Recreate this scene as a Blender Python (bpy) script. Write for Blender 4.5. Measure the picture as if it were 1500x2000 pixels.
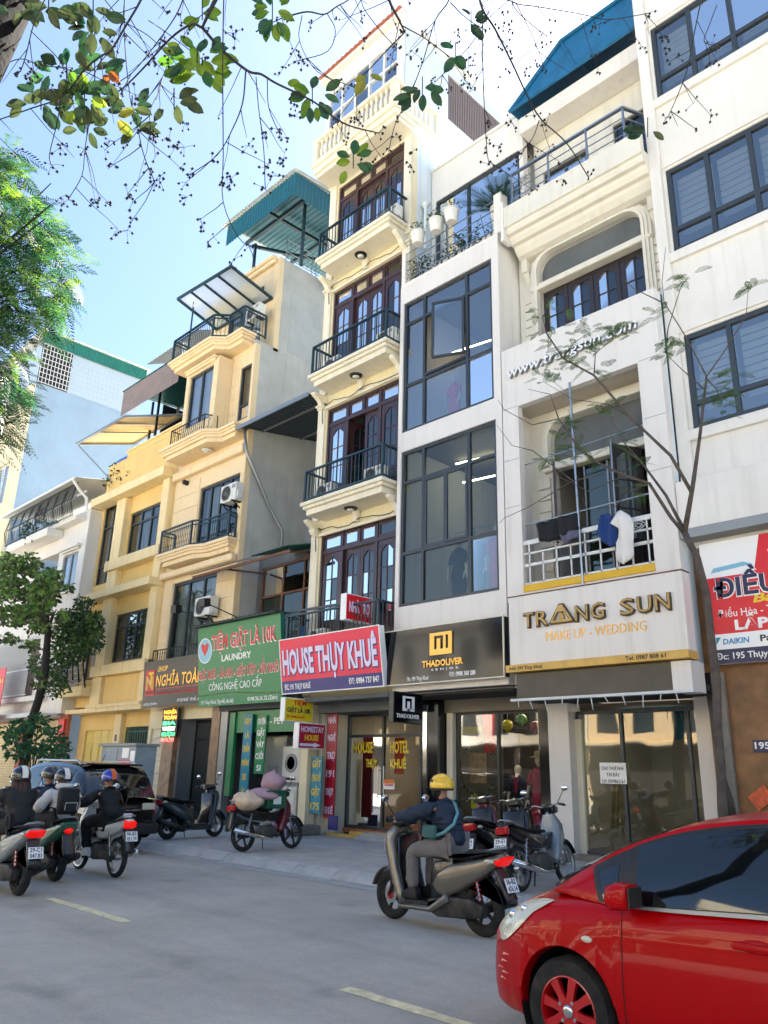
import bpy, bmesh, math, random
from mathutils import Vector, Matrix
R = math.radians
for o in list(bpy.data.objects): bpy.data.objects.remove(o)
scn = bpy.context.scene
COL = scn.collection
# ------------------------------------------------------------------ camera, world, sun, exposure
CAM_H = 1.6; F_PX = 1530.0
yaw, pit, rol = R(45.5), R(18.4), R(1.48)
fw = Vector((-math.sin(yaw)*math.cos(pit), math.cos(yaw)*math.cos(pit), math.sin(pit)))
r0 = Vector((math.cos(yaw), math.sin(yaw), 0)); u0 = r0.cross(fw)
rt = r0*math.cos(rol)+u0*math.sin(rol); up = -r0*math.sin(rol)+u0*math.cos(rol)
CP = Vector((0, 0, CAM_H))
cd = bpy.data.cameras.new('camera'); cam = bpy.data.objects.new('camera', cd); COL.objects.link(cam)
cam.matrix_world = Matrix(((rt.x, up.x, -fw.x, 0), (rt.y, up.y, -fw.y, 0), (rt.z, up.z, -fw.z, CAM_H), (0, 0, 0, 1)))
cd.sensor_fit = 'VERTICAL'; cd.sensor_height = 36.0; cd.lens = F_PX/2000*36
cd.clip_start = 0.05; cd.clip_end = 3000
scn.camera = cam
def ray(px, py):
    return ((px-750)/F_PX*rt-(py-1000)/F_PX*up+fw)
def at(px, py, d):            # point at distance d (metres, along the view axis) in the direction of a photo pixel
    return CP+ray(px, py)*d
def atY(px, py, Y):
    r = ray(px, py); return CP+r*(Y/r.y)
SUN_AZ = R(8); SUN_EL = R(52)     # azimuth from +Y towards -X: the sun stands behind the row of houses
sd = Vector((-math.sin(SUN_AZ)*math.cos(SUN_EL), math.cos(SUN_AZ)*math.cos(SUN_EL), math.sin(SUN_EL)))
w = bpy.data.worlds.new('World'); scn.world = w; w.use_nodes = True
nt = w.node_tree; bg = nt.nodes['Background']
sky = nt.nodes.new('ShaderNodeTexSky'); sky.sky_type = 'NISHITA'; sky.sun_disc = False
sky.sun_elevation = SUN_EL; sky.sun_rotation = -SUN_AZ
sky.air_density = 1.0; sky.dust_density = 1.1; sky.ozone_density = 3.6
nt.links.new(sky.outputs[0], bg.inputs[0]); bg.inputs[1].default_value = 0.06
sl = bpy.data.lights.new('sun', 'SUN'); sl.energy = 5.0; sl.angle = R(0.6); sl.color = (1, .93, .82)
so = bpy.data.objects.new('sun', sl); COL.objects.link(so)
so.rotation_euler = sd.to_track_quat('Z', 'Y').to_euler()
scn.view_settings.view_transform = 'Standard'; scn.view_settings.look = 'None'
scn.view_settings.gamma = 1.0; scn.view_settings.exposure = 2.53
scn.render.engine = 'CYCLES'
try:
    scn.cycles.max_bounces = 8; scn.cycles.diffuse_bounces = 4; scn.cycles.glossy_bounces = 3
    scn.cycles.transparent_max_bounces = 16; scn.cycles.caustics_reflective = False; scn.cycles.caustics_refractive = False
except Exception: pass
# ------------------------------------------------------------------ materials
def lin(c):
    if isinstance(c, str):
        c = c.lstrip('#'); c = tuple(int(c[i:i+2], 16)/255 for i in (0, 2, 4))
        return tuple((x/12.92 if x <= .04045 else ((x+.055)/1.055)**2.4) for x in c)
    return tuple(c)
MATS = {}
def mat(name, col, rough=.6, metal=0., spec=.5, var=.0, vscale=3., bump=0., bscale=60., streak=0., streakcol='#6b6256', coat=0., emit=0., sss=0., trans=0., dust=0.):
    if name in MATS: return MATS[name]
    m = bpy.data.materials.new(name); m.use_nodes = True; MATS[name] = m
    n = m.node_tree.nodes; L = m.node_tree.links; b = n['Principled BSDF']
    c = lin(col); b.inputs['Base Color'].default_value = (*c, 1)
    b.inputs['Roughness'].default_value = rough; b.inputs['Metallic'].default_value = metal
    b.inputs['Specular IOR Level'].default_value = spec
    if coat: b.inputs['Coat Weight'].default_value = coat; b.inputs['Coat Roughness'].default_value = .04
    if emit:
        b.inputs['Emission Color'].default_value = (*c, 1); b.inputs['Emission Strength'].default_value = emit
    if trans: b.inputs['Transmission Weight'].default_value = trans
    cur = None
    if var or streak or bump or dust:
        tc = n.new('ShaderNodeTexCoord')
    def noise(scale, detail=4, vec=None, sc=None):
        t = n.new('ShaderNodeTexNoise'); t.inputs['Scale'].default_value = scale; t.inputs['Detail'].default_value = detail
        t.inputs['Roughness'].default_value = .6
        src = tc.outputs['Object']
        if sc:
            mp = n.new('ShaderNodeMapping'); mp.inputs['Scale'].default_value = sc; L.new(src, mp.inputs[0]); src = mp.outputs[0]
        L.new(src, t.inputs['Vector']); return t
    def ramp(src, a, bb):
        r = n.new('ShaderNodeMapRange'); r.inputs[1].default_value = a; r.inputs[2].default_value = bb
        L.new(src, r.inputs[0]); return r.outputs[0]
    def mix(fac, A, B):
        x = n.new('ShaderNodeMix'); x.data_type = 'RGBA'
        if isinstance(fac, float): x.inputs[0].default_value = fac
        else: L.new(fac, x.inputs[0])
        for i, v in ((6, A), (7, B)):
            if isinstance(v, tuple): x.inputs[i].default_value = (*v, 1)
            else: L.new(v, x.inputs[i])
        return x.outputs[2]
    cur = c
    if var:
        t = noise(vscale, 6)
        cur = mix(ramp(t.outputs[0], .3, .7), tuple(x*(1-var) for x in c), tuple(min(.95, x*(1+var)) for x in c))
    if streak:
        t = noise(1.0, 5, sc=(5, 5, .28)); t2 = noise(.7, 3)
        mu = n.new('ShaderNodeMath'); mu.operation = 'MULTIPLY'; L.new(ramp(t.outputs[0], .5, .78), mu.inputs[0]); L.new(ramp(t2.outputs[0], .35, .7), mu.inputs[1])
        m2 = n.new('ShaderNodeMath'); m2.operation = 'MULTIPLY'; L.new(mu.outputs[0], m2.inputs[0]); m2.inputs[1].default_value = streak
        cur = mix(m2.outputs[0], cur, lin(streakcol))
    if dust:
        t = noise(7, 5); m2 = n.new('ShaderNodeMath'); m2.operation = 'MULTIPLY'; L.new(ramp(t.outputs[0], .4, .75), m2.inputs[0]); m2.inputs[1].default_value = dust
        cur = mix(m2.outputs[0], cur, lin('#8f887a'))
        r = n.new('ShaderNodeMath'); r.operation = 'MULTIPLY_ADD'; L.new(m2.outputs[0], r.inputs[0]); r.inputs[1].default_value = .5; r.inputs[2].default_value = rough; L.new(r.outputs[0], b.inputs['Roughness'])
    if not isinstance(cur, tuple): L.new(cur, b.inputs['Base Color'])
    if bump:
        t = noise(bscale, 3); bp = n.new('ShaderNodeBump'); bp.inputs['Strength'].default_value = min(1, bump); bp.inputs['Distance'].default_value = .02
        L.new(t.outputs[0], bp.inputs['Height']); L.new(bp.outputs[0], b.inputs['Normal'])
    return m
def glass(name, tint='#a9c4cc', refl=.18, rough=.02, alpha_tint=None):
    """architectural pane: clear through, mirror on top, more mirror at a grazing angle"""
    if name in MATS: return MATS[name]
    m = bpy.data.materials.new(name); m.use_nodes = True; MATS[name] = m
    n = m.node_tree.nodes; L = m.node_tree.links; n.remove(n['Principled BSDF'])
    out = n['Material Output']
    t = n.new('ShaderNodeBsdfTransparent'); t.inputs[0].default_value = (*lin(tint), 1)
    g = n.new('ShaderNodeBsdfGlossy'); g.inputs['Roughness'].default_value = rough; g.inputs[0].default_value = (1, .96, .9, 1)
    tc = n.new('ShaderNodeTexCoord'); nz = n.new('ShaderNodeTexNoise'); nz.inputs['Scale'].default_value = 1.3; nz.inputs['Detail'].default_value = 1
    L.new(tc.outputs['Object'], nz.inputs['Vector'])
    bp = n.new('ShaderNodeBump'); bp.inputs['Strength'].default_value = .25; bp.inputs['Distance'].default_value = .01
    L.new(nz.outputs[0], bp.inputs['Height']); L.new(bp.outputs[0], g.inputs['Normal'])
    f = n.new('ShaderNodeFresnel'); f.inputs[0].default_value = 1.5
    a = n.new('ShaderNodeMath'); a.operation = 'MULTIPLY_ADD'; a.use_clamp = True
    L.new(f.outputs[0], a.inputs[0]); a.inputs[1].default_value = 1.0; a.inputs[2].default_value = refl
    mx = n.new('ShaderNodeMixShader'); L.new(a.outputs[0], mx.inputs[0]); L.new(t.outputs[0], mx.inputs[1]); L.new(g.outputs[0], mx.inputs[2])
    L.new(mx.outputs[0], out.inputs[0]); return m
def leafmat(name, col, col2, trans=.5):
    if name in MATS: return MATS[name]
    m = bpy.data.materials.new(name); m.use_nodes = True; MATS[name] = m
    n = m.node_tree.nodes; L = m.node_tree.links; b = n['Principled BSDF']; out = n['Material Output']
    tc = n.new('ShaderNodeTexCoord'); nz = n.new('ShaderNodeTexNoise'); nz.inputs['Scale'].default_value = 5; L.new(tc.outputs['Object'], nz.inputs['Vector'])
    mp = n.new('ShaderNodeMapRange'); mp.inputs[1].default_value = .35; mp.inputs[2].default_value = .65; L.new(nz.outputs[0], mp.inputs[0])
    x = n.new('ShaderNodeMix'); x.data_type = 'RGBA'; L.new(mp.outputs[0], x.inputs[0]); x.inputs[6].default_value = (*[.6*q for q in lin(col)], 1); x.inputs[7].default_value = (*[.6*q for q in lin(col2)], 1)
    L.new(x.outputs[2], b.inputs['Base Color']); b.inputs['Roughness'].default_value = .45
    t = n.new('ShaderNodeBsdfTranslucent'); L.new(x.outputs[2], t.inputs[0])
    ms = n.new('ShaderNodeMixShader'); ms.inputs[0].default_value = trans; L.new(b.outputs[0], ms.inputs[1]); L.new(t.outputs[0], ms.inputs[2])
    L.new(ms.outputs[0], out.inputs[0]); return m
# ------------------------------------------------------------------ scene graph helpers
def WL(o):
    v = Vector((0, 0, 0))
    while o is not None: v += o.location; o = o.parent
    return v
def thing(name, label, cat, loc=(0, 0, 0), group=None):
    o = bpy.data.objects.new(name, None); COL.objects.link(o); o.location = loc; o.empty_display_size = .2
    tag(o, label, cat, group); return o
def tag(o, label=None, cat=None, group=None, kind=None):
    if label: o['label'] = label
    if cat: o['category'] = cat
    if group: o['group'] = group
    if kind: o['kind'] = kind
    return o
def link(name, me, parent=None, loc=(0, 0, 0), rot=(0, 0, 0), scale=None, label=None):
    o = bpy.data.objects.new(name, me); COL.objects.link(o); o.parent = parent; o.location = loc; o.rotation_euler = rot
    if scale: o.scale = scale
    if label: o['label'] = label
    return o
def copy_tree(o, parent=None):
    c = o.copy(); COL.objects.link(c); c.parent = parent
    for ch in list(o.children): copy_tree(ch, c)
    return c
def frame_of(d):
    d = d.normalized(); a = Vector((0, 0, 1)) if abs(d.z) < .9 else Vector((1, 0, 0))
    s = d.cross(a).normalized(); return s, d.cross(s).normalized()
class MB:
    def __init__(s): s.v = []; s.f = []
    def add(s, vs, fs):
        b = len(s.v); s.v += [tuple(x) for x in vs]; s.f += [tuple(i+b for i in f) for f in fs]; return s
    def box(s, x0, x1, y0, y1, z0, z1):
        return s.add([(x0, y0, z0), (x1, y0, z0), (x1, y1, z0), (x0, y1, z0), (x0, y0, z1), (x1, y0, z1), (x1, y1, z1), (x0, y1, z1)],
                     [(0, 3, 2, 1), (4, 5, 6, 7), (0, 1, 5, 4), (1, 2, 6, 5), (2, 3, 7, 6), (3, 0, 4, 7)])
    def hexa(s, p):           # 8 points, bottom ring then top ring
        return s.add(p, [(0, 3, 2, 1), (4, 5, 6, 7), (0, 1, 5, 4), (1, 2, 6, 5), (2, 3, 7, 6), (3, 0, 4, 7)])
    def tube(s, pts, r, n=6, cap=True, flat=None):
        pts = [Vector(p) for p in pts]; m = len(pts); rs = r if isinstance(r, (list, tuple)) else [r]*m
        vs = []; A = None
        for i, p in enumerate(pts):
            d = (pts[min(i+1, m-1)]-pts[max(i-1, 0)])
            if d.length < 1e-9: d = Vector((0, 0, 1))
            d.normalize()
            if A is None: A, B = frame_of(d)
            else:
                A = (A-d*A.dot(d))
                if A.length < 1e-6: A, B = frame_of(d)
                A.normalize(); B = d.cross(A)
            for k in range(n):
                t = 2*math.pi*(k+.5)/n; ra = rs[i]; rb = rs[i] if flat is None else rs[i]*flat
                vs.append(p+A*math.cos(t)*ra+B*math.sin(t)*rb)
        fs = [(i*n+k, i*n+(k+1) % n, (i+1)*n+(k+1) % n, (i+1)*n+k) for i in range(m-1) for k in range(n)]
        if cap: fs += [tuple(range(n-1, -1, -1)), tuple((m-1)*n+k for k in range(n))]
        return s.add(vs, fs)
    def bar(s, a, b, w, h=None):      # rectangular bar between two points; h is the upright size
        a = Vector(a); b = Vector(b); h = h or w; d = (b-a).normalized()
        q = Vector((0, 0, 1)) if abs(d.z) < .95 else Vector((0, 1, 0))
        S = d.cross(q).normalized()*w/2; U = S.cross(d).normalized()*h/2
        return s.add([a-S-U, a+S-U, a+S+U, a-S+U, b-S-U, b+S-U, b+S+U, b-S+U], [(0, 3, 2, 1), (4, 5, 6, 7), (0, 1, 5, 4), (1, 2, 6, 5), (2, 3, 7, 6), (3, 0, 4, 7)])
    def lathe(s, prof, c=(0, 0, 0), n=16, axis='z', caps=True):
        c = Vector(c); vs = []
        for (r, h) in prof:
            for k in range(n):
                t = 2*math.pi*k/n; a, b = r*math.cos(t), r*math.sin(t)
                vs.append(c+(Vector((a, b, h)) if axis == 'z' else Vector((a, h, b)) if axis == 'y' else Vector((h, a, b))))
        m = len(prof); fs = [(i*n+k, i*n+(k+1) % n, (i+1)*n+(k+1) % n, (i+1)*n+k) for i in range(m-1) for k in range(n)]
        if caps and prof[0][0] > 1e-6: fs.append(tuple(range(n-1, -1, -1)))
        if caps and prof[-1][0] > 1e-6: fs.append(tuple((m-1)*n+k for k in range(n)))
        return s.add(vs, fs)
    def prism(s, poly, a, b, axis='y'):   # poly in the two other axes, extruded from a to b
        def P(u, v, t): return (u, t, v) if axis == 'y' else ((t, u, v) if axis == 'x' else (u, v, t))
        n = len(poly); vs = [P(u, v, a) for u, v in poly]+[P(u, v, b) for u, v in poly]
        return s.add(vs, [tuple(range(n)), tuple(range(2*n-1, n-1, -1))]+[(i, i+n, (i+1) % n+n, (i+1) % n) for i in range(n)])
    def sphere(s, c, r, nu=12, nv=8, z0=-1., z1=1.):
        r = r if isinstance(r, (list, tuple)) else (r, r, r); vs = []
        t0, t1 = math.asin(z0), math.asin(z1)
        for j in range(nv+1):
            t = t0+(t1-t0)*j/nv
            for i in range(nu):
                p = 2*math.pi*i/nu; vs.append((c[0]+r[0]*math.cos(t)*math.cos(p), c[1]+r[1]*math.cos(t)*math.sin(p), c[2]+r[2]*math.sin(t)))
        fs = [(j*nu+i, j*nu+(i+1) % nu, (j+1)*nu+(i+1) % nu, (j+1)*nu+i) for j in range(nv) for i in range(nu)]
        fs += [tuple(range(nu-1, -1, -1)), tuple(nv*nu+i for i in range(nu))]
        return s.add(vs, fs)
    def torus(s, c, Rr, r, axis='y', n=28, k=8, arc=(0, 1), flat=1.):
        vs = []; full = arc == (0, 1); N = n if full else n+1
        for i in range(N):
            t = 2*math.pi*(arc[0]+(arc[1]-arc[0])*i/n); ct, st = math.cos(t), math.sin(t)
            for j in range(k):
                p = 2*math.pi*j/k; q = Rr+r*math.cos(p); h = r*math.sin(p)*flat
                a, b = q*ct, q*st
                vs.append((c[0]+a, c[1]+h, c[2]+b) if axis == 'y' else ((c[0]+h, c[1]+a, c[2]+b) if axis == 'x' else (c[0]+a, c[1]+b, c[2]+h)))
        return s.add(vs, [(i*k+j, i*k+(j+1) % k, ((i+1) % N)*k+(j+1) % k, ((i+1) % N)*k+j) for i in range(n) for j in range(k)])
    def wall(s, x0, x1, z0, z1, y0, y1, holes=(), axis='y'):
        """upright wall with rectangular openings; axis='y': runs along X; 'x': runs along Y (x0,x1 are then Y)"""
        hs = [h for h in holes]
        xs = sorted({x0, x1, *[min(max(h[i], x0), x1) for h in hs for i in (0, 1)]}); zs = sorted({z0, z1, *[min(max(h[i], z0), z1) for h in hs for i in (2, 3)]})
        def P(u, v, t): return (u, t, v) if axis == 'y' else (t, u, v)
        solid = {}
        for i in range(len(xs)-1):
            for j in range(len(zs)-1):
                cx, cz = (xs[i]+xs[i+1])/2, (zs[j]+zs[j+1])/2
                solid[i, j] = not any(h[0] < cx < h[1] and h[2] < cz < h[3] for h in hs)
        for (i, j), ok in solid.items():
            if not ok: continue
            a, b, c, d = xs[i], xs[i+1], zs[j], zs[j+1]
            s.add([P(a, c, y0), P(b, c, y0), P(b, d, y0), P(a, d, y0)], [(0, 1, 2, 3)]); s.add([P(a, c, y1), P(a, d, y1), P(b, d, y1), P(b, c, y1)], [(0, 1, 2, 3)])
            for (di, dj, e) in ((-1, 0, ((a, c), (a, d))), (1, 0, ((b, d), (b, c))), (0, -1, ((b, c), (a, c))), (0, 1, ((a, d), (b, d)))):
                if not solid.get((i+di, j+dj), False):
                    (u1, v1), (u2, v2) = e; s.add([P(u1, v1, y0), P(u2, v2, y0), P(u2, v2, y1), P(u1, v1, y1)], [(0, 1, 2, 3)])
        return s
    def puff(s, prof, hw, inset=.03, yc=0., axis='y', top=None):
        """side profile (x,z) given thickness with rounded edges; top(x,z)->width factor"""
        n = len(prof); area = sum(prof[i][0]*prof[(i+1) % n][1]-prof[(i+1) % n][0]*prof[i][1] for i in range(n)); sg = 1 if area > 0 else -1
        nr = []
        for i in range(n):
            a = Vector(prof[i-1]); b = Vector(prof[i]); c = Vector(prof[(i+1) % n])
            d1 = (b-a); d2 = (c-b); e = Vector((0, 0))
            for d in (d1, d2):
                if d.length > 1e-9: e += Vector((d.y, -d.x)).normalized()*sg
            if e.length > 1e-6: e.normalize()
            nr.append(e)
        lay = [(-1, 1.), (-.93, .45), (-.75, .12), (-.3, 0), (.3, 0), (.75, .12), (.93, .45), (1, 1.)]; vs = []
        for (t, q) in lay:
            for i in range(n):
                wf = top(*prof[i]) if top else 1.
                vs.append((prof[i][0]-nr[i].x*inset*q, yc+t*hw*wf, prof[i][1]-nr[i].y*inset*q))
        m = len(lay); fs = [(j*n+i, j*n+(i+1) % n, (j+1)*n+(i+1) % n, (j+1)*n+i) for j in range(m-1) for i in range(n)]
        fs += [tuple(range(n-1, -1, -1)), tuple((m-1)*n+i for i in range(n))]
        return s.add(vs, fs)
    def build(s, name, m, parent=None, smooth=False, bevel=0., label=None, seg=1, weld=True):
        off = WL(parent) if parent is not None else Vector((0, 0, 0))
        me = bpy.data.meshes.new(name); me.from_pydata([(x-off.x, y-off.y, z-off.z) for x, y, z in s.v], [], s.f)
        bm = bmesh.new(); bm.from_mesh(me)
        if weld: bmesh.ops.remove_doubles(bm, verts=bm.verts, dist=1e-5)
        bmesh.ops.recalc_face_normals(bm, faces=bm.faces)
        if bevel:
            es = [e for e in bm.edges if len(e.link_faces) == 2 and e.calc_face_angle(0) > .5]
            bmesh.ops.bevel(bm, geom=es, offset=bevel, segments=seg, affect='EDGES', profile=.6, clamp_overlap=True)
        bm.to_mesh(me); bm.free()
        if smooth is True: me.polygons.foreach_set('use_smooth', [True]*len(me.polygons))
        elif smooth: me.polygons.foreach_set('use_smooth', [True]*len(me.polygons)); me.set_sharp_from_angle(angle=R(smooth))
        me.materials.append(m if not isinstance(m, str) else MATS[m]); me.update()
        o = bpy.data.objects.new(name, me); COL.objects.link(o); o.parent = parent
        if label: o['label'] = label
        return o
def box(name, m, parent, x0, x1, y0, y1, z0, z1, bevel=0., label=None):
    return MB().box(x0, x1, y0, y1, z0, z1).build(name, m, parent, bevel=bevel, label=label)
_tx = {}
def text_mesh(body, bold=.0, ext=.004, shear=0., space=1.):
    key = (body, bold, ext, shear, space)
    if key in _tx: return _tx[key]
    cu = bpy.data.curves.new('lettering', 'FONT'); cu.body = body; cu.size = 1; cu.offset = bold; cu.shear = shear; cu.space_character = space
    cu.resolution_u = 2; cu.extrude = ext
    ob = bpy.data.objects.new('lettering', cu)
    me = bpy.data.meshes.new_from_object(ob)
    bpy.data.objects.remove(ob); bpy.data.curves.remove(cu)
    _tx[key] = me; return me
def text(body, m, parent, org, w=None, h=None, face='-y', bold=.0, depth=.006, align='l', shear=0., space=1., name='lettering', tilt=None, maxh=None):
    """lettering fitted to width w and cap height h, origin = lower left corner; face: '-y' towards the street, '+x' on projecting signs"""
    src = text_mesh(body, bold, .5, shear, space)
    vs = [v.co for v in src.vertices]
    if not vs: return None
    x0 = min(v.x for v in vs); x1 = max(v.x for v in vs)
    ref = text_mesh('H', bold, .5); ch = max(v.co.y for v in ref.vertices); 
    sy = h/ch; sx = (w/(x1-x0)) if w else sy
    me = src.copy(); o = Vector(org)-(WL(parent) if parent is not None else Vector((0, 0, 0)))
    ax = 0 if align == 'l' else (-(x1-x0)*sx/2 if align == 'c' else -(x1-x0)*sx)
    for v in me.vertices:
        a = (v.co.x-x0)*sx+ax; b = v.co.y*sy; d = (v.co.z+.5)*depth
        if face == '-y': v.co = (o.x+a, o.y-d, o.z+b)
        elif face == '+x': v.co = (o.x+d, o.y+a, o.z+b)
        elif face == '+y': v.co = (o.x-a, o.y+d, o.z+b)
        else: v.co = (a, b, d)
    me.materials.clear(); me.materials.append(m); me.update()
    ob = bpy.data.objects.new(name, me); COL.objects.link(ob); ob.parent = parent
    return ob
def window(parent, x0, x1, z0, z1, Y, xs=(), zs=(), frame='alu_dark', gl='glass_dark', fw_=.06, depth=.08, curtain=None, skip=(), name='window', cy=.22, axis='y', zcols=None, cbreak=None):
    """frame with mullions at fractions xs and transoms at fractions zs (from the top); every pane is an object"""
    X = [x0]+[x0+(x1-x0)*f for f in xs]+[x1]; Z = [z1]+[z1-(z1-z0)*f for f in zs]+[z0]
    b = MB(); h = fw_/2
    def bx(a, c, y0, y1, d, e):
        if axis == 'y': b.box(a, c, y0, y1, d, e)
        else: b.box(y0, y1, a, c, d, e)
    bx(x0, x0+fw_, Y, Y+depth, z0, z1); bx(x1-fw_, x1, Y, Y+depth, z0, z1)
    bx(x0+fw_, x1-fw_, Y, Y+depth, z0, z0+fw_); bx(x0+fw_, x1-fw_, Y, Y+depth, z1-fw_, z1)
    for f in X[1:-1]: bx(f-h, f+h, Y+.003, Y+depth-.003, z0+fw_, z1-fw_)
    for i in range(len(X)-1):
        for f in Z[1:-1]:
            bx(X[i]+(fw_ if i == 0 else h), X[i+1]-(fw_ if i == len(X)-2 else h), Y+.006, Y+depth-.006, f-h, f+h)
    fo = b.build(name, MATS[frame], parent)
    for i in range(len(X)-1):
        for j in range(len(Z)-1):
            if (i, j) in skip: continue
            a = X[i]+(fw_ if i == 0 else h)+.001; c = X[i+1]-(fw_ if i == len(X)-2 else h)-.001; e = Z[j]-(fw_ if j == 0 else h)-.001; d = Z[j+1]+(fw_ if j == len(Z)-2 else h)+.001
            q = MB()
            if axis == 'y': q.add([(a, Y+.045, d), (c, Y+.045, d), (c, Y+.045, e), (a, Y+.045, e)], [(0, 1, 2, 3)])
            else: q.add([(Y+.045, a, d), (Y+.045, c, d), (Y+.045, c, e), (Y+.045, a, e)], [(0, 1, 2, 3)])
            q.build('pane', MATS[gl], fo)
    if curtain:
        b = MB(); n = int((x1-x0)/.05); vs = []; fs = []
        for i in range(n+1):
            x = x0+.02+(x1-x0-.04)*i/n; y = Y+cy+.025*math.sin(i*1.35)+.012*math.sin(i*.37)
            vs += [(x, y, z0+.03), (x, y, z1-.03)]
        for i in range(n):
            if cbreak and cbreak[0] < i/n < cbreak[1]: continue
            fs.append((2*i, 2*i+2, 2*i+3, 2*i+1))
        b.add(vs, fs); b.build('curtain', MATS[curtain], fo, smooth=True)
    return fo
def railing(parent, path, z0, z1, m='iron', sp=.12, r=.009, rail=.022, name='railing', closed=False, rails=(1.,), lowrail=True, posts=True, style=None):
    """hand rail along path (list of (x,y)); each baluster is a sub-part"""
    b = MB(); P = [Vector((x, y, 0)) for x, y in path]; H = z1-z0
    for i in range(len(P)-1):
        for f in rails: b.bar(P[i]+Vector((0, 0, z0+H*f-rail*.5)), P[i+1]+Vector((0, 0, z0+H*f-rail*.5)), rail*1.6 if f == 1. else rail*.8, rail if f == 1. else rail*.8)
        if lowrail: b.bar(P[i]+Vector((0, 0, z0+.06)), P[i+1]+Vector((0, 0, z0+.06)), rail, rail)
    if posts:
        for p in P: b.bar(p+Vector((0, 0, z0)), p+Vector((0, 0, z1-rail)), rail*1.3)
    ro = b.build(name, MATS[m], parent)
    if sp:
        q = MB(); hh = H-rail-.06
        q.tube([(0, 0, 0), (0, 0, hh)], r, 5, cap=False)
        if style == 'scroll':
            q.torus((.03, 0, hh*.78), .028, .006, 'y', 10, 4); q.torus((-.03, 0, hh*.22), .028, .006, 'y', 10, 4); q.sphere((0, 0, hh*.5), .018, 6, 4)
        t = q.build('baluster', MATS[m], None); t.parent = ro; me = t.data; first = True; off = WL(ro)
        for i in range(len(P)-1):
            d = P[i+1]-P[i]; n = max(1, int(d.length/sp)); ang = math.atan2(d.y, d.x)
            for k in range(1, n):
                p = P[i]+d*k/n+Vector((0, 0, z0+.06))-off
                if first: t.location = p; t.rotation_euler = (0, 0, ang); first = False
                else: link('baluster', me, ro, p, (0, 0, ang))
        if first: bpy.data.objects.remove(t)
    return ro
def corrugated(poly4, pitch=.14, amp=.022, name='roof_sheet', m=None, parent=None, thick=.004, along=True):
    """corrugated sheet over a quad a,b,c,d; ribs run from edge ab to edge dc"""
    a, b, c, d = [Vector(p) for p in poly4]; n = max(2, int((b-a).length/pitch))*4; nn = (b-a).cross(d-a).normalized()
    vs = []; fs = []; pat = [0, 0, 1, 1]
    for i in range(n+1):
        t = i/n; off = nn*amp*pat[i % 4]
        vs += [a.lerp(b, t)+off, d.lerp(c, t)+off]
    for i in range(n): fs.append((2*i, 2*i+2, 2*i+3, 2*i+1))
    return MB().add(vs, fs).build(name, m if not isinstance(m, str) else MATS[m], parent)
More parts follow.
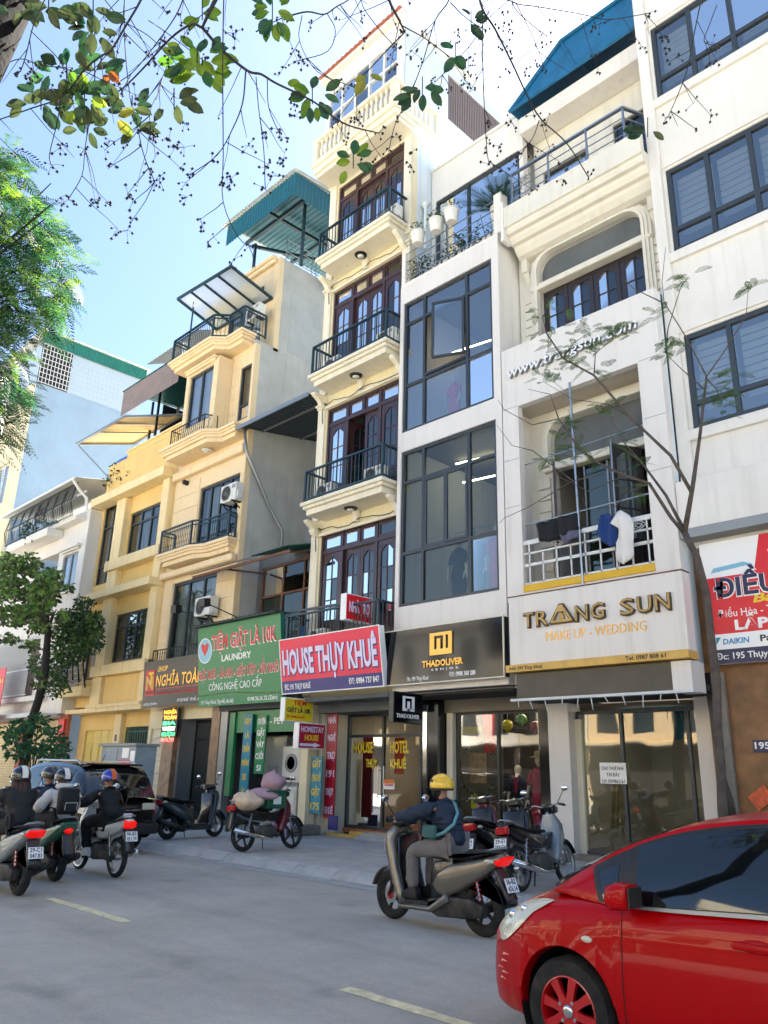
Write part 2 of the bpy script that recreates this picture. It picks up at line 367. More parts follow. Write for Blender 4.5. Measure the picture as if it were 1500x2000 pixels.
# ------------------------------------------------------------------ palette
def pal():
    mat('asphalt', '#c4beb1', .85, var=.13, vscale=.9, bump=.7, bscale=160, dust=.18, spec=.3)
    mat('concrete', '#b3b1a9', .85, var=.16, vscale=2.2, bump=.4, bscale=80, dust=.3)
    mat('kerb', '#aeaea9', .8, var=.14, vscale=3, bump=.35, bscale=60, dust=.35)
    mat('road_paint', '#ddd2a8', .75, var=.25, vscale=9, bump=.3, bscale=120)
    mat('white_wall', '#dcd8d1', .75, var=.07, vscale=.7, streak=.32, bump=.12, bscale=30)
    mat('white_panel', '#dad5cf', .45, var=.04, vscale=.6, streak=.35)
    mat('cream_wall', '#e0d4b0', .75, var=.06, vscale=.9, streak=.3, bump=.12, bscale=30)
    mat('cream_trim', '#dfd7c1', .7, var=.05, vscale=1.5, streak=.35)
    mat('yellow_wall', '#e2c07a', .75, var=.07, vscale=.8, streak=.3, bump=.12, bscale=30)
    mat('yellow_trim', '#e9d29f', .7, var=.06, vscale=1.2, streak=.45)
    mat('beige_wall', '#e3cba2', .75, var=.05, vscale=.9, streak=.25, bump=.12, bscale=30)
    mat('beige_trim', '#e7cea4', .7, var=.05, vscale=1.4, streak=.35)
    mat('raw_cement', '#b2b2ad', .9, var=.14, vscale=.9, streak=.5, streakcol='#7f8485', bump=.3, bscale=25)
    mat('blue_cement', '#8ba3b6', .9, var=.08, vscale=.7, streak=.4, streakcol='#7d8b95', bump=.25, bscale=25)
    mat('pale_side', '#cfd9de', .85, var=.06, vscale=.7, streak=.5, streakcol='#8d979b', bump=.15, bscale=30)
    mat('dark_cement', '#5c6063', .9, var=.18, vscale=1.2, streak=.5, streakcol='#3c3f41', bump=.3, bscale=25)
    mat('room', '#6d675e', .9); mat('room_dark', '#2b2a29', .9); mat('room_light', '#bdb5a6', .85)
    mat('alu_dark', '#3d4348', .4, metal=.3, spec=.5); mat('alu_black', '#17191b', .35); mat('alu_grey', '#8e9193', .4, metal=.6)
    mat('alu_white', '#d9dcdc', .45)
    mat('brown_wood', '#3a2423', .32, var=.18, vscale=6, bump=.1, bscale=40, coat=.3)
    mat('dark_wood', '#2b2325', .4, var=.15, vscale=6, coat=.2)
    mat('iron', '#23282b', .45, metal=.4); mat('iron_teal', '#2a4048', .4, metal=.3); mat('steel', '#a9adae', .3, metal=.9); mat('chrome', '#d6d8d8', .1, metal=1.)
    mat('iron_white', '#d5d7d6', .5); mat('rust', '#6b4a3a', .85, var=.3, vscale=8)
    mat('tin_teal', '#1f5f6b', .4, metal=.2, var=.1, vscale=2, streak=.2); mat('tin_green', '#1d6a5c', .45, var=.1, vscale=2); mat('tin_brown', '#8b7c76', .5, var=.12, vscale=2, streak=.3)
    mat('tin_dark', '#343c42', .6, var=.12, vscale=2); mat('tin_white', '#c9cdcc', .5, var=.06); mat('tin_cream', '#dcc99a', .55, var=.08)
    mat('tarp_blue', '#145f86', .5, var=.25, vscale=2.5, bump=.4, bscale=6)
    mat('curtain_white', '#d8d6cf', .9, var=.06, vscale=3); mat('curtain_beige', '#b3a98f', .9, var=.08); mat('blind', '#cfd0cb', .7)
    mat('lamp_white', '#f2efe4', .4); mat('plastic_white', '#d7d6ce', .5, var=.05, dust=.2); mat('plastic_grey', '#8c9092', .5, dust=.2); mat('plastic_black', '#141517', .45)
    mat('rubber', '#121314', .85, var=.1, vscale=20, dust=.12); mat('sign_green', '#0c7a48', .35, var=.04); mat('sign_red', '#d40f22', .35, var=.04); mat('sign_pink', '#e00a42', .35, var=.04); mat('sign_blue', '#1b1f74', .35)
    mat('sign_dark', '#26292b', .35, var=.06); mat('sign_black', '#0b0c10', .1, spec=.35, coat=.08); mat('sign_yellow', '#d6c321', .4, var=.05); mat('sign_maroon', '#a01330', .4); mat('sign_teal', '#1d7f97', .45, var=.05)
    mat('paint_white', '#ececea', .4); mat('paint_lilac', '#d9d2ee', .4); mat('paint_gold', '#c9a053', .28, metal=.75); mat('paint_red', '#c81a20', .4); mat('paint_yellow', '#e6c52a', .45); mat('paint_navy', '#171b46', .4); mat('paint_black', '#131313', .45)
    mat('gold_old', '#a58a55', .4, metal=.5, var=.2, vscale=6); mat('bronze_edge', '#4a3d2c', .5, metal=.4, var=.3, vscale=9)
    mat('ledge_yellow', '#d8ab1e', .55, var=.1, vscale=3, streak=.3); mat('ledge_gold', '#cfa550', .5, var=.12, vscale=3, streak=.4)
    mat('stone_base', '#7d756c', .85, var=.2, vscale=5, bump=.5, bscale=20); mat('marble_brown', '#8a6a4c', .35, var=.45, vscale=4.5, bump=.05)
    mat('granite_brown', '#7a5430', .45, var=.35, vscale=3.5)
    mat('tile_pale', '#a9bac4', .35, var=.06, vscale=1.5); mat('terracotta', '#a8654c', .8, var=.15, vscale=6); mat('pot_white', '#dcd9d4', .7, var=.06, streak=.3); mat('soil', '#3a2f26', .95); mat('studio_trim', '#d6d1c4', .7, var=.05, vscale=1.5, streak=.4)
    mat('bark', '#211d1a', .9, var=.35, vscale=9, bump=.8, bscale=30); mat('bark_pale', '#4f4740', .9, var=.4, vscale=7, bump=.7, bscale=25); mat('twig', '#231f20', .85); mat('capsule', '#241a1c', .8)
    glass('glass_dark', '#b6c1c3', .08); glass('glass_sky', '#d0d9dc', .27); glass('glass_clear', '#c3cfcb', .10); glass('glass_shop', '#d3dbd8', .0); glass('glass_green', '#c2cdbf', .04); glass('glass_canopy', '#dfe8e8', .05)
    glass('glass_blue', '#3f7fae', .30); glass('glass_wood', '#8b96a0', .10)
pal()

def road_wear():
    m = MATS['asphalt']; n = m.node_tree.nodes; L = m.node_tree.links; b = n['Principled BSDF']; src = b.inputs['Base Color'].links[0].from_socket
    tc = n.new('ShaderNodeTexCoord')
    def nz(sc, a, c, det=4):
        mp = n.new('ShaderNodeMapping'); mp.inputs['Scale'].default_value = sc; L.new(tc.outputs['Object'], mp.inputs[0])
        t = n.new('ShaderNodeTexNoise'); t.inputs['Scale'].default_value = 1; t.inputs['Detail'].default_value = det; L.new(mp.outputs[0], t.inputs['Vector'])
        r = n.new('ShaderNodeMapRange'); r.inputs[1].default_value = a; r.inputs[2].default_value = c; L.new(t.outputs[0], r.inputs[0]); return r.outputs[0]
    def mul(src, fac, k):
        x = n.new('ShaderNodeMix'); x.data_type = 'RGBA'; x.blend_type = 'MULTIPLY'; L.new(fac, x.inputs[0]); L.new(src, x.inputs[6]); x.inputs[7].default_value = (k, k, k, 1); return x.outputs[2]
    src = mul(src, nz((.05, 1.6, 1), .48, .7), .86); src = mul(src, nz((1.3, 1.5, 1), .6, .72, 6), .8); src = mul(src, nz((38, 38, 1), .35, .75, 2), .85)
    L.new(src, b.inputs['Base Color'])
road_wear()
# ------------------------------------------------------------------ the setting
rnd = random.Random(7)
tag(MB().add([(-900, -900, -.03), (900, -900, -.03), (900, 900, -.03), (-900, 900, -.03)], [(0, 1, 2, 3)]).build('ground', MATS['concrete']), kind='structure')
road = tag(MB().add([(-120, .35, 0), (60, .35, 0), (60, 9.0, 0), (-120, 9.0, 0)], [(0, 1, 2, 3)]).build('road', MATS['asphalt']), kind='structure')
for (xa, xb) in ((-3.1, -5.1), (-8.6, -10.6), (-14.2, -16.2), (-19.8, -21.8), (2.6, .6)):
    b = MB(); n = 10; vs = []; fs = []; rr = random.Random(int(xa*10))
    for i in range(n+1):
        x = xb+(xa-xb)*i/n; vs += [(x, 4.66+rr.uniform(-.012, .012), .004), (x, 4.79+rr.uniform(-.012, .012), .004)]
    b.add(vs, [(2*i, 2*i+2, 2*i+3, 2*i+1) for i in range(n)]).build('lane_dash', MATS['road_paint'], road)
pv = tag(MB().box(-120, 60, 9.2, 30, -.02, .118).build('pavement', MATS['stone_base']), kind='structure')
x = -48.0; k = 0
while x < 8:
    wd = 2.4+rnd.uniform(-.1, .1)
    MB().box(x+.006, x+wd-.006, 9.24, 11.2, .119, .14+rnd.uniform(-.003, .003)).build('paving_slab', MATS['concrete'], pv, bevel=.006)
    MB().box(x+.006, x+wd-.006, 11.212, 13.9, .119, .14+rnd.uniform(-.003, .004)).build('paving_slab', MATS['concrete'], pv, bevel=.006)
    x += wd
kb = tag(MB().box(-120, 60, 8.98, 9.19, -.02, .06).build('kerb', MATS['stone_base']), kind='structure')
ks = MB().prism([(8.86, .003), (9.235, .003), (9.235, .143), (9.1, .14), (8.99, .10), (8.9, .03)], .006, .994, axis='x').build('kerb_stone', MATS['kerb'], kb, bevel=.01)
for i in range(-46, 6):
    if i == -46: ks.location = (i, 0, 0)
    else: link('kerb_stone', ks.data, kb, (i, rnd.uniform(-.008, .008), rnd.uniform(-.004, .004)))
tag(MB().add([(-120, 8.55, .004), (60, 8.55, .004), (60, 8.87, .004), (-120, 8.87, .004)], [(0, 1, 2, 3)]).build('gutter', MATS['kerb']), kind='structure')
npv = tag(MB().box(-120, 60, -14.3, .1, -.02, .13).build('near_pavement', MATS['concrete']), kind='structure')
tag(MB().prism([(.1, -.02), (.34, -.02), (.34, .02), (.28, .12), (.1, .133)], -120, 60, axis='x').build('near_kerb', MATS['kerb']), kind='structure')
b = MB(); rr = random.Random(3)      # grit and rubble lying in the gutter and along the kerb
for i in range(420):
    x = rr.uniform(-20, -5) if rr.random() < .5 else rr.gauss(-12.2, .7); y = 8.93-abs(rr.gauss(0, .13)); s = rr.uniform(.004, .016)
    b.sphere((x, y, s*.5+.003), (s, s*rr.uniform(.6, 1.2), s*.6), 5, 3)
tag(b.build('gutter_grit', MATS['kerb']), 'small grey grit and crumbs of mortar lying along the kerb', 'grit', kind='stuff')
# ------------------------------------------------------------------ building kit
def shell(t, x0, x1, yf, yb, z0, z1, holes=(), wm='white_wall', sm=None, th=.2, floors=(), roof=True, room='room'):
    sm = sm or wm
    MB().wall(x0, x1, z0, z1, yf, yf+th, holes).build('front_wall', MATS[wm], t)
    box('side_wall', MATS[sm], t, x0, x0+.15, yf+th, yb, z0, z1); box('side_wall', MATS[sm], t, x1-.15, x1, yf+th, yb, z0, z1)
    box('back_wall', MATS[room], t, x0+.15, x1-.15, yb-.15, yb, z0, z1)
    for f in floors: box('floor_slab', MATS[room], t, x0+.15, x1-.15, yf+th+.01, yb-.15, f-.14, f)
    if roof: box('roof', MATS[sm], t, x0, x1, yf, yb, z1+.002, z1+.12)
def slab(t, x0, x1, yf, yb, z, steps=((0, .10), (.06, .09), (.13, .16)), m='cream_trim', name='balcony_slab', side=True):
    """moulded balcony slab: z is the top; steps = (set-back, thickness) from the top down"""
    b = MB(); zz = z
    for (s, th) in steps:
        b.box(x0+(s if side else 0), x1-(s if side else 0), yf+s, yb, zz-th, zz); zz -= th+.0015
    return b.build(name, MATS[m], t, bevel=.012)
def ceiling_light(t, x, y, z, dark=True):
    o = MB().lathe([(.001, -.05), (.11, -.05), (.17, -.035), (.18, 0)], (x, y, z), 16).build('ceiling_light', MATS['iron' if dark else 'plastic_white'], t, smooth=40)
    MB().sphere((x, y, z-.05), (.1, .1, .045), 12, 5).build('lamp_bowl', MATS['plastic_white'], o, smooth=True)
def corbel(t, x, y0, y1, z0, z1, w=.16, m='cream_trim'):
    h = z1-z0; d = y1-y0; P = []
    for i in range(13):
        a = i/12; P.append((y1-d*(a**.7)*(1+.12*math.sin(a*9)), z0+h*a))
    P += [(y1, z1)]
    MB().prism(P, x-w/2, x+w/2, axis='x').build('corbel', MATS[m], t, bevel=.008)
def door_leaf(t, x0, x1, z0, z1, Y, m='brown_wood', ang=0, gl='glass_wood', bottom=.24, rows=3, name='door_leaf'):
    """panelled leaf with a glazed upper part of 2 x rows small panes under a cambered head"""
    w = x1-x0; st = min(.11, w*.17); zb = z0+(z1-z0)*bottom; zt = z1-.14; th = .05
    root = bpy.data.objects.new('hinge', None)
    b = MB(); b.box(0, st, 0, th, z0, z1); b.box(w-st, w, 0, th, z0, z1); b.box(st, w-st, 0, th, z0, z0+.12); b.box(st, w-st, 0, th, zt, z1); b.box(st, w-st, 0, th, zb-.06, zb+.05)
    b.box(st, w-st, .015, th-.01, z0+.12, zb-.06); b.box(st+.05, w-st-.05, .004, .015, z0+.17, zb-.11)
    c = w/2; b.box(c-.016, c+.016, .008, th-.008, zb+.05, zt)
    H = zt-zb-.05
    for k in range(1, rows): b.box(st, c-.016, .01, th-.01, zb+.05+H*k/rows-.016, zb+.05+H*k/rows+.016); b.box(c+.016, w-st, .01, th-.01, zb+.05+H*k/rows-.016, zb+.05+H*k/rows+.016)
    ch = .16
    for (xa, xb) in ((st, st+(c-st)*.75), (w-st, w-st-(c-st)*.75)):
        b.prism([(xa, zt+.001), (xb, zt+.001), (xa, zt-ch)] if xa < xb else [(xb, zt+.001), (xa, zt+.001), (xa, zt-ch)], .004, th-.004, axis='y')
    o = b.build(name, MATS[m], None, bevel=.004); bpy.data.objects.remove(root)
    o.parent = t; o.location = Vector((x0, Y, 0))-WL(t); o.rotation_euler = (0, 0, ang)
    for i in range(2):
        for k in range(rows):
            xa, xb = (st, c-.016) if i == 0 else (c+.016, w-st); za = zb+.05+H*k/rows+.016; zc = zb+.05+H*(k+1)/rows-.016
            me = MB().add([(xa, .026, za), (xb, .026, za), (xb, .026, zc), (xa, .026, zc)], [(0, 1, 2, 3)])
            p = me.build('pane', MATS[gl], None); p.parent = o
    return o
def wood_doors(t, x0, x1, z0, z1, Y, open_leaf=None, m='brown_wood', dark='room_dark'):
    tr = z1-.52; xa = x0+(x1-x0)*.285; xb = x0+(x1-x0)*.735; fo = MB(); p = .07
    for xx in (x0, x1-p): fo.box(xx, xx+p, Y-.03, Y+.12, z0, z1)
    fo.box(x0+p, x1-p, Y-.03, Y+.12, z1-p, z1); fo.box(x0+p, x1-p, Y-.03, Y+.12, tr-.05, tr+.05)
    for xx in (xa, xb): fo.box(xx-.05, xx+.05, Y-.028, Y+.11, z0, tr-.05)
    tx = [x0+p, xa, (xa+xb)/2, xb, x1-p]
    for xx in tx[1:-1]: fo.box(xx-.04, xx+.04, Y-.02, Y+.1, tr+.05, z1-p)
    f = fo.build('door_frame', MATS[m], t, bevel=.006)
    for i in range(4):
        a, b = tx[i]+(.0 if i == 0 else .04), tx[i+1]-(.0 if i == 3 else .04); q = MB()
        for (u0, u1, v0, v1) in ((a, a+.06, tr+.05, z1-p), (b-.06, b, tr+.05, z1-p), (a+.06, b-.06, tr+.05, tr+.12), (a+.06, b-.06, z1-p-.07, z1-p)): q.box(u0, u1, Y+.01, Y+.06, v0, v1)
        s = q.build('transom_light', MATS[m], t)
        MB().add([(a+.06, Y+.035, tr+.12), (b-.06, Y+.035, tr+.12), (b-.06, Y+.035, z1-p-.07), (a+.06, Y+.035, z1-p-.07)], [(0, 1, 2, 3)]).build('pane', MATS['glass_wood'], s)
    door_leaf(t, x0+p, xa-.05, z0+.02, tr-.05, Y+.0, m); door_leaf(t, xb+.05, x1-p, z0+.02, tr-.05, Y+.0, m)
    xm = (xa+xb)/2
    if open_leaf != 'l': door_leaf(t, xa+.05, xm-.003, z0+.02, tr-.05, Y+.06, m)
    else: door_leaf(t, xa+.05, xm-.003, z0+.02, tr-.05, Y+.1, m, ang=R(75))
    door_leaf(t, xm+.003, xb-.05, z0+.02, tr-.05, Y+.06, m)
def ac_unit(x, y, z, label, rz=0., s=1., bracket=True):
    t = thing('air_conditioner', label, 'air conditioner', (0, 0, 0), 'outdoor air conditioner units')
    body = MB().box(-.4*s, .4*s, -.15*s, .15*s, 0, .56*s).build('casing', MATS['plastic_white'], t, bevel=.02*s, seg=2)
    g = MB().lathe([(.245*s, 0), (.245*s, -.012), (.225*s, -.014)], (-.1*s, -.152*s, .28*s), 24, 'y', caps=False)
    for k in range(1, 6): g.torus((-.1*s, -.162*s, .28*s), .04*s*k, .004*s, 'y', 20, 4)
    for k in range(8):
        a = k*math.pi/4; g.tube([(-.1*s, -.162*s, .28*s), (-.1*s+.23*s*math.cos(a), -.162*s, .28*s+.23*s*math.sin(a))], .004*s, 4)
    g.build('fan_grille', MATS['plastic_grey'], t)
    MB().lathe([(.001, -.006), (.218*s, -.006)], (-.1*s, -.15*s, .28*s), 24, 'y').build('fan_opening', MATS['plastic_black'], t)
    MB().box(.401*s, .45*s, -.1*s, .1*s, .06*s, .3*s).build('valve_cover', MATS['plastic_white'], t, bevel=.01)
    MB().box(.18*s, .36*s, -.154*s, -.15*s, .38*s, .5*s).build('side_louvre', MATS['plastic_grey'], t)
    if bracket:
        for xx in (-.28*s, .28*s): MB().bar((xx, -.2*s, -.02), (xx, .26*s, -.02), .04, .04).bar((xx, -.12*s, -.03), (xx, .26*s, -.3), .03).build('bracket', MATS['iron'], t)
    else:
        for q in (-.3, .24): MB().box(q*s, (q+.06)*s, -.16*s, .16*s, -.05, 0).build('foot', MATS['iron'], t)
    t.location = (x, y, z); t.rotation_euler = (0, 0, rz); return t
def pot_plant(x, y, z, label, pot='pot_white', h=.4, leaf='leaf_mid', n=60, r=.3, ph=.22, pr=.13, kind='bush', seed=1, group='potted plants'):
    t = thing('potted_plant', label, 'plant', (x, y, z), group)
    MB().lathe([(pr*.7, 0), (pr*.78, ph*.1), (pr, ph*.9), (pr*1.08, ph*.92), (pr*1.08, ph), (pr*.9, ph), (pr*.88, ph*.8), (.001, ph*.8)], (x, y, z), 16).build('pot', MATS[pot], t, smooth=40)
    g = random.Random(seed); b = MB(); st = MB()
    if kind == 'bush':
        for i in range(6):
            a = g.uniform(0, 6.28); q = Vector((x, y, z+ph*.8)); e = q+Vector((math.cos(a)*r*.6, math.sin(a)*r*.6, h*g.uniform(.5, 1))); st.tube([q, (q+e)/2+Vector((0, 0, .04)), e], [.008, .006, .003], 4)
        for i in range(n):
            a = g.uniform(0, 6.28); rr = r*math.sqrt(g.random()); p = Vector((x+math.cos(a)*rr, y+math.sin(a)*rr, z+ph+h*g.uniform(.05, 1)*(1-.4*rr/r)))
            leaf_card(b, p, Vector((g.uniform(-1, 1), g.uniform(-1, 1), g.uniform(-.4, .8))), g.uniform(.05, .1), .45, g)
    else:       # palm-like rosette
        for i in range(n):
            a = g.uniform(0, 6.28); el = g.uniform(.15, 1.3); L = h*g.uniform(.75, 1.1); pts = []
            for k in range(6):
                f = k/5; pts.append(Vector((x+math.cos(a)*math.cos(el)*L*f, y+math.sin(a)*math.cos(el)*L*f, z+ph*.9+math.sin(el)*L*f-.35*L*f*f)))
            st.tube(pts, [.012, .01, .008, .006, .004, .002], 4)
            for k in range(1, 22):
                f = k/22*5; i0 = min(4, int(f)); p = pts[i0].lerp(pts[i0+1], f-i0); d = (pts[i0+1]-pts[i0]).normalized(); sdw = d.cross(Vector((0, 0, 1)))
                if sdw.length < .01: continue
                sdw.normalize()
                for sg in (-1, 1):
                    e = p+(sdw*sg*.9+d*.7+Vector((0, 0, .15))).normalized()*L*.26*(1-.5*k/22); w_ = d*.011; b.add([p-w_, p+w_, e], [(0, 1, 2)])
    st.build('stem', MATS['twig' if kind == 'bush' else leaf], t); b.build('foliage', MATS[leaf], t); return t
leafmat('leaf_mid', '#3d6b34', '#6f9440', .4); leafmat('leaf_dark', '#234a33', '#3f6a3c', .35); leafmat('leaf_bright', '#5f9a2a', '#a8c63c', .55); leafmat('leaf_olive', '#3f5232', '#62703e', .42); leafmat('leaf_teal', '#1f5a48', '#4f8a4c', .5); leafmat('leaf_yellow', '#8ea33a', '#c2b244', .5); leafmat('leaf_red', '#a8502c', '#b9802f', .45); leafmat('leaf_fern', '#4a7f3a', '#8fb552', .5)
def leaf_card(b, p, d, L, wr, g, droop=.25):
    """one leaf: a folded, pointed oval of six faces"""
    d = d.normalized() if d.length > 1e-6 else Vector((1, 0, 0)); s, n = frame_of(d)
    a = g.uniform(0, 6.28); s, n = s*math.cos(a)+n*math.sin(a), n*math.cos(a)-s*math.sin(a)
    if n.z < 0: n = -n
    w_ = L*wr/2; P = [p, p+d*L*.35-n*droop*L*.05, p+d*L*.72-n*droop*L*.15, p+d*L-n*droop*L*.4]
    l1 = P[1]+s*w_*.92+n*w_*.25; r1 = P[1]-s*w_*.92+n*w_*.25; l2 = P[2]+s*w_*.86+n*w_*.2; r2 = P[2]-s*w_*.86+n*w_*.2
    b.add([P[0], P[1], P[2], P[3], l1, r1, l2, r2], [(0, 4, 1), (0, 1, 5), (1, 4, 6, 2), (1, 2, 7, 5), (2, 6, 3), (2, 3, 7)])
# ------------------------------------------------------------------ tall narrow cream house with brown doors
T = thing('tube_house', 'tall narrow cream house with brown panelled doors and iron balconies on every floor', 'house', (-14.3, 13.1, .14))
x0, x1 = -16.1, -12.53
DX0, DX1 = -15.74, -12.86
lv = [(4.62, 7.68), (8.40, 11.43), (12.22, 15.32), (16.1, 19.2)]
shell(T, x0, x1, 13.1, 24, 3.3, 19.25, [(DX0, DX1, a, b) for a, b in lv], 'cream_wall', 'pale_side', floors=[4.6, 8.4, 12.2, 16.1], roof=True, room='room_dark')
box('ground_column', MATS['cream_wall'], T, x0, -15.82, 13.1, 13.4, .14, 3.3)
for i, (a, b) in enumerate(lv):
    wood_doors(T, DX0, DX1, a, b, 13.16, open_leaf='l' if i == 1 else None)
    z = a
    if i:
        slab(T, -15.72, -12.6, 12.28, 13.1, z-.02); corbel(T, -15.84, 12.62, 13.1, z-.82, z-.38); corbel(T, -12.72, 12.62, 13.1, z-.82, z-.38)
        MB().prism([(-14.42, z-.36), (-14.18, z-.36), (-14.22, z-.66), (-14.38, z-.66)], 12.98, 13.1, 'y').build('keystone', MATS['cream_trim'], T, bevel=.01)
        ceiling_light(T, -14.2, 12.75, z-.37, True)
        box('string_course', MATS['cream_trim'], T, x0+.3, x1-.3, 13.03, 13.1, z-.78, z-.70, bevel=.01)
    railing(T, [(-15.62, 13.08), (-15.62, 12.36), (-12.68, 12.36), (-12.68, 13.08)] if i else [(-16.0, 13.08), (-16.0, 12.36), (-12.68, 12.36), (-12.68, 13.08)], z if i else 4.5, (z if i else 4.5)+.88, 'iron_teal', sp=.135, r=.0145, rail=.045)
for xa, xb in ((-16.1, -15.8), (-12.83, -12.53)):
    for i, (a, b) in enumerate(lv):
        box('pilaster', MATS['cream_trim'], T, xa+.003, xb-.003, 13.04, 13.1, a-.3 if i else 3.4, b+.05, bevel=.012)
        MB().box(xa-.02, xb+.02, 13.0, 13.1, b+.052, b+.12).box(xa-.04, xb+.04, 12.96, 13.1, b+.122, b+.2).build('capital', MATS['cream_trim'], T, bevel=.015)
slab(T, -15.9, -12.6, 12.3, 13.1, 4.5)
b = MB()                                        # loose cables strung along the facade above the doors
for (za, k) in ((7.72, 1), (11.5, 2), (15.45, 3)):
    g = random.Random(k); pts = []
    for i in range(15): pts.append((-15.8+3.0*i/14, 13.0-.02*g.random(), za+.05*math.sin(i*.9)+.05*g.random()))
    b.tube([(-15.85, 13.02, za-.5), (-15.86, 13.0, za-.2)]+pts, .012, 5)
b.build('facade_cable', MATS['plastic_black'], T)
# crowning balcony with stone balustrade and the penthouse behind it
b = MB()
for (s, za, zb) in ((0, 19.62, 19.74), (.07, 19.42, 19.618), (.15, 19.27, 19.418)): b.box(-16.12+s*.5, -12.42-s*.5, 12.22+s, 13.1, za, zb)
b.build('crown_slab', MATS['cream_trim'], T, bevel=.015)
b = MB(); b.box(-16.1, -12.44, 12.24, 12.44, 19.742, 19.84); b.box(-16.12, -12.42, 12.22, 12.46, 20.56, 20.68); b.box(-16.1, -15.9, 12.24, 12.44, 19.84, 20.56); b.box(-12.64, -12.44, 12.24, 12.44, 19.84, 20.56); b.box(-14.38, -14.2, 12.25, 12.43, 19.84, 20.56)
b.box(-12.66, -12.44, 12.46, 14.2, 20.56, 20.68); b.box(-12.64, -12.46, 12.46, 14.2, 19.742, 19.84); b.box(-12.64, -12.46, 14.05, 14.2, 19.84, 20.56)
bal = b.build('balustrade', MATS['cream_trim'], T, bevel=.012)
bp = MB().lathe([(.05, 0), (.05, .05), (.03, .09), (.035, .14), (.065, .24), (.06, .33), (.03, .5), (.026, .58), (.045, .62), (.05, .66), (.05, .72)], (0, 0, 0), 10).build('baluster', MATS['cream_trim'], bal, smooth=40)
o0 = WL(bal); first = True
for i in range(16):
    xx = -15.78+i*.205
    if abs(xx+14.29) < .12: continue
    if first: bp.location = Vector((xx, 12.34, 19.84)); first = False
    else: link('baluster', bp.data, bal, Vector((xx, 12.34, 19.84)))
for i in range(7): link('baluster', bp.data, bal, Vector((-12.55, 12.62+i*.2, 19.84)))
MB().wall(-15.98, -12.58, 19.75, 23.3, 12.6, 12.75, [(-15.9, -12.72, 20.9, 22.75)]).build('penthouse_wall', MATS['white_wall'], T)
window(T, -15.9, -12.72, 20.9, 22.75, 12.62, (.2, .4, .6, .8), (.5,), 'alu_white', 'glass_blue', .07, name='penthouse_window', curtain='curtain_white', cy=.3)
box('side_wall', MATS['white_wall'], T, -15.98, -15.85, 12.76, 20, 19.75, 23.3)
MB().wall(12.76, 20, 19.37, 23.3, -12.72, -12.56, [(14.7, 18.6, 20.95, 22.85)], axis='x').build('penthouse_side', MATS['pale_side'], T)
sl_ = MB().box(-12.66, -12.62, 0, .03, 20.95, 22.85).build('lattice_slat', MATS['tin_brown'], T)
for i in range(1, 44): link('lattice_slat', sl_.data, T, (0, 14.72+i*.088, 0), rot=(0, 0, 0))
sl_.location = (0, 14.72, 0)
box('lattice_backing', MATS['tin_brown'], T, -12.70, -12.675, 14.7, 18.6, 20.95, 22.85)
MB().box(-16.2, -12.4, 12.4, 20.1, 23.3, 23.42).build('roof', MATS['white_wall'], T, bevel=.01)
rt_ = MB().prism([(0, 0), (.2, 0), (.2, .03), (.1, .08), (0, .03)], 0, .32, axis='y').build('roof_tile', MATS['terracotta'], T)
for i in range(18):
    p = Vector((-16.2+i*.211, 12.33, 23.43))
    if i == 0: rt_.location = p
    else: link('roof_tile', rt_.data, T, p)
MB().lathe([(.15, 0), (.05, -.14), (.05, -1.5)], (-12.38, 13.5, 16.9), 12).build('rain_pipe', MATS['pale_side'], T, smooth=40)
# ------------------------------------------------------------------ white building with the two big windows
G = thing('glass_front_house', 'white house front with two large grey framed windows above a black shop sign', 'house', (-10.9, 12.7, .14))
x0, x1 = -12.5, -9.33
W1 = (-12.38, -9.5, 5.2, 9.04); W2 = (-12.38, -9.53, 9.55, 13.24)
shell(G, x0, x1, 12.7, 24, 3.3, 13.75, [W1, W2], 'white_panel', 'white_wall', floors=[4.9, 9.35, 13.6], roof=False, room='room')
box('terrace_floor', MATS['concrete'], G, x0+.16, x1-.16, 12.9, 14, 13.62, 13.72)
box('parapet', MATS['white_wall'], G, x0, x1, 12.7, 12.86, 13.752, 13.86, bevel=.008)
window(G, *W1, 12.74, (.24, .72), (.21, .67), 'alu_dark', 'glass_green', .075, skip=((1, 1),))
window(G, *W2, 12.74, (.24, .72), (.17, .65), 'alu_dark', 'glass_sky', .075, skip=((1, 1),))
def sash(t, x0, x1, z0, z1, Y, gl, ang=0, hinge='r', m='alu_dark'):
    w_ = x1-x0; b = MB(); f = .06
    b.box(0, w_, 0, .05, 0, f); b.box(0, w_, 0, .05, z1-z0-f, z1-z0); b.box(0, f, 0, .05, f, z1-z0-f); b.box(w_-f, w_, 0, .05, f, z1-z0-f)
    if hinge == 'r': b.v = [(x-w_, y, z) for x, y, z in b.v]
    o = b.build('casement', MATS[m], None, bevel=.004); o.parent = t; o.location = Vector((x1 if hinge == 'r' else x0, Y, z0))-WL(t); o.rotation_euler = (0, 0, ang)
    dx = -w_ if hinge == 'r' else 0
    p = MB().add([(dx+f, .025, f), (dx+w_-f, .025, f), (dx+w_-f, .025, z1-z0-f), (dx+f, .025, z1-z0-f)], [(0, 1, 2, 3)]).build('pane', MATS[gl], None); p.parent = o
    return o
xw = lambda W, f: W[0]+(W[1]-W[0])*f
zw = lambda W, f: W[3]-(W[3]-W[2])*f
sash(G, xw(W1, .24)+.04, xw(W1, .48), zw(W1, .67)+.04, zw(W1, .21)-.04, 12.75, 'glass_green'); sash(G, xw(W1, .48)+.002, xw(W1, .72)-.04, zw(W1, .67)+.04, zw(W1, .21)-.04, 12.73, 'glass_green')
sash(G, xw(W2, .42), xw(W2, .72)-.04, zw(W2, .60), zw(W2, .17)-.04, 12.70, 'glass_sky', ang=R(24), hinge='r')
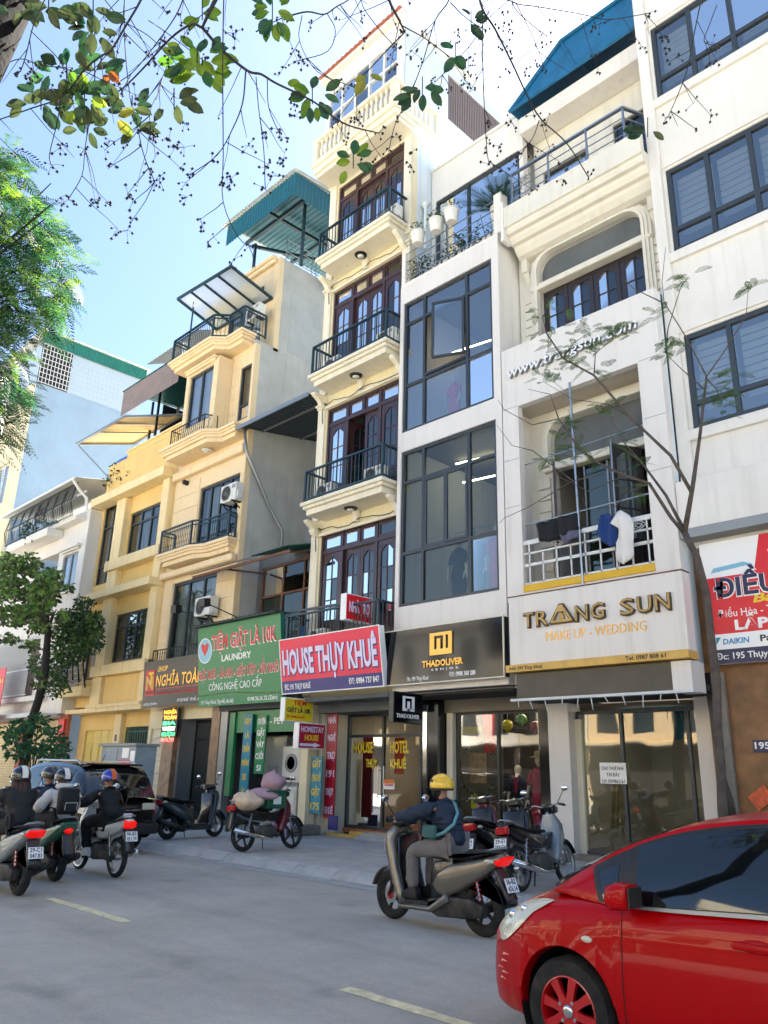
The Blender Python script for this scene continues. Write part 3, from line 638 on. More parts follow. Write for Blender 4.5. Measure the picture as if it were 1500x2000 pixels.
box('transom_bar', MATS['alu_dark'], G, xw(W2, .24)+.04, xw(W2, .72)-.04, 12.75, 12.81, zw(W2, .62)-.03, zw(W2, .62)+.03)
# tube lamps and furnishing seen through the panes
for (xa, ya, za) in ((-12.0, 14.6, 8.7), (-11.4, 13.6, 8.75), (-12.1, 14.2, 12.3)):
    MB().tube([(xa, ya, za), (xa+1.3, ya+.2, za)], .02, 8).build('tube_lamp', mat('tube_light', '#fff4dc', .4, emit=3.), G)
mat('fill_panel_glow', '#fff1d8', .5, emit=1.6)  # glow of the added fill panels that brighten the ground floor rooms
for (xa, za) in ((-11.9, 9.1), (-10.6, 9.1)): MB().tube([(xa, 14.3, za), (xa+1.1, 14.5, za)], .02, 8).build('tube_lamp', MATS['tube_light'], G)
box('clothes_rail', MATS['steel'], G, -11.7, -9.7, 13.9, 13.93, 7.1, 7.13)
# terrace: posts, rails, back wall with ribbon window
box('terrace_post', MATS['white_wall'], G, -9.44, -9.22, 12.72, 13.0, 13.862, 15.0, bevel=.01)
box('terrace_post', MATS['white_wall'], G, -12.5, -12.38, 12.72, 12.86, 13.862, 14.85, bevel=.008)
b = MB()
for k in range(4): b.tube([(-12.44, 12.78, 14.05+k*.26), (-9.42, 12.78, 14.05+k*.28)], .016, 6)
for xx in (-11.35, -10.3): b.tube([(xx, 12.78, 13.86), (xx, 12.78, 14.9)], .016, 6)
b.build('terrace_railing', MATS['steel'], G)
MB().wall(x0, x1, 13.62, 18.3, 13.9, 14.1, [(-12.35, -9.45, 15.1, 17.2)]).build('terrace_wall', MATS['white_wall'], G)
window(G, -12.35, -9.45, 15.1, 17.2, 13.93, (.4,), (), 'alu_dark', 'glass_sky', .08, curtain='curtain_white', cy=.5)
box('top_block', MATS['white_wall'], G, x0, x1, 14.6, 22, 13.7, 18.3); box('top_roof', MATS['white_wall'], G, x0, x1, 13.85, 22.05, 18.302, 18.4)
box('gold_panel', MATS['sign_black'], G, x0, x1, 12.86, 12.9, 3.25, 3.3)
# ------------------------------------------------------------------ white house with the framed balcony (make-up studio)
S_ = thing('studio_house', 'white house with framed balcony, arched upper window and TRANG SUN make-up studio below', 'house', (-7.5, 12.7, .14))
x0, x1 = -9.30, -5.66; BY = 13.5
OP = (-8.9, -6.12, 5.06, 9.15)
MB().wall(x0, x1, 4.9, 10.62, 12.7, 12.86, [OP]).build('balcony_frame', MATS['white_panel'], S_, bevel=0)
box('frame_side', MATS['pale_side'], S_, x1-.14, x1, 12.862, BY, 3.3, 10.62); box('frame_side', MATS['white_panel'], S_, x0, x0+.14, 12.862, BY, 3.3, 10.62)
box('frame_soffit', MATS['room_light'], S_, x0+.14, x1-.14, 12.862, BY, 9.2, 9.35); box('balcony_floor', MATS['terracotta'], S_, x0+.14, x1-.14, 12.862, BY, 4.85, 5.0)
for zz in (6.9, 7.95, 9.16):
    for (xa, xb) in ((x0, -8.92), (-6.1, x1)): box('panel_joint', MATS['alu_grey'], S_, xa, xb, 12.6985, 12.701, zz, zz+.012)
AR1 = (-8.62, -6.02, 5.0, 8.9); AR2 = (-8.72, -6.1, 10.2, 13.2)
MB().wall(x0, x1, 3.3, 14.2, BY, BY+.25, [AR1, (-8.72, -6.1, 10.0, 13.2)]).build('main_wall', MATS['studio_trim'], S_)
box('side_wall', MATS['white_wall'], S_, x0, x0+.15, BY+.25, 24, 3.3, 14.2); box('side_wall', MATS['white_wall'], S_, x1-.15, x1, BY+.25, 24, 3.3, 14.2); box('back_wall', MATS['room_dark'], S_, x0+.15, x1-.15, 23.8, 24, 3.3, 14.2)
for f in (4.95, 9.6, 14.2): box('floor_slab', MATS['room'], S_, x0+.15, x1-.15, BY+.26, 23.8, f-.15, f)
def arch_surround(t, x0, x1, z0, z1, Y, r=.42, w_=.2, steps=3, m='studio_trim'):
    for k in range(steps):
        a = w_*k/steps; d = .06+.035*(steps-k); out = []; inn = []
        def path(o):
            X0, X1, Z1, rr = x0-o, x1+o, z1+o, r+o; P = [(X0, z0)]
            for i in range(9): t_ = math.pi-math.pi/2*i/8; P.append((X0+rr+rr*math.cos(t_), Z1-rr+rr*math.sin(t_)))
            for i in range(9): t_ = math.pi/2-math.pi/2*i/8; P.append((X1-rr+rr*math.cos(t_), Z1-rr+rr*math.sin(t_)))
            P.append((X1, z0)); return P
        A = path(a); Bp = path(a+w_/steps-.002); vs = []; n = len(A)
        for (u, v) in A: vs += [(u, Y-d, v), (u, Y+.02, v)]
        for (u, v) in Bp: vs += [(u, Y-d, v), (u, Y+.02, v)]
        fs = []
        for i in range(n-1):
            a0, a1, b0, b1 = 2*i, 2*i+2, 2*n+2*i, 2*n+2*i+2
            fs += [(a0, a1, b1, b0), (a0, a0+1, a1+1, a1), (b0, b1, b1+1, b0+1)]
        MB().add(vs, fs).build('arch_moulding', MATS[m], t, smooth=30)
    # fill the two corners behind the rounded head
    for sx in (0, 1):
        P = []
        for i in range(9):
            t_ = math.pi-math.pi/2*i/8; u = x0+r+r*math.cos(t_); v = z1-r+r*math.sin(t_); P.append((u if not sx else x0+x1-u, v))
        P.append((x0 if not sx else x1, z1)); MB().prism(P, Y+.001, Y+.2, 'y').build('arch_spandrel', MATS[m], t)
arch_surround(S_, -8.72, -6.1, 10.7, 13.2, BY); arch_surround(S_, -8.62, -6.02, 7.9, 8.9, BY, r=.4)
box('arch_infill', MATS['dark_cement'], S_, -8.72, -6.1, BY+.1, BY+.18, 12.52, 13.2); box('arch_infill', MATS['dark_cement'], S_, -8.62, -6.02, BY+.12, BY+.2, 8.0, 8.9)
MB().box(-8.9, -5.9, BY-.16, BY+.1, 12.3, 12.4).box(-8.86, -5.94, BY-.1, BY+.1, 12.401, 12.5).build('lintel_moulding', MATS['studio_trim'], S_, bevel=.02)
MB().box(-8.8, -5.85, BY-.12, BY+.1, 7.78, 7.88).box(-8.76, -5.9, BY-.07, BY+.1, 7.881, 7.98).build('lintel_moulding', MATS['studio_trim'], S_, bevel=.02)
for i in range(4): door_leaf(S_, -8.7+i*.648, -8.7+(i+1)*.648-.012, 9.8, 12.29, BY+.09, 'dark_wood', bottom=.3, rows=3)
for i in range(8):
    for (xa, xb) in ((-9.14, -8.8), (-6.02, -5.82)): box('quoin', MATS['studio_trim'], S_, xa, xb, BY-.05, BY, 10.65+i*.21, 10.65+i*.21+.19, bevel=.012)
for i in range(10): box('quoin', MATS['studio_trim'], S_, -8.98, -8.66, BY-.05, BY, 5.1+i*.26, 5.1+i*.26+.235, bevel=.012)
# open balcony doors: two folded leaves, dark opening between, green glass screen
door_leaf(S_, -8.6, -7.95, 5.02, 7.77, BY-.02, 'dark_wood', ang=R(-58), bottom=.3); door_leaf(S_, -6.9, -6.2, 5.02, 7.77, BY-.62, 'dark_wood', ang=R(62), bottom=.3)
box('screen', MATS['glass_green'], S_, -7.9, -6.9, BY+.1, BY+.12, 5.02, 7.77)
for xx in (-7.93, -7.4, -6.9): box('screen_post', MATS['alu_grey'], S_, xx, xx+.035, BY+.08, BY+.14, 5.02, 7.77)
b = MB()
zt = 6.1
b.box(OP[0], OP[1], 12.74, 12.80, zt-.06, zt+.03)
for zz, rr in ((5.62, .03), (5.24, .018), (5.86, .018)): b.box(OP[0], OP[1], 12.755, 12.785, zz-rr, zz+rr)
for i in range(9):
    xx = OP[0]+.12+i*(OP[1]-OP[0]-.24)/8; b.box(xx-.012, xx+.012, 12.755, 12.785, 5.06, zt-.06 if i % 4 == 0 else 5.86)
for xx in (-8.1, -7.0, -6.4):
    for s in (.09, .045):
        for (u, v) in ((1, 1), (1, -1), (-1, 1), (-1, -1)): b.bar((xx+u*s*1.7, 12.77, 5.97), (xx, 12.77, 5.97+v*s), .012)
b.build('balcony_railing', MATS['iron_white'], S_)
box('balcony_edge', MATS['ledge_yellow'], S_, OP[0]+.002, OP[1]-.002, 12.68, 12.86, 5.062, 5.2, bevel=.006)
b = MB(); b.tube([(-7.55, 12.68, 4.95), (-7.6, 12.68, 9.25)], .025, 7); b.tube([(-6.85, 12.8, 5.2), (-6.85, 12.8, 7.8)], .016, 6); b.tube([(OP[0], 12.9, 7.85), (OP[1], 12.9, 7.95)], .014, 6); b.tube([(OP[0], 12.85, 6.5), (OP[1], 12.85, 6.55)], .018, 6)
b.build('laundry_pole', MATS['steel'], S_)
# big moulded cornice, parapet and rail of the roof terrace
P = [(BY+.1, 13.25), (13.32, 13.25), (13.2, 13.3), (13.1, 13.42), (13.06, 13.5), (12.96, 13.52), (12.9, 13.6), (12.88, 13.68), (12.78, 13.7), (12.74, 13.78), (12.74, 13.84), (12.68, 13.85), (12.68, 14.42), (12.84, 14.42), (12.84, 14.0), (BY+.1, 14.0)]
MB().prism(P, -9.12, -5.64, axis='x').build('cornice', MATS['studio_trim'], S_, bevel=.006)
box('corner_block', MATS['white_wall'], S_, -9.2, -9.121, 12.66, 12.95, 13.5, 14.6)
for k in (0, 1): MB().prism([(13.3, 13.2), (13.3, 12.9), (13.36, 12.9), (BY, 12.62), (BY, 13.25), (13.3, 13.25)], (-9.1, -5.9)[k], (-8.95, -5.75)[k], axis='x').build('corbel', MATS['studio_trim'], S_, bevel=.01)
b = MB()
for k, zz in enumerate((14.62, 14.84, 15.06)): b.tube([(-8.95, 12.78, zz), (-6.0, 12.78, zz)], .014, 6); b.tube([(-6.0, 12.78, zz), (-5.72, 13.4, zz)], .014, 6)
b.bar((-8.97, 12.78, 15.33), (-5.98, 12.78, 15.33), .07, .05); b.bar((-6.0, 12.78, 15.33), (-5.72, 13.4, 15.33), .07, .05)
for xx in (-8.93, -7.9, -6.9, -6.0): b.bar((xx, 12.78, 14.42), (xx, 12.78, 15.31), .04)
b.build('terrace_railing', MATS['steel'], S_)
MB().wall(-9.25, -5.7, 14.2, 18.1, 14.3, 14.5, [(-9.0, -7.75, 14.3, 16.4), (-7.0, -6.1, 14.5, 16.6)]).build('terrace_wall', MATS['studio_trim'], S_)
window(S_, -9.0, -7.75, 14.3, 16.4, 14.36, (.5,), (), 'alu_dark', 'glass_dark', .06); window(S_, -7.0, -6.1, 14.5, 16.6, 14.36, (.5,), (), 'alu_dark', 'glass_dark', .06)
box('terrace_room', MATS['room_dark'], S_, -9.2, -5.75, 15.0, 22, 14.3, 17.9)
box('roof_beam', MATS['white_wall'], S_, -9.28, -5.66, 13.7, 14.3, 17.45, 17.95, bevel=.02)
b = MB(); b.add([(-9.4, 13.5, 18.1), (-8.0, 13.9, 19.75), (-5.7, 13.9, 19.75), (-5.7, 13.5, 18.1), (-9.4, 20, 18.6), (-8.0, 20, 20.2), (-5.7, 20, 20.2)], [(0, 3, 2, 1), (0, 1, 5, 4), (1, 2, 6, 5)]); b.build('tarpaulin_roof', MATS['tarp_blue'], S_)
b = MB(); b.tube([(-9.4, 13.46, 18.1), (-8.0, 13.86, 19.76), (-5.7, 13.86, 19.76)], .05, 6); b.tube([(-9.4, 13.45, 18.08), (-5.7, 13.45, 18.08)], .04, 6); b.tube([(-8.0, 13.87, 19.7), (-7.4, 13.47, 18.1)], .03, 6); b.build('tarpaulin_frame', MATS['tarp_blue'], S_)
# ------------------------------------------------------------------ white building on the right with ribbon windows
W_ = thing('ribbon_window_building', 'tall white building at the right edge with grey framed ribbon windows and blinds', 'building', (-3, 13.1, .14))
x0, x1 = -5.65, 4.0
rows = [(7.67, 9.6), (11.48, 13.46), (15.33, 17.3), (19.2, 21.2)]
shell(W_, x0, x1, 13.1, 24, 5.45, 23, [(-5.36, 3.5, a, b) for a, b in rows], 'white_wall', 'white_wall', floors=[7.2, 11, 14.9, 18.8], room='room_light')
for a, b in rows:
    fo = window(W_, -5.36, 3.5, a, b, 13.13, tuple((k*.82)/8.86 for k in range(1, 11)), (.735,), 'alu_dark', 'glass_sky', .09, depth=.1)
    for i in range(10):
        xa = -5.30+i*.82
        sh = MB(); n = 9
        for k in range(n): z_ = b-.12-k*.155; sh.hexa([(xa+.04, 13.30+.12, z_-.12), (xa+.76, 13.42, z_-.12), (xa+.76, 13.425, z_-.12), (xa+.04, 13.425, z_-.12), (xa+.04, 13.40, z_), (xa+.76, 13.40, z_), (xa+.76, 13.405, z_), (xa+.04, 13.405, z_)])
        sh.build('window_blind', MATS['blind'], fo)
    box('sill_band', MATS['white_wall'], W_, -5.5, 3.6, 13.02, 13.1, a-.24, a-.03, bevel=.012)
    box('lintel_band', MATS['white_wall'], W_, -5.5, 3.6, 13.06, 13.1, b+.06, b+.12, bevel=.008)
box('corner_pier', MATS['white_wall'], W_, x0+.002, -5.42, 13.0, 13.1, 5.6, 23, bevel=.01)
box('soffit_band', MATS['alu_grey'], W_, x0, x1, 12.75, 13.3, 5.55, 5.72, bevel=.006); box('fascia', MATS['white_wall'], W_, x0, x1, 12.76, 13.1, 5.722, 6.6, bevel=.006)
MB().wall(x0, x1, .14, 5.45, 13.2, 13.4, [(-4.2, 1.5, .16, 3.0)]).build('shop_wall', MATS['granite_brown'], W_)
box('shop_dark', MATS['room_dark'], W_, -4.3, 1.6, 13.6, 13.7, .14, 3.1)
for xx in (-5.3, -4.25): box('shop_pilaster', MATS['stone_base'], W_, xx-.25, xx-.02, 13.1, 13.2, .14, 3.3, bevel=.01)
b = MB()
for k in range(4): b.tube([(-5.52-.03*k, 13.06, 3.3), (-5.5-.02*k, 13.02+.02*k, 2.2), (-5.42+.03*k, 13.0, 1.2), (-5.35+.03*k, 13.05, .16)], .016, 5)
b.tube([(-5.7, 12.98, 10.6), (-5.7, 13.0, 5.6)], .05, 8)
b.build('drain_and_cables', MATS['plastic_black'], W_)
# ------------------------------------------------------------------ beige house with bay balconies
Bg = thing('beige_house', 'tall beige rendered house with moulded bay balconies and a bare cement side wall', 'house', (-21.8, 13.1, .14))
x0, x1 = -23.92, -19.66
WB = [(-23.35, -20.72, 4.75, 7.45), (-22.25, -19.92, 8.6, 10.6), (-22.76, -21.28, 12.75, 14.78), (-20.42, -19.8, 12.5, 14.5), (-23.32, -23.1, 12.6, 14.55)]
shell(Bg, x0, x1, 13.1, 24, 3.3, 15.2, WB[:2]+[(-22.9, -21.1, 12.6, 14.9), WB[3], WB[4]], 'beige_wall', 'raw_cement', floors=[4.6, 8.5, 12.1], room='room')
window(Bg, *WB[0], 13.16, (.36, .7), (), 'alu_dark', 'glass_dark', .09, curtain='curtain_white', cy=.2)
window(Bg, *WB[1], 13.16, (.26, .5, .75), (), 'alu_dark', 'glass_dark', .08, curtain='curtain_white', cy=.25, cbreak=(.4, .8))
window(Bg, *WB[3], 13.14, (), (.72,), 'alu_dark', 'glass_dark', .07, curtain='curtain_white')
window(Bg, *WB[4], 13.14, (), (.72,), 'alu_dark', 'glass_dark', .05)
# upper bay
MB().wall(-23.0, -20.95, 12.0, 15.0, 12.55, 12.7, [WB[2]]).build('bay_wall', MATS['beige_wall'], Bg)
box('bay_cheek', MATS['beige_wall'], Bg, -21.1, -20.95, 12.7, 13.1, 12.0, 15.0); box('bay_cheek', MATS['beige_wall'], Bg, -23.0, -22.85, 12.7, 13.1, 12.0, 15.0)
window(Bg, *WB[2], 12.6, (.5,), (), 'alu_dark', 'glass_sky', .08, curtain='curtain_white', cy=.15)
MB().box(-22.95, -21.1, 12.45, 12.55, 14.86, 14.95).box(-23.0, -21.05, 12.4, 12.55, 14.951, 15.02).build('window_hood', MATS['beige_trim'], Bg, bevel=.012)
for i in range(5):
    for (xa, xb, yy) in ((-20.93, -20.5, 13.1), (-19.76, x1, 13.1), (x0, -23.4, 13.1)):
        box('render_course', MATS['beige_wall'], Bg, xa, xb-.004, yy-.018, yy, 12.3+i*.55, 12.3+i*.55+.53, bevel=.006)
    box('render_course', MATS['beige_wall'], Bg, -21.2, -20.952, 12.53, 12.55, 12.3+i*.52, 12.3+i*.52+.5, bevel=.006); box('render_course', MATS['beige_wall'], Bg, -22.998, -22.8, 12.53, 12.55, 12.3+i*.52, 12.3+i*.52+.5, bevel=.006)
for i in range(5):
    for (xa, xb) in ((-23.9, -22.3), (-19.88, x1)): box('render_course', MATS['beige_wall'], Bg, xa, xb-.004, 13.08, 13.1, 8.55+i*.5, 8.55+i*.5+.48, bevel=.006)
    for (xa, xb) in ((-23.9, -23.4), (-20.68, x1)): box('render_course', MATS['beige_wall'], Bg, xa, xb-.004, 13.08, 13.1, 4.9+i*.55, 4.9+i*.55+.53, bevel=.006)
def bay_slab(t, z, yf, yb, xs, m='beige_trim', h=.45):
    """moulded slab with a stepped plan: xs = [(x, y front)] corner list from left to right"""
    b = MB(); zz = z
    for (s, th) in ((0, .09), (.06, .07), (.11, .1), (.2, .14)):
        P = [(xs[0][0]+s, yb)]+[(x+(s if k == 0 else -s if k == len(xs)-1 else (s if xs[k-1][1] > y or (k+1 < len(xs) and xs[k+1][1] > y and xs[k-1][1] == y) else 0)*0), y+s) for k, (x, y) in enumerate(xs)]+[(xs[-1][0]-s, yb)]
        b.prism(P, zz-th, zz, axis='z'); zz -= th+.0015
    return b.build('balcony_slab', MATS[m], t)
bay_slab(Bg, 8.35, 0, 13.1, [(-23.6, 12.45), (-21.6, 12.45), (-21.0, 12.7), (-19.7, 12.7)])
bay_slab(Bg, 12.15, 0, 13.1, [(-23.8, 12.2), (-21.0, 12.2), (-20.6, 12.55), (-19.68, 12.55)])
bay_slab(Bg, 15.55, 0, 13.1, [(-23.75, 12.1), (-21.0, 12.1), (-20.6, 12.5), (-19.68, 12.5)])
box('string_course', MATS['beige_trim'], Bg, x0, x1-.002, 12.9, 13.1, 11.2, 11.5, bevel=.03); ceiling_light(Bg, -21.5, 12.75, 11.69, False)
box('string_course', MATS['beige_trim'], Bg, x0, x1-.002, 12.85, 13.08, 7.62, 7.85, bevel=.04)
railing(Bg, [(-23.5, 13.05), (-23.5, 12.55), (-21.6, 12.55), (-21.0, 12.8), (-19.85, 12.8), (-19.85, 13.05)], 8.35, 9.2, 'iron_teal', sp=.11, rail=.04, rails=(1., .85), style='scroll')
railing(Bg, [(-23.2, 12.7), (-23.2, 12.3), (-21.1, 12.3), (-20.95, 12.7)], 12.15, 12.75, 'iron', sp=.13, rail=.025, style='scroll')
railing(Bg, [(-23.6, 13.5), (-23.6, 12.2), (-21.0, 12.2), (-20.6, 12.6), (-19.75, 12.6), (-19.75, 13.5)], 15.55, 16.45, 'iron_teal', sp=.12, rail=.045, rails=(1., .86), style='scroll')
railing(Bg, [(-23.6, 12.95), (-23.6, 12.8), (-20.6, 12.8), (-20.6, 12.95)], 4.62, 5.2, 'iron', sp=.14, rail=.025, style='scroll')
box('planter_ledge', MATS['beige_trim'], Bg, -23.7, -20.5, 12.75, 13.08, 4.45, 4.6, bevel=.02)
# top storey, set back
MB().wall(x0, x1, 15.2, 19.0, 13.8, 14.0, [(-22.6, -20.5, 15.6, 18.2)]).build('top_wall', MATS['beige_wall'], Bg)
window(Bg, -22.6, -20.5, 15.6, 18.2, 13.85, (.33, .66), (), 'alu_dark', 'glass_sky', .08, curtain='curtain_white')
box('top_side', MATS['raw_cement'], Bg, x1-.15, x1, 14.001, 24, 15.321, 19.0); box('top_side', MATS['raw_cement'], Bg, x0, x0+.15, 14.001, 24, 15.321, 19.0)
box('top_roof', MATS['raw_cement'], Bg, x0+.2, x1-.2, 14.1, 24, 18.6, 18.75)
MB().box(x0-.05, x1-.16, 13.66, 13.8, 18.8, 18.95).box(x0-.05, x1-.16, 13.58, 13.8, 18.951, 19.1).build('eaves_moulding', MATS['beige_trim'], Bg, bevel=.03)
pr = box('cement_patch', mat('cement_new', '#aeb1b0', .9, var=.1, vscale=1.5, bump=.2, bscale=25), Bg, x1, x1+.006, 14.4, 15.8, 15.4, 17.8)
b = MB(); P4 = [(-23.4, 12.0, 18.05), (-19.9, 12.0, 17.75), (-19.9, 13.75, 17.35), (-23.4, 13.75, 17.55)]
for i in range(4): b.bar(P4[i], P4[(i+1) % 4], .09, .07)
for f in (.25, .5, .75): b.bar(Vector(P4[0]).lerp(Vector(P4[1]), f), Vector(P4[3]).lerp(Vector(P4[2]), f), .07, .06)
b.tube([(-22.9, 12.4, 15.6), (-22.9, 12.4, 17.9)], .03, 6)
cf = b.build('canopy_frame', MATS['iron_teal'], Bg)
for i in range(4):
    a = Vector(P4[0]).lerp(Vector(P4[1]), i/4); c = Vector(P4[0]).lerp(Vector(P4[1]), (i+1)/4); d = Vector(P4[3]).lerp(Vector(P4[2]), i/4); e = Vector(P4[3]).lerp(Vector(P4[2]), (i+1)/4); u = Vector((0, 0, .045))
    MB().add([a+u, c+u, e+u, d+u], [(0, 1, 2, 3)]).build('canopy_pane', mat('frosted', '#d3dbdc', .5, trans=.55), cf)
# roof shed with teal corrugated skirt
Rz = 21.6; A0 = (-22.6, 13.3); A1 = (-18.4, 13.3); A2 = (-18.4, 19.5); A3 = (-22.6, 19.5)
corrugated([(*A0, Rz-.95), (*A1, Rz-.95), (*A1, Rz), (*A0, Rz)], .16, .025, 'roof_skirt', 'tin_teal', Bg)
corrugated([(*A1, Rz-.95), (*A2, Rz-.95), (*A2, Rz), (*A1, Rz)], .16, .025, 'roof_skirt', 'tin_teal', Bg)
corrugated([(A0[0]-.2, A0[1]-.15, Rz+.02), (A1[0]+.15, A1[1]-.15, Rz+.02), (A2[0]+.15, A2[1], Rz+.5), (A3[0]-.2, A3[1], Rz+.5)], .16, .025, 'roof_sheet', 'tin_white', Bg)
corrugated([(A0[0]+.1, A0[1]+.1, Rz-.06), (A0[0]+.1, A3[1], Rz+.2), (A1[0]-.1, A3[1], Rz+.2), (A1[0]-.1, A1[1]+.1, Rz-.06)], .2, .02, 'roof_lining', 'tin_teal', Bg)
b = MB()
for yy in (14.2, 16.2, 18.2): b.bar((A0[0], yy, Rz-.3), (A1[0], yy, Rz-.3), .1, .14)
b.bar((-20.5, 13.4, Rz-.3), (-20.5, 19.4, Rz-.1), .1, .12); b.bar((-22.5, 14.4, Rz-.35), (-20.6, 18.0, Rz-.4), .1, .12)
for (xx, yy) in ((-22.4, 14.5), (-19.2, 14.4), (-22.4, 19), (-19.2, 19)): b.bar((xx, yy, 18.7), (xx, yy, Rz-.25), .09)
b.build('shed_frame', MATS['iron_teal'], Bg)
corrugated([(-19.2, 15.6, 18.7), (-19.2, 19.5, 18.7), (-19.2, 19.5, Rz-.1), (-19.2, 15.6, Rz-.3)], .16, .025, 'shed_cladding', 'tin_teal', Bg)
b = MB()
for k in range(4): b.tube([(-19.72, 14.1, 19.15+k*.26), (-19.72, 17.6, 19.15+k*.26)], .018, 6)
for yy in (14.1, 15.3, 15.5, 16.6, 17.6): b.tube([(-19.72, yy, 19.0), (-19.72, yy, 19.95)], .018, 6)
b.build('roof_railing', MATS['steel'], Bg)
b = MB(); b.tube([(-19.6, 12.9, 11.95), (-19.55, 13.0, 11.2), (-19.5, 14.0, 9.6), (-19.5, 14.6, 8.9), (-19.5, 14.6, 6.5)], .05, 8); b.build('rain_pipe', MATS['alu_grey'], Bg, smooth=True)
MB().lathe([(.09, 0), (.09, -.16), (.05, -.2)], (-23.1, 13.08, 11.0), 12, 'y').build('wall_camera', MATS['iron'], Bg)
ac_unit(-20.05, 12.95, 9.55, 'white air conditioner high on the beige wall beside the third floor window', s=1.05)
ac_unit(-20.75, 12.85, 6.0, 'white air conditioner on the beige house just above the green laundry sign', s=1.05)
ac_unit(-20.15, 13.3, 16.35, 'white air conditioner on the beige house top balcony under the glass canopy', s=.95, bracket=False)
# ground floor of the beige house
MB().wall(x0, x1, .14, 3.3, 13.12, 13.3, [(-22.0, -19.8, .16, 3.0), (-23.75, -22.75, .16, 2.75)]).build('ground_wall', MATS['cream_wall'], Bg)
box('ground_side', MATS['room'], Bg, -19.8, -19.66, 13.31, 24, .14, 3.3); box('ground_side', MATS['room'], Bg, -23.92, -23.8, 13.31, 24, .14, 3.3); box('ground_back', MATS['room'], Bg, -23.8, -19.81, 20, 20.1, .14, 3.3); box('ground_ceiling', MATS['room'], Bg, -23.8, -19.81, 13.31, 20, 3.2, 3.28)
box('marble_column', MATS['marble_brown'], Bg, -22.7, -22.05, 12.95, 13.12, .14, 3.3, bevel=.01)
box('marble_column', MATS['marble_brown'], Bg, -20.1, -19.68, 12.98, 13.12, .14, 3.3, bevel=.01)
b = MB(); b.box(-23.75, -22.75, 13.2, 13.24, .16, 2.75); 
for i in range(13): b.bar((-23.7, 13.18, .3+i*.18), (-22.8, 13.18, .42+i*.18), .03, .05)
b.build('louvred_gate', MATS['cream_trim'], Bg)
fo = window(Bg, -22.0, -19.8, .16, 3.0, 13.6, (.5,), (.2,), 'alu_black', 'glass_dark', .09, name='shop_door')
box('shop_lining', MATS['room_light'], Bg, -22.0, -19.8, 13.3, 13.6, 3.0, 3.05); box('shop_room', MATS['room'], Bg, -22.2, -19.75, 15.6, 15.7, .14, 3.1)
box('door_jamb', MATS['alu_grey'], Bg, -22.04, -21.9, 13.1, 13.6, .14, 3.0); box('door_jamb', MATS['alu_grey'], Bg, -19.9, -19.8, 13.3, 13.6, .14, 3.0)
for (xa, za) in ((-21.6, 2.0), (-20.4, 1.95)):
    s = box('shelf_display', MATS['plastic_white'], Bg, xa-.2, xa+.2, 14.2, 14.3, za-.9, za-.1)
# ------------------------------------------------------------------ low house squeezed in between
Lw = thing('low_shophouse', 'low dark shophouse with tin roofs squeezed between the beige and the cream house', 'house', (-17.9, 13.3, .14))
x0, x1 = -19.64, -16.12
MB().wall(x0, x1, 3.2, 7.9, 13.9, 14.05, [(-19.45, -16.35, 5.3, 7.5)]).build('front_wall', MATS['dark_cement'], Lw)
fo = window(Lw, -19.45, -16.35, 5.3, 7.5, 13.92, (.34, .66), (.42,), 'rust', 'glass_green', .06)
corrugated([(-19.4, 13.99, 5.35), (-16.4, 13.99, 5.35), (-16.4, 13.99, 6.5), (-19.4, 13.99, 6.5)], .11, .02, 'tin_screen', 'tin_dark', fo)
box('side_wall', MATS['dark_cement'], Lw, x0+.01, x0+.12, 14.06, 22, .14, 7.8); box('side_wall', MATS['dark_cement'], Lw, x1-.12, x1-.01, 13.5, 22, .14, 7.8); box('floor_slab', MATS['dark_cement'], Lw, x0+.12, x1-.05, 14.06, 22, 7.6, 7.75); box('floor_slab', MATS['dark_cement'], Lw, x0+.12, x1-.05, 13.0, 22, 3.7, 3.85)
box('back_wall', MATS['dark_cement'], Lw, x0+.12, x1-.05, 18.5, 18.7, .14, 12); box('room_back', MATS['room'], Lw, x0+.14, x1-.06, 16.0, 16.1, .14, 3.7)
corrugated([(x0-.1, 12.7, 11.95), (x1-.02, 12.7, 11.95), (x1-.02, 18.6, 12.9), (x0-.1, 18.6, 12.9)], .18, .03, 'roof_sheet', 'tin_dark', Lw)
b = MB(); b.box(x0-.1, x1-.02, 12.66, 12.7, 11.86, 11.99)
for yy in (13.6, 15.2, 17): b.bar((x0, yy, 11.98+(yy-12.7)*.16), (x1-.05, yy, 11.98+(yy-12.7)*.16), .08, .1)
b.build('roof_purlin', MATS['alu_grey'], Lw)
corrugated([(-17.9, 12.35, 7.3), (x1-.02, 12.35, 7.3), (x1-.02, 13.9, 7.75), (-17.9, 13.9, 7.75)], .16, .025, 'awning_sheet', 'tin_green', Lw)
corrugated([(-21.0, 12.3, 7.22), (-17.92, 12.3, 7.22), (-17.92, 12.86, 7.5), (-21.0, 12.86, 7.5)], .12, .02, 'awning_sheet', 'tin_brown', Lw)
b = MB(); b.box(-20.95, x1-.03, 12.37, 12.41, 7.12, 7.2); b.bar((-19.2, 12.4, 7.15), (-19.2, 13.9, 7.3), .05); b.bar((-16.5, 12.4, 7.2), (-16.5, 13.9, 7.5), .05); b.build('awning_frame', MATS['rust'], Lw)
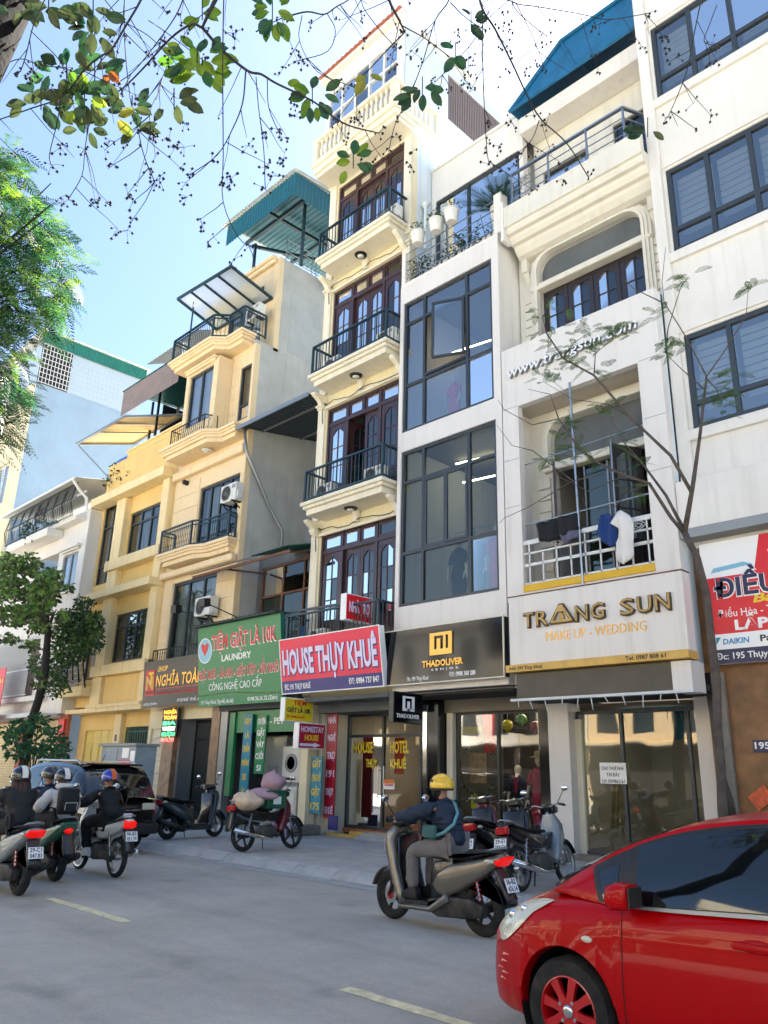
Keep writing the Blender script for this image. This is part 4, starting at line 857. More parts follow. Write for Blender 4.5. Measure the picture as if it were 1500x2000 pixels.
# terrace fence seen behind the cream house's balcony
b = MB()
for i in range(9): b.tube([(-16.9+i*.085, 13.5, 7.75), (-16.9+i*.085, 13.5, 9.0)], .008, 4)
for i in range(8): b.tube([(-16.92, 13.5, 7.85+i*.15), (-16.2, 13.5, 7.85+i*.15)], .008, 4)
b.build('wire_screen', MATS['alu_grey'], Lw)
box('washing_basket', mat('basket_red', '#b3402f', .5), Lw, -16.85, -16.3, 13.6, 14.0, 8.2, 8.5, bevel=.03)
b = MB(); b.bar((-16.3, 12.45, 5.5), (-13.9, 12.4, 5.44), .06, .06); b.bar((-16.3, 12.45, 5.5), (-16.3, 12.45, 4.6), .05); b.bar((-15.6, 12.43, 5.48), (-15.6, 12.43, 4.7), .04); b.bar((-16.3, 12.45, 5.05), (-15.6, 12.43, 5.0), .03)
b.build('sign_frame', MATS['alu_dark'], Lw)
box('blue_board', mat('board_blue', '#2f62a8', .5), Lw, -16.28, -15.98, 12.9, 12.94, 4.4, 5.2)
# ground floor: open laundry shop
box('shop_beam', MATS['dark_cement'], Lw, x0, x1, 12.9, 13.2, 3.15, 3.7); box('shop_pier', MATS['alu_grey'], Lw, x0-.02, x0+.32, 13.0, 13.25, .14, 3.15, bevel=.01)
box('shop_counter', MATS['sign_green'], Lw, -19.2, -18.95, 13.0, 13.1, .9, 3.1); box('shop_header', MATS['sign_green'], Lw, -18.94, -16.4, 13.05, 13.1, 2.55, 3.12)
box('shop_step', MATS['stone_base'], Lw, -16.6, -15.4, 12.5, 13.3, .14, .36, bevel=.03)
# ------------------------------------------------------------------ yellow house
Yl = thing('yellow_house', 'bright yellow plastered house with projecting window bands and a tall stair window', 'house', (-26.8, 13.1, .14))
x0, x1 = -29.6, -23.94
HY = [(-29.45, -28.0, 8.25, 11.6), (-27.13, -24.5, 9.1, 10.75), (-27.22, -24.64, 5.1, 6.84)]
shell(Yl, x0, x1, 13.1, 24, 3.6, 13.2, HY+[(-29.45, -27.9, 4.6, 7.2)], 'yellow_wall', 'yellow_wall', floors=[4.5, 8, 11.7])
window(Yl, *HY[0], 13.16, (.5,), (.3, .78), 'alu_dark', 'glass_dark', .07, curtain='curtain_white')
window(Yl, *HY[1], 13.16, (.3, .58, .86), (.28,), 'alu_dark', 'glass_dark', .08, curtain='curtain_beige', cbreak=(.5, .9))
window(Yl, *HY[2], 13.16, (.3, .58, .86), (.28,), 'alu_dark', 'glass_green', .08, curtain='curtain_beige')
window(Yl, -29.45, -27.9, 4.6, 7.2, 13.2, (.5,), (), 'alu_dark', 'glass_dark', .07)
for (xa, xb) in ((-27.93, -27.22), (-24.46, -24.0)): box('pilaster', MATS['yellow_trim'], Yl, xa, xb, 12.86, 13.1, 3.62, 11.4, bevel=.01)
for (xa, xb, za, zb, yf) in ((-29.62, -23.96, 11.42, 11.75, 12.55), (-27.93, -23.96, 8.52, 8.9, 12.7), (-29.0, -23.96, 7.45, 7.72, 12.5), (-27.93, -24.0, 4.6, 4.98, 12.72), (-27.93, -24.0, 3.5, 3.62, 12.72)):
    box('ledge', MATS['yellow_trim'], Yl, xa, xb, yf, 13.1, za, zb, bevel=.012)
box('spandrel', MATS['yellow_wall'], Yl, -27.2, -24.48, 12.98, 13.1, 3.63, 4.59); box('soffit', MATS['yellow_trim'], Yl, x0, x1, 12.75, 13.8, 3.36, 3.498)
box('parapet', MATS['yellow_wall'], Yl, -28.1, x1, 13.1, 13.25, 13.33, 13.55); box('coping', MATS['yellow_trim'], Yl, -28.15, x1, 13.04, 13.3, 13.552, 13.62)
box('low_balcony', MATS['yellow_trim'], Yl, -29.9, -27.95, 12.5, 13.1, 3.95, 4.3, bevel=.01)
b = MB()
for k in range(5): b.tube([(-29.8, 12.56, 4.42+k*.18), (-27.98, 12.56, 4.42+k*.18)], .016, 6)
for xx in (-29.78, -28.9, -28.05): b.tube([(xx, 12.56, 4.3), (xx, 12.56, 5.16)], .018, 6)
b.build('balcony_railing', MATS['iron_white'], Yl)
MB().wall(x0, x1, .14, 3.36, 13.4, 13.55, [(-29.05, -26.75, .16, 2.8), (-26.0, -24.2, .16, 2.87)]).build('ground_wall', MATS['yellow_wall'], Yl)
for (xa, xb) in ((-26.6, -26.1), (-24.18, x1)): box('gate_pier', MATS['yellow_trim'], Yl, xa, xb, 13.25, 13.4, .14, 3.3, bevel=.01)
b = MB(); n = 4
for i in range(n):
    xa = -29.05+i*.575; b.box(xa+.01, xa+.565, 13.46, 13.5, .16, 2.8)
    for (u0, u1, v0, v1) in ((.05, .525, .3, 1.2), (.05, .525, 1.35, 2.35)): b.box(xa+u0, xa+u1, 13.44, 13.46, v0, v1)
b.build('yellow_gate', mat('gate_yellow', '#d8bf66', .5, var=.08), Yl, bevel=.01)
gb = MB()
for i in range(22): xx = -25.97+i*.0815; gb.bar((xx, 13.42+.04*(i % 2), .2), (xx, 13.42+.04*(i % 2), 2.85), .02, .02)
for zz in (.3, 1.1, 1.9, 2.7): gb.box(-26, -24.2, 13.42, 13.46, zz, zz+.03)
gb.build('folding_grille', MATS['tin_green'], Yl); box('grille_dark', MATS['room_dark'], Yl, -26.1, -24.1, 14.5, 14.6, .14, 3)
MB().box(-26.42, -26.3, 13.235, 13.25, 2.4, 2.62).build('house_number_plate', MATS['paint_navy'], Yl)
# awnings and sheds on its roof
corrugated([(-28.4, 12.7, 15.1), (-23.95, 12.7, 15.1), (-23.95, 12.7, 16.2), (-28.4, 12.7, 16.2)], .12, .02, 'roof_skirt', 'tin_brown', Yl)
corrugated([(-28.45, 12.65, 16.22), (-23.9, 12.65, 16.22), (-23.9, 18.5, 16.6), (-28.45, 18.5, 16.6)], .16, .025, 'roof_sheet', 'tin_teal', Yl)
for xx, yy in ((-26.4, 13.3), (-28.3, 14)): MB().bar((xx, yy, 13.4), (xx, yy, 16.2), .08).build('shed_post', MATS['iron'], Yl)
box('shed_back', MATS['tin_dark'], Yl, -28.4, -23.95, 18, 18.1, 13.3, 16.5); box('shed_side', MATS['tin_dark'], Yl, -28.4, -28.35, 14.5, 18, 13.3, 16.3)
P4 = [(-30.4, 11.9, 14.25), (-26.9, 12.2, 14.5), (-26.0, 14.2, 15.0), (-30.0, 14.2, 14.9)]
corrugated(P4, .3, .015, 'awning_sheet', 'tin_cream', Yl)
b = MB()
for i in range(4): b.bar(Vector(P4[i])-Vector((0, 0, .05)), Vector(P4[(i+1) % 4])-Vector((0, 0, .05)), .08, .08)
b.bar(Vector(P4[0]), (-29.3, 13.2, 12.6), .05); b.bar((-28.8, 12.0, 14.3), (-28.3, 14.2, 14.85), .05); b.bar((-27.8, 12.1, 14.4), (-27.2, 14.2, 14.9), .05); b.build('awning_frame', MATS['alu_grey'], Yl)
corrugated([(-31.5, 15, 19.6), (-27.0, 15, 19.6), (-27.0, 18, 21), (-31.5, 18, 21)], .25, .02, 'high_roof', 'tin_dark', Yl)
b = MB(); b.bar((-28.4, 15.2, 16), (-28.4, 15.2, 19.6), .14); b.bar((-28.4, 17.6, 16), (-28.4, 17.6, 20.8), .12); b.bar((-30.6, 15.2, 18.5), (-27, 15.2, 18.5), .06); b.build('high_roof_post', MATS['alu_white'], Yl)
# ------------------------------------------------------------------ white house with the caged balcony
Wh = thing('white_old_house', 'old white house with a dark wrought iron cage on its top balcony', 'house', (-33.5, 12.6, .14))
x0, x1 = -38.6, -29.64
MB().wall(x0, x1, 3.4, 11.4, 12.6, 12.8, [(-31.6, -30.2, 8.3, 9.75), (-34.4, -32.1, 7.4, 10.0)]).build('front_wall', MATS['white_wall'], Wh)
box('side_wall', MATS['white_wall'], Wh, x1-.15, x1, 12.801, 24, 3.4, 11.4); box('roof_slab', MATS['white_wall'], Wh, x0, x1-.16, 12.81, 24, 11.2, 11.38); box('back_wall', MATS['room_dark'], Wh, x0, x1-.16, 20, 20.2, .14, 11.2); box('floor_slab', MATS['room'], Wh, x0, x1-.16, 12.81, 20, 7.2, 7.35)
window(Wh, -31.6, -30.2, 8.3, 9.75, 12.64, (.5,), (), 'alu_grey', 'glass_sky', .08, curtain='curtain_white')
MB().box(-31.8, -30.0, 12.4, 12.6, 9.9, 10.02).box(-31.7, -30.1, 12.48, 12.6, 9.82, 9.898).build('window_hood', MATS['white_wall'], Wh, bevel=.015); box('window_sill', MATS['white_wall'], Wh, -31.75, -30.05, 12.45, 12.6, 8.05, 8.2, bevel=.015)
box('balcony_slab', MATS['white_wall'], Wh, -36.4, -32.0, 11.9, 12.6, 10.6, 10.95, bevel=.03)
box('balcony_parapet', MATS['white_wall'], Wh, -36.6, -30.0, 12.2, 12.59, 10.96, 11.15)
b = MB(); n = 64
for i in range(n):
    xx = -37.4+7.3*i/n; b.tube([(xx, 12.15, 11.1), (xx, 12.0-.06*math.sin(i*.8), 11.7), (xx, 12.15, 12.5)], .012, 4)
for zz in (11.15, 11.9, 12.5): b.bar((-37.4, 12.12, zz), (-30.1, 12.12, zz), .03)
for i in range(6): b.torus((-33.8+.14*i, 12.05, 11.8), .3, .012, 'y', 16, 4)
b.build('iron_cage', MATS['iron'], Wh)
corrugated([(-38.2, 11.9, 12.62), (-29.9, 11.9, 12.62), (-29.9, 16, 13.4), (-38.2, 16, 13.4)], .18, .02, 'roof_sheet', 'tin_white', Wh)
b = MB(); b.tube([(-30.1, 11.85, 12.6), (-30.1, 12.2, 12.2), (-30.0, 12.5, 11.9), (-29.9, 12.55, 11.3)], .06, 8); b.tube([(-38, 11.86, 12.58), (-29.9, 11.86, 12.58)], .05, 6); b.tube([(-37.6, 12.4, 12.0), (-29.9, 12.4, 12.15)], .045, 6); b.build('gutter_pipe', MATS['alu_white'], Wh)
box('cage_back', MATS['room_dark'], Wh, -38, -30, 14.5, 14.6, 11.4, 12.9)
MB().lathe([(.001, -.75), (.42, -.75), (.45, -.6), (.45, .6), (.42, .75), (.001, .75)], (-30.9, 14.6, 14.2), 20, 'x').build('water_tank', mat('tank_blue', '#3a62a4', .45), Wh, smooth=40)
b = MB()
for i in range(46): xx = -38.4+i*.125; b.bar((xx, 12.35, 4.15), (xx, 12.35, 6.5), .03)
for zz in (4.2, 5.2, 6.5): b.bar((-38.4, 12.35, zz), (-32.6, 12.35, zz), .04)
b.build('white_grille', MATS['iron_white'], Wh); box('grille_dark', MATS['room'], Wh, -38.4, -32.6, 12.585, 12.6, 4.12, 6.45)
box('ledge', MATS['white_wall'], Wh, -38.5, -31, 12.2, 12.6, 3.9, 4.1, bevel=.02)
MB().wall(x0, x1, .14, 3.4, 12.9, 13.05, [(-33.2, -30.3, .16, 3.2), (-36.6, -34.0, .16, 3.2)]).build('ground_wall', MATS['terracotta'], Wh)
for (xa, xb) in ((-33.2, -30.3), (-36.6, -34.0)):
    b = MB(); n = 30
    for i in range(n): z_ = .16+3.04*i/n; b.hexa([(xa, 13.0, z_), (xb, 13.0, z_), (xb, 13.04, z_), (xa, 13.04, z_), (xa, 12.97, z_+.09), (xb, 12.97, z_+.09), (xb, 13.04, z_+.09), (xa, 13.04, z_+.09)])
    b.build('roller_shutter', MATS['tin_cream'], Wh)
box('shop_canopy', MATS['tin_white'], Wh, -36.8, -30.2, 11.9, 12.9, 3.25, 3.4)
box('stripe_pilaster', MATS['sign_red'], Wh, -30.2, -29.7, 12.82, 12.9, .14, 3.2)
ac_unit(-29.9, 12.25, 4.4, 'weathered air conditioner low beside the yellow house near the climbing shrub', rz=R(-12), s=1.1)
# ------------------------------------------------------------------ tall building far left with the blue-grey flank
Fl = thing('blue_flank_building', 'tall building at far left with cream front and blue-grey windowless side wall', 'building', (-44, 13.1, .14))
x0, x1 = -49, -40.8
shell(Fl, x0, x1, 13.1, 19.6, .14, 21.2, [(-43.6, -42.0, 10.6, 12.8), (-43.6, -42.0, 14.6, 17.0), (-46.8, -45.2, 10.6, 12.8), (-46.8, -45.2, 14.6, 17)], 'cream_wall', 'blue_cement', floors=[7, 10, 14, 18])
for (xa, za) in ((-43.6, 10.6), (-43.6, 14.6), (-46.8, 10.6), (-46.8, 14.6)): window(Fl, xa, xa+1.6, za, za+2.3, 13.16, (.5,), (), 'alu_white', 'glass_sky', .07, curtain='curtain_white')
box('upper_block', MATS['tile_pale'], Fl, x0, x1-.03, 13.3, 19.3, 21.33, 23.8)
tl = MB().box(0, .012, 0, .225, 0, .29).build('wall_tile', MATS['tile_pale'], None, bevel=.003); tl.parent = Fl; of_ = WL(Fl); first = True
for j in range(8):
    for i in range(18):
        p = Vector((x1-.029, 15.05+i*.235, 21.38+j*.3))-of_
        if first: tl.location = p; first = False
        else: link('wall_tile', tl.data, Fl, p)
b = MB()
for i in range(9): b.bar((x1+.05, 13.35+i*.19, 21.35), (x1+.05, 13.35+i*.19, 23.8), .03)
for j in range(9): b.bar((x1+.05, 13.3, 21.4+j*.29), (x1+.05, 15.0, 21.4+j*.29), .03)
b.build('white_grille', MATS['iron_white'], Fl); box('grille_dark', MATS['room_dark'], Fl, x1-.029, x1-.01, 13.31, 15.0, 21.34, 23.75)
corrugated([(x1+.06, 13.2, 23.75), (x1+.06, 19.5, 23.75), (x1+.06, 19.5, 24.5), (x1+.06, 13.2, 24.5)], .17, .025, 'roof_skirt', 'tin_green', Fl)
box('roof_sheet', MATS['tin_white'], Fl, x0-.1, x1+.16, 13.1, 19.7, 24.5, 24.6)
# ------------------------------------------------------------------ houses across the street (they show only as reflections in the window panes)
def opposite(name, label, xa, xb, h, m, n, g):
    h *= .85
    t = thing(name, label, 'house', ((xa+xb)/2, -14, .13), 'houses across the street'); rr = random.Random(g)
    lvls = max(2, int(h/3.6)); hol = []
    for l in range(1, lvls):
        for i in range(n):
            c = xa+(xb-xa)*(i+.5)/n; hol.append((c-.65, c+.65, l*3.6+.5, l*3.6+2.7))
    b = MB(); b.wall(xa, xb, .13, h, -14.2, -14, hol); b.build('front_wall', MATS[m], t)
    box('block', MATS['room_dark'], t, xa, xb, -20, -14.4, .13, h-.1); box('side_wall', MATS[m], t, xa, xa+.1, -14.4, -14.21, .13, h); box('side_wall', MATS[m], t, xb-.1, xb, -14.4, -14.21, .13, h)
    box('shopfront', MATS['room_dark'], t, xa+.2, xb-.2, -14, -13.8, .13, 3.3); box('awning', MATS['tin_dark'], t, xa, xb, -14, -12.8, 3.3, 3.42)
    for q in hol: box('window', MATS['alu_dark'], t, q[0], q[1], -14.22, -14.16, q[2], q[3])
    for l in range(1, lvls+1): box('cornice', MATS[m], t, xa-.05, xb+.05, -14, -13.6, l*3.6-.2, l*3.6+.05, bevel=.03)
    box('parapet', MATS['cream_trim'], t, xa, xb, -14.1, -13.95, h, h+.8)
opposite('corner_house', 'cream house with cornices seen only as a reflection in the right hand ribbon windows', 1.5, 9.5, 12.5, 'cream_wall', 3, 1)
opposite('plain_house', 'white house across the street glimpsed as a reflection in the large grey windows', -6.5, 1.4, 9.5, 'white_wall', 3, 2)
xx = -6.6
for i, (w_, h, m) in enumerate(((6.2, 11, 'cream_wall'), (5.5, 8.5, 'white_wall'), (7, 12.5, 'beige_wall'), (5, 9, 'cream_trim'), (8, 13, 'white_wall'), (6, 10, 'yellow_trim'), (7, 12, 'white_wall'), (8, 9, 'cream_wall'), (9, 13, 'beige_wall'), (12, 10, 'white_wall'))):
    opposite('far_side_house', ('narrow cream', 'low white', 'tall beige', 'low pale', 'tall white', 'small yellow', 'broad white', 'low cream', 'broad beige', 'last white')[i]+' house across the street, seen only mirrored in the shop glass', xx-w_, xx-.05, h, m, 3, 10+i); xx -= w_
# ------------------------------------------------------------------ ground floors: hotel, boutique, make-up studio
GY = 14.05
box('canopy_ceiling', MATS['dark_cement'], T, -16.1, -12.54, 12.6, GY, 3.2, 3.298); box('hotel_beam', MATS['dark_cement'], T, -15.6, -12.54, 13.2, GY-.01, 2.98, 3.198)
fo = window(T, -15.42, -12.85, .30, 3.0, GY, (.5,), (.2,), 'alu_dark', 'glass_shop', .07, name='hotel_door')
box('hotel_pier', MATS['cream_trim'], T, -15.75, -15.44, 13.75, GY+.1, .14, 3.2, bevel=.01); box('hotel_pier', MATS['cream_trim'], T, -15.98, -15.76, 13.5, GY+.1, .14, 3.2, bevel=.01)
box('hotel_ceiling', MATS['room_light'], T, -15.95, -12.56, GY+.09, 19.1, 3.1, 3.19); box('hotel_floor', MATS['terracotta'], T, -15.5, -12.6, GY-.05, 20, .2, .29); box('hotel_room', MATS['room_light'], T, -15.6, -12.6, 19, 19.1, .2, 3.1); box('hotel_room_side', MATS['room_light'], T, -15.75, -15.6, GY+.15, 19, .2, 3.1); box('hotel_room_side', MATS['room_light'], T, -12.7, -12.56, GY+.15, 19, .2, 3.1)
for k in range(2): MB().box(-15.3+.5*k, -12.9, 13.35+.3*k, 13.65+.3*k+(.1 if k else 0), .14+.001*k, .2+.06*k).build('step', MATS['ledge_gold'], T, bevel=.012)
MB().prism([(13.2, .14), (13.75, .14), (13.75, .27), (13.5, .25)], -14.2, -12.7, 'x').build('ramp', MATS['concrete'], T)
box('inner_screen', mat('frost_green', '#a3a896', .6), T, -15.33, -14.2, GY+.09, GY+.11, .4, 2.4)
MB().box(-14.6, -13.6, 15.2, 16.0, 3.06, 3.09).build('fill_panel', mat('fill_panel_glow', '#fff1d8'), T)  # added glowing panel, brightens the room behind the hotel door
for (px, py, w_, h_, s) in ((690, 1470, .72, .34, 'HOUSE'), (762, 1470, .62, .36, 'HOTEL'), (714, 1498, .42, .25, 'THỤY'), (762, 1500, .52, .28, 'KHUÊ')):
    p = atY(px, py, GY+.03); text(s, MATS['paint_yellow'], fo, p, w_, h_*.75, bold=.03, depth=.004)
q = atY(770, 1512, GY+.3); box('poster', mat('poster_red', '#e2452b', .5), fo, q.x, q.x+.32, GY+.3, GY+.31, q.z, q.z+.85)
for (hx) in (-14.22, -14.03):
    b = MB(); b.tube([(hx, GY-.04, 1.0), (hx, GY-.05, 1.75)], .016, 6); b.bar((hx, GY-.05, 1.1), (hx, GY+.04, 1.1), .02); b.bar((hx, GY-.05, 1.65), (hx, GY+.04, 1.65), .02); b.build('door_handle', MATS['steel'], fo)
hs = thing('hanging_notice', 'small orange and white notice hanging on the hotel glass door handle', 'notice', atY(749, 1541, GY-.07))
p = atY(749, 1541, GY-.07); box('board', MATS['paint_white'], hs, p.x, p.x+.36, p.y, p.y+.012, p.z, p.z+.17); box('band', mat('orange_band', '#d8702a', .5), hs, p.x, p.x+.36, p.y-.004, p.y, p.z+.13, p.z+.22)
text('CÒN PHÒNG', MATS['paint_red'], hs, (p.x+.03, p.y-.004, p.z+.07), .3, .05, bold=.03, depth=.003)
MB().sphere(atY(733, 1370, 13.9), (.06, .06, .06), 10, 7).build('globe_lamp', mat('lamp_on', '#fff3d8', .4, emit=3.), T, smooth=True)
# boutique below the big windows
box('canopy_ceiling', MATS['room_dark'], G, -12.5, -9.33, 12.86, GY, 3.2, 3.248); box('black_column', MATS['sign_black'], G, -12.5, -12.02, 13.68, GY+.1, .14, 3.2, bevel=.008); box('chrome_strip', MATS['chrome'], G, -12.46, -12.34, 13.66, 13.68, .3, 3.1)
box('shop_header', mat('header_tan', '#6e665a', .5), G, -12.02, -9.2, 13.9, GY+.12, 2.92, 3.2)
box('door_jamb', MATS['cream_trim'], G, -12.0, -11.83, 13.95, GY+.05, .14, 2.92, bevel=.006); box('black_column', MATS['sign_black'], G, -9.5, -9.22, 13.9, GY+.1, .14, 2.92, bevel=.006)
window(G, -11.8, -9.5, .2, 2.92, GY, (.5,), (), 'alu_black', 'glass_shop', .05, name='shop_window')
box('shop_floor', MATS['stone_base'], G, -12.0, -9.3, GY-.02, 20, .14, .2); box('shop_back', mat('drape_dark', '#3a2d2c', .9), G, -12.4, -9.35, 16.6, 16.7, .2, 3.2); box('shop_side', MATS['room'], G, -12.48, -12.4, GY+.15, 16.6, .2, 3.2); box('shop_side', MATS['room'], G, -9.42, -9.35, GY+.15, 16.6, .2, 3.2)
for (xa, ya) in ((-11.7, 14.5), (-10.5, 14.7), (-11.2, 15.7)): MB().box(xa, xa+.6, ya, ya+.5, 3.14, 3.17).build('fill_panel', MATS['fill_panel_glow'], G)  # added glowing panels, no known fittings, brighten the boutique display
def mannequin(x, y, z, label, dress, skin='#d9c2a8', h=1.7, rz=0., hat=False, sleeves=True, group='shop mannequins', long=True):
    t = thing('mannequin', label, 'mannequin', (0, 0, 0), group); s = h/1.75; sk = mat('mann_'+skin, skin, .35)
    MB().sphere((0, 0, 1.62*s), (.075*s, .095*s, .115*s), 12, 8).tube([(0, 0, 1.5*s), (0, 0, 1.56*s)], .045*s, 10).build('head', sk, t, smooth=True)
    b = MB(); 
    prof = [(.13, .35), (.16, .6), (.17, .85), (.155, .95), (.12, 1.1), (.14, 1.25), (.155, 1.36), (.1, 1.46), (.05, 1.5)] if long else [(.15, .9), (.13, 1.1), (.15, 1.28), (.16, 1.36), (.1, 1.46), (.05, 1.5)]
    vs = []; n = 18
    for (r, zz) in prof:
        for k in range(n):
            a = 2*math.pi*k/n; fold = 1+(.07*math.sin(a*7) if zz < .8 else .02*math.sin(a*5)); vs.append((r*s*.72*fold*math.cos(a), r*s*1.18*fold*math.sin(a), zz*s))
    b.add(vs, [(i*n+k, i*n+(k+1) % n, (i+1)*n+(k+1) % n, (i+1)*n+k) for i in range(len(prof)-1) for k in range(n)]); b.build('dress', dress, t, smooth=True)
    for sg in (-1, 1):
        MB().tube([(0, sg*.15*s, 1.4*s), (0, sg*.2*s, 1.3*s), (.02, sg*.23*s, 1.12*s)], [.05*s, .055*s, .05*s], 8).build('sleeve', dress, t, smooth=True)
        MB().tube([(.02, sg*.23*s, 1.13*s), (.06, sg*.25*s, .95*s), (.1, sg*.22*s, .82*s), (.12, sg*.22*s, .74*s)], [.034*s, .03*s, .024*s, .012*s], 8).build('arm', sk, t, smooth=True)
        if not long: MB().tube([(0, sg*.08*s, .9*s), (0, sg*.09*s, .05*s)], [.08*s, .04*s], 8).build('leg', dress, t, smooth=True)
    MB().lathe([(.16, 0), (.16, .015), (.012, .02), (.012, .9*s)], (0, 0, 0), 16).build('stand', MATS['steel'], t)
    if hat: MB().lathe([(.19, -.01), (.2, 0), (.1, .02), (.095, .1), (.07, .13), (.001, .13)], (0, 0, 1.69*s), 20).build('hat', mat('straw', '#c4a878', .8, bump=.4, bscale=90), t, smooth=40)
    t.location = (x, y, z); t.rotation_euler = (0, 0, rz); return t
cr = mat('cloth_crimson', '#a8143f', .8, bump=.3, bscale=30); cn = mat('cloth_night', '#171724', .8, bump=.3, bscale=30); ct = mat('cloth_teal', '#1d5a5a', .7, bump=.3, bscale=30); cr2 = mat('cloth_red', '#c8262e', .75, bump=.3, bscale=30)
mannequin(-9.95, 14.55, .3, 'shop mannequin in a long crimson dress and straw hat in the boutique window', cr, rz=R(-70), hat=True, h=1.75)
mm = mannequin(-10.75, 14.9, .25, 'shop mannequin in a dark jacket with magenta lapels in the boutique window', cn, rz=R(-80), h=1.6)
for sg in (-1, 1): MB().prism([(.0, 1.36), (.05, 1.34), (.03, 1.02), (.0, .98)] if sg > 0 else [(0, 1.36), (-.05, 1.34), (-.03, 1.02), (0, .98)], .125, .135, 'y').build('lapel', cr, None)
for o in list(bpy.data.objects):
    if o.name.startswith('lapel') and o.parent is None: o.parent = mm; o.rotation_euler = (0, 0, R(-90))
for (px, py, c, n_) in ((991, 1417, '#e0c81e', 'yellow'), (1019, 1406, '#6fae48', 'green'), (1046, 1420, '#b3232a', 'red')):
    p = atY(px, py, 14.6); t = thing('balloon', n_+' party balloon hanging in the boutique window', 'balloon', p, 'balloons in the shop window')
    MB().lathe([(.001, -.14), (.03, -.13), (.09, -.08), (.125, 0), (.11, .07), (.06, .115), (.001, .125)], p, 16).build('skin', mat('bal_'+n_, c, .25, coat=.4), t, smooth=True); MB().tube([p+Vector((0, 0, .12)), p+Vector((0, .05, 3.1-p.z))], .003, 4).build('string', MATS['paint_white'], t)
def board_at(name, label, cat, px0, py0, px1, py1, Y, m, th=.015, group=None):
    a = atY(px0, py0, Y); c = atY(px1, py1, Y); x0_, x1_ = sorted((a.x, c.x)); z0_, z1_ = sorted((a.z, c.z))
    t = thing(name, label, cat, (x0_, Y, z0_), group); box('board', m, t, x0_, x1_, Y, Y+th, z0_, z1_); return t, x0_, x1_, z0_, z1_
board_at('price_board', 'grey framed price board high in the boutique window corner', 'board', 880, 1383, 912, 1408, 14.3, MATS['plastic_grey'])
board_at('menu_board', 'leaning pale fashion poster with yellow header in the boutique window', 'poster', 884, 1432, 930, 1455, 14.35, mat('poster_pale', '#b9b6a0', .6))
board_at('yellow_strip', 'narrow yellow strip banner across the boutique window', 'banner', 890, 1420, 940, 1431, 14.3, MATS['paint_yellow'])
board_at('house_card', 'christmas house card standing in the middle of the boutique window', 'card', 917, 1470, 950, 1530, 14.4, mat('card_tan', '#b08a66', .7, var=.4, vscale=9))
t, xa, xb, za, zb = board_at('red_hanging', 'tall dark red gown hanging behind the boutique window', 'gown', 944, 1390, 962, 1470, 14.9, cr2, th=.1)
t, xa, xb, za, zb = board_at('yellow_tag', 'long yellow sale tag low in the boutique window', 'tag', 920, 1550, 933, 1580, 14.3, MATS['sign_yellow'])
gw = thing('tinsel_garland', 'dark tinsel garland looped round the middle of the boutique window', 'garland', atY(935, 1500, 14.25)); b = MB(); g = random.Random(5)
for i in range(40):
    a = 2*math.pi*i/40; p = atY(935+36*math.cos(a), 1500-52*math.sin(a), 14.25)
    for k in range(7): b.tube([p, p+Vector((g.uniform(-.07, .07), g.uniform(-.05, .05), g.uniform(-.07, .07)))], .006, 3)
b.build('tinsel', mat('tinsel', '#5d6f64', .25, metal=.7), gw)
# upstairs show windows
mannequin(-9.82, 13.12, 4.92, 'pale mannequin in a red embroidered gown behind the lower big window', cr2, skin='#d9d2c8', rz=R(-80), h=1.9, group='upstairs mannequins')
mannequin(-10.4, 13.15, 4.92, 'mannequin in a dark teal gown behind the lower big window', ct, skin='#d9d2c8', rz=R(-90), h=1.85, group='upstairs mannequins')
mannequin(-10.95, 13.15, 4.92, 'mannequin in a black tailcoat behind the lower big window', cn, skin='#d9d2c8', rz=R(-90), h=1.8, group='upstairs mannequins')
mannequin(-11.1, 13.2, 9.4, 'mannequin in a pink dress behind the upper big window', mat('cloth_pink', '#d8467a', .7), skin='#d9d2c8', rz=R(-90), h=1.5, group='upstairs mannequins')
# make-up studio ground floor
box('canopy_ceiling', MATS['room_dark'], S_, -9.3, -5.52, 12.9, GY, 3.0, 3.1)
box('studio_pillar', MATS['white_panel'], S_, -9.2, -8.72, GY-.25, GY+.2, .14, 3.0, bevel=.006); box('studio_pillar', MATS['white_panel'], S_, -6.17, -5.66, GY-.25, GY+.2, .14, 3.0, bevel=.006)
box('studio_base', MATS['stone_base'], S_, -9.2, -5.66, GY-.3, GY+.4, .14, .24, bevel=.01)
fo = window(S_, -8.7, -6.18, .24, 2.85, GY, (.38, .9), (), 'alu_dark', 'glass_dark', .06, name='studio_glass'); box('door_frame', MATS['cream_trim'], S_, -8.72, -8.6, GY-.02, GY+.05, .24, 2.7)
box('studio_room', MATS['room_light'], S_, -9.2, -5.7, 18, 18.1, .2, 3.0); box('studio_floor', MATS['room'], S_, -9.2, -5.7, GY+.1, 18, .15, .25); box('studio_side', MATS['room_light'], S_, -9.28, -9.2, GY+.2, 18, .2, 3); box('studio_side', MATS['room'], S_, -5.7, -5.62, GY+.2, 18, .2, 3); box('studio_ceiling', MATS['room'], S_, -9.2, -5.7, GY+.2, 18, 2.95, 3.0)
box('teal_fascia', MATS['sign_teal'], S_, -7.9, -6.3, GY+.25, GY+.3, 2.3, 2.9)
MB().box(-8.2, -7.0, 15, 15.8, 2.9, 2.94).build('fill_panel', MATS['fill_panel_glow'], S_)  # added glowing panel that lightens the otherwise unlit studio
lm = thing('timber_boards', 'pale timber boards leaning inside the empty studio behind the glass', 'boards', (-8.2, 14.5, .25), None)
for i in range(4): MB().bar((-8.3+i*.1, 14.4, .26), (-8.42+i*.09, 15.0, 1.9-.1*i), .07, .02).build('board', mat('board_pine', '#a08a5c', .7, var=.15), lm)
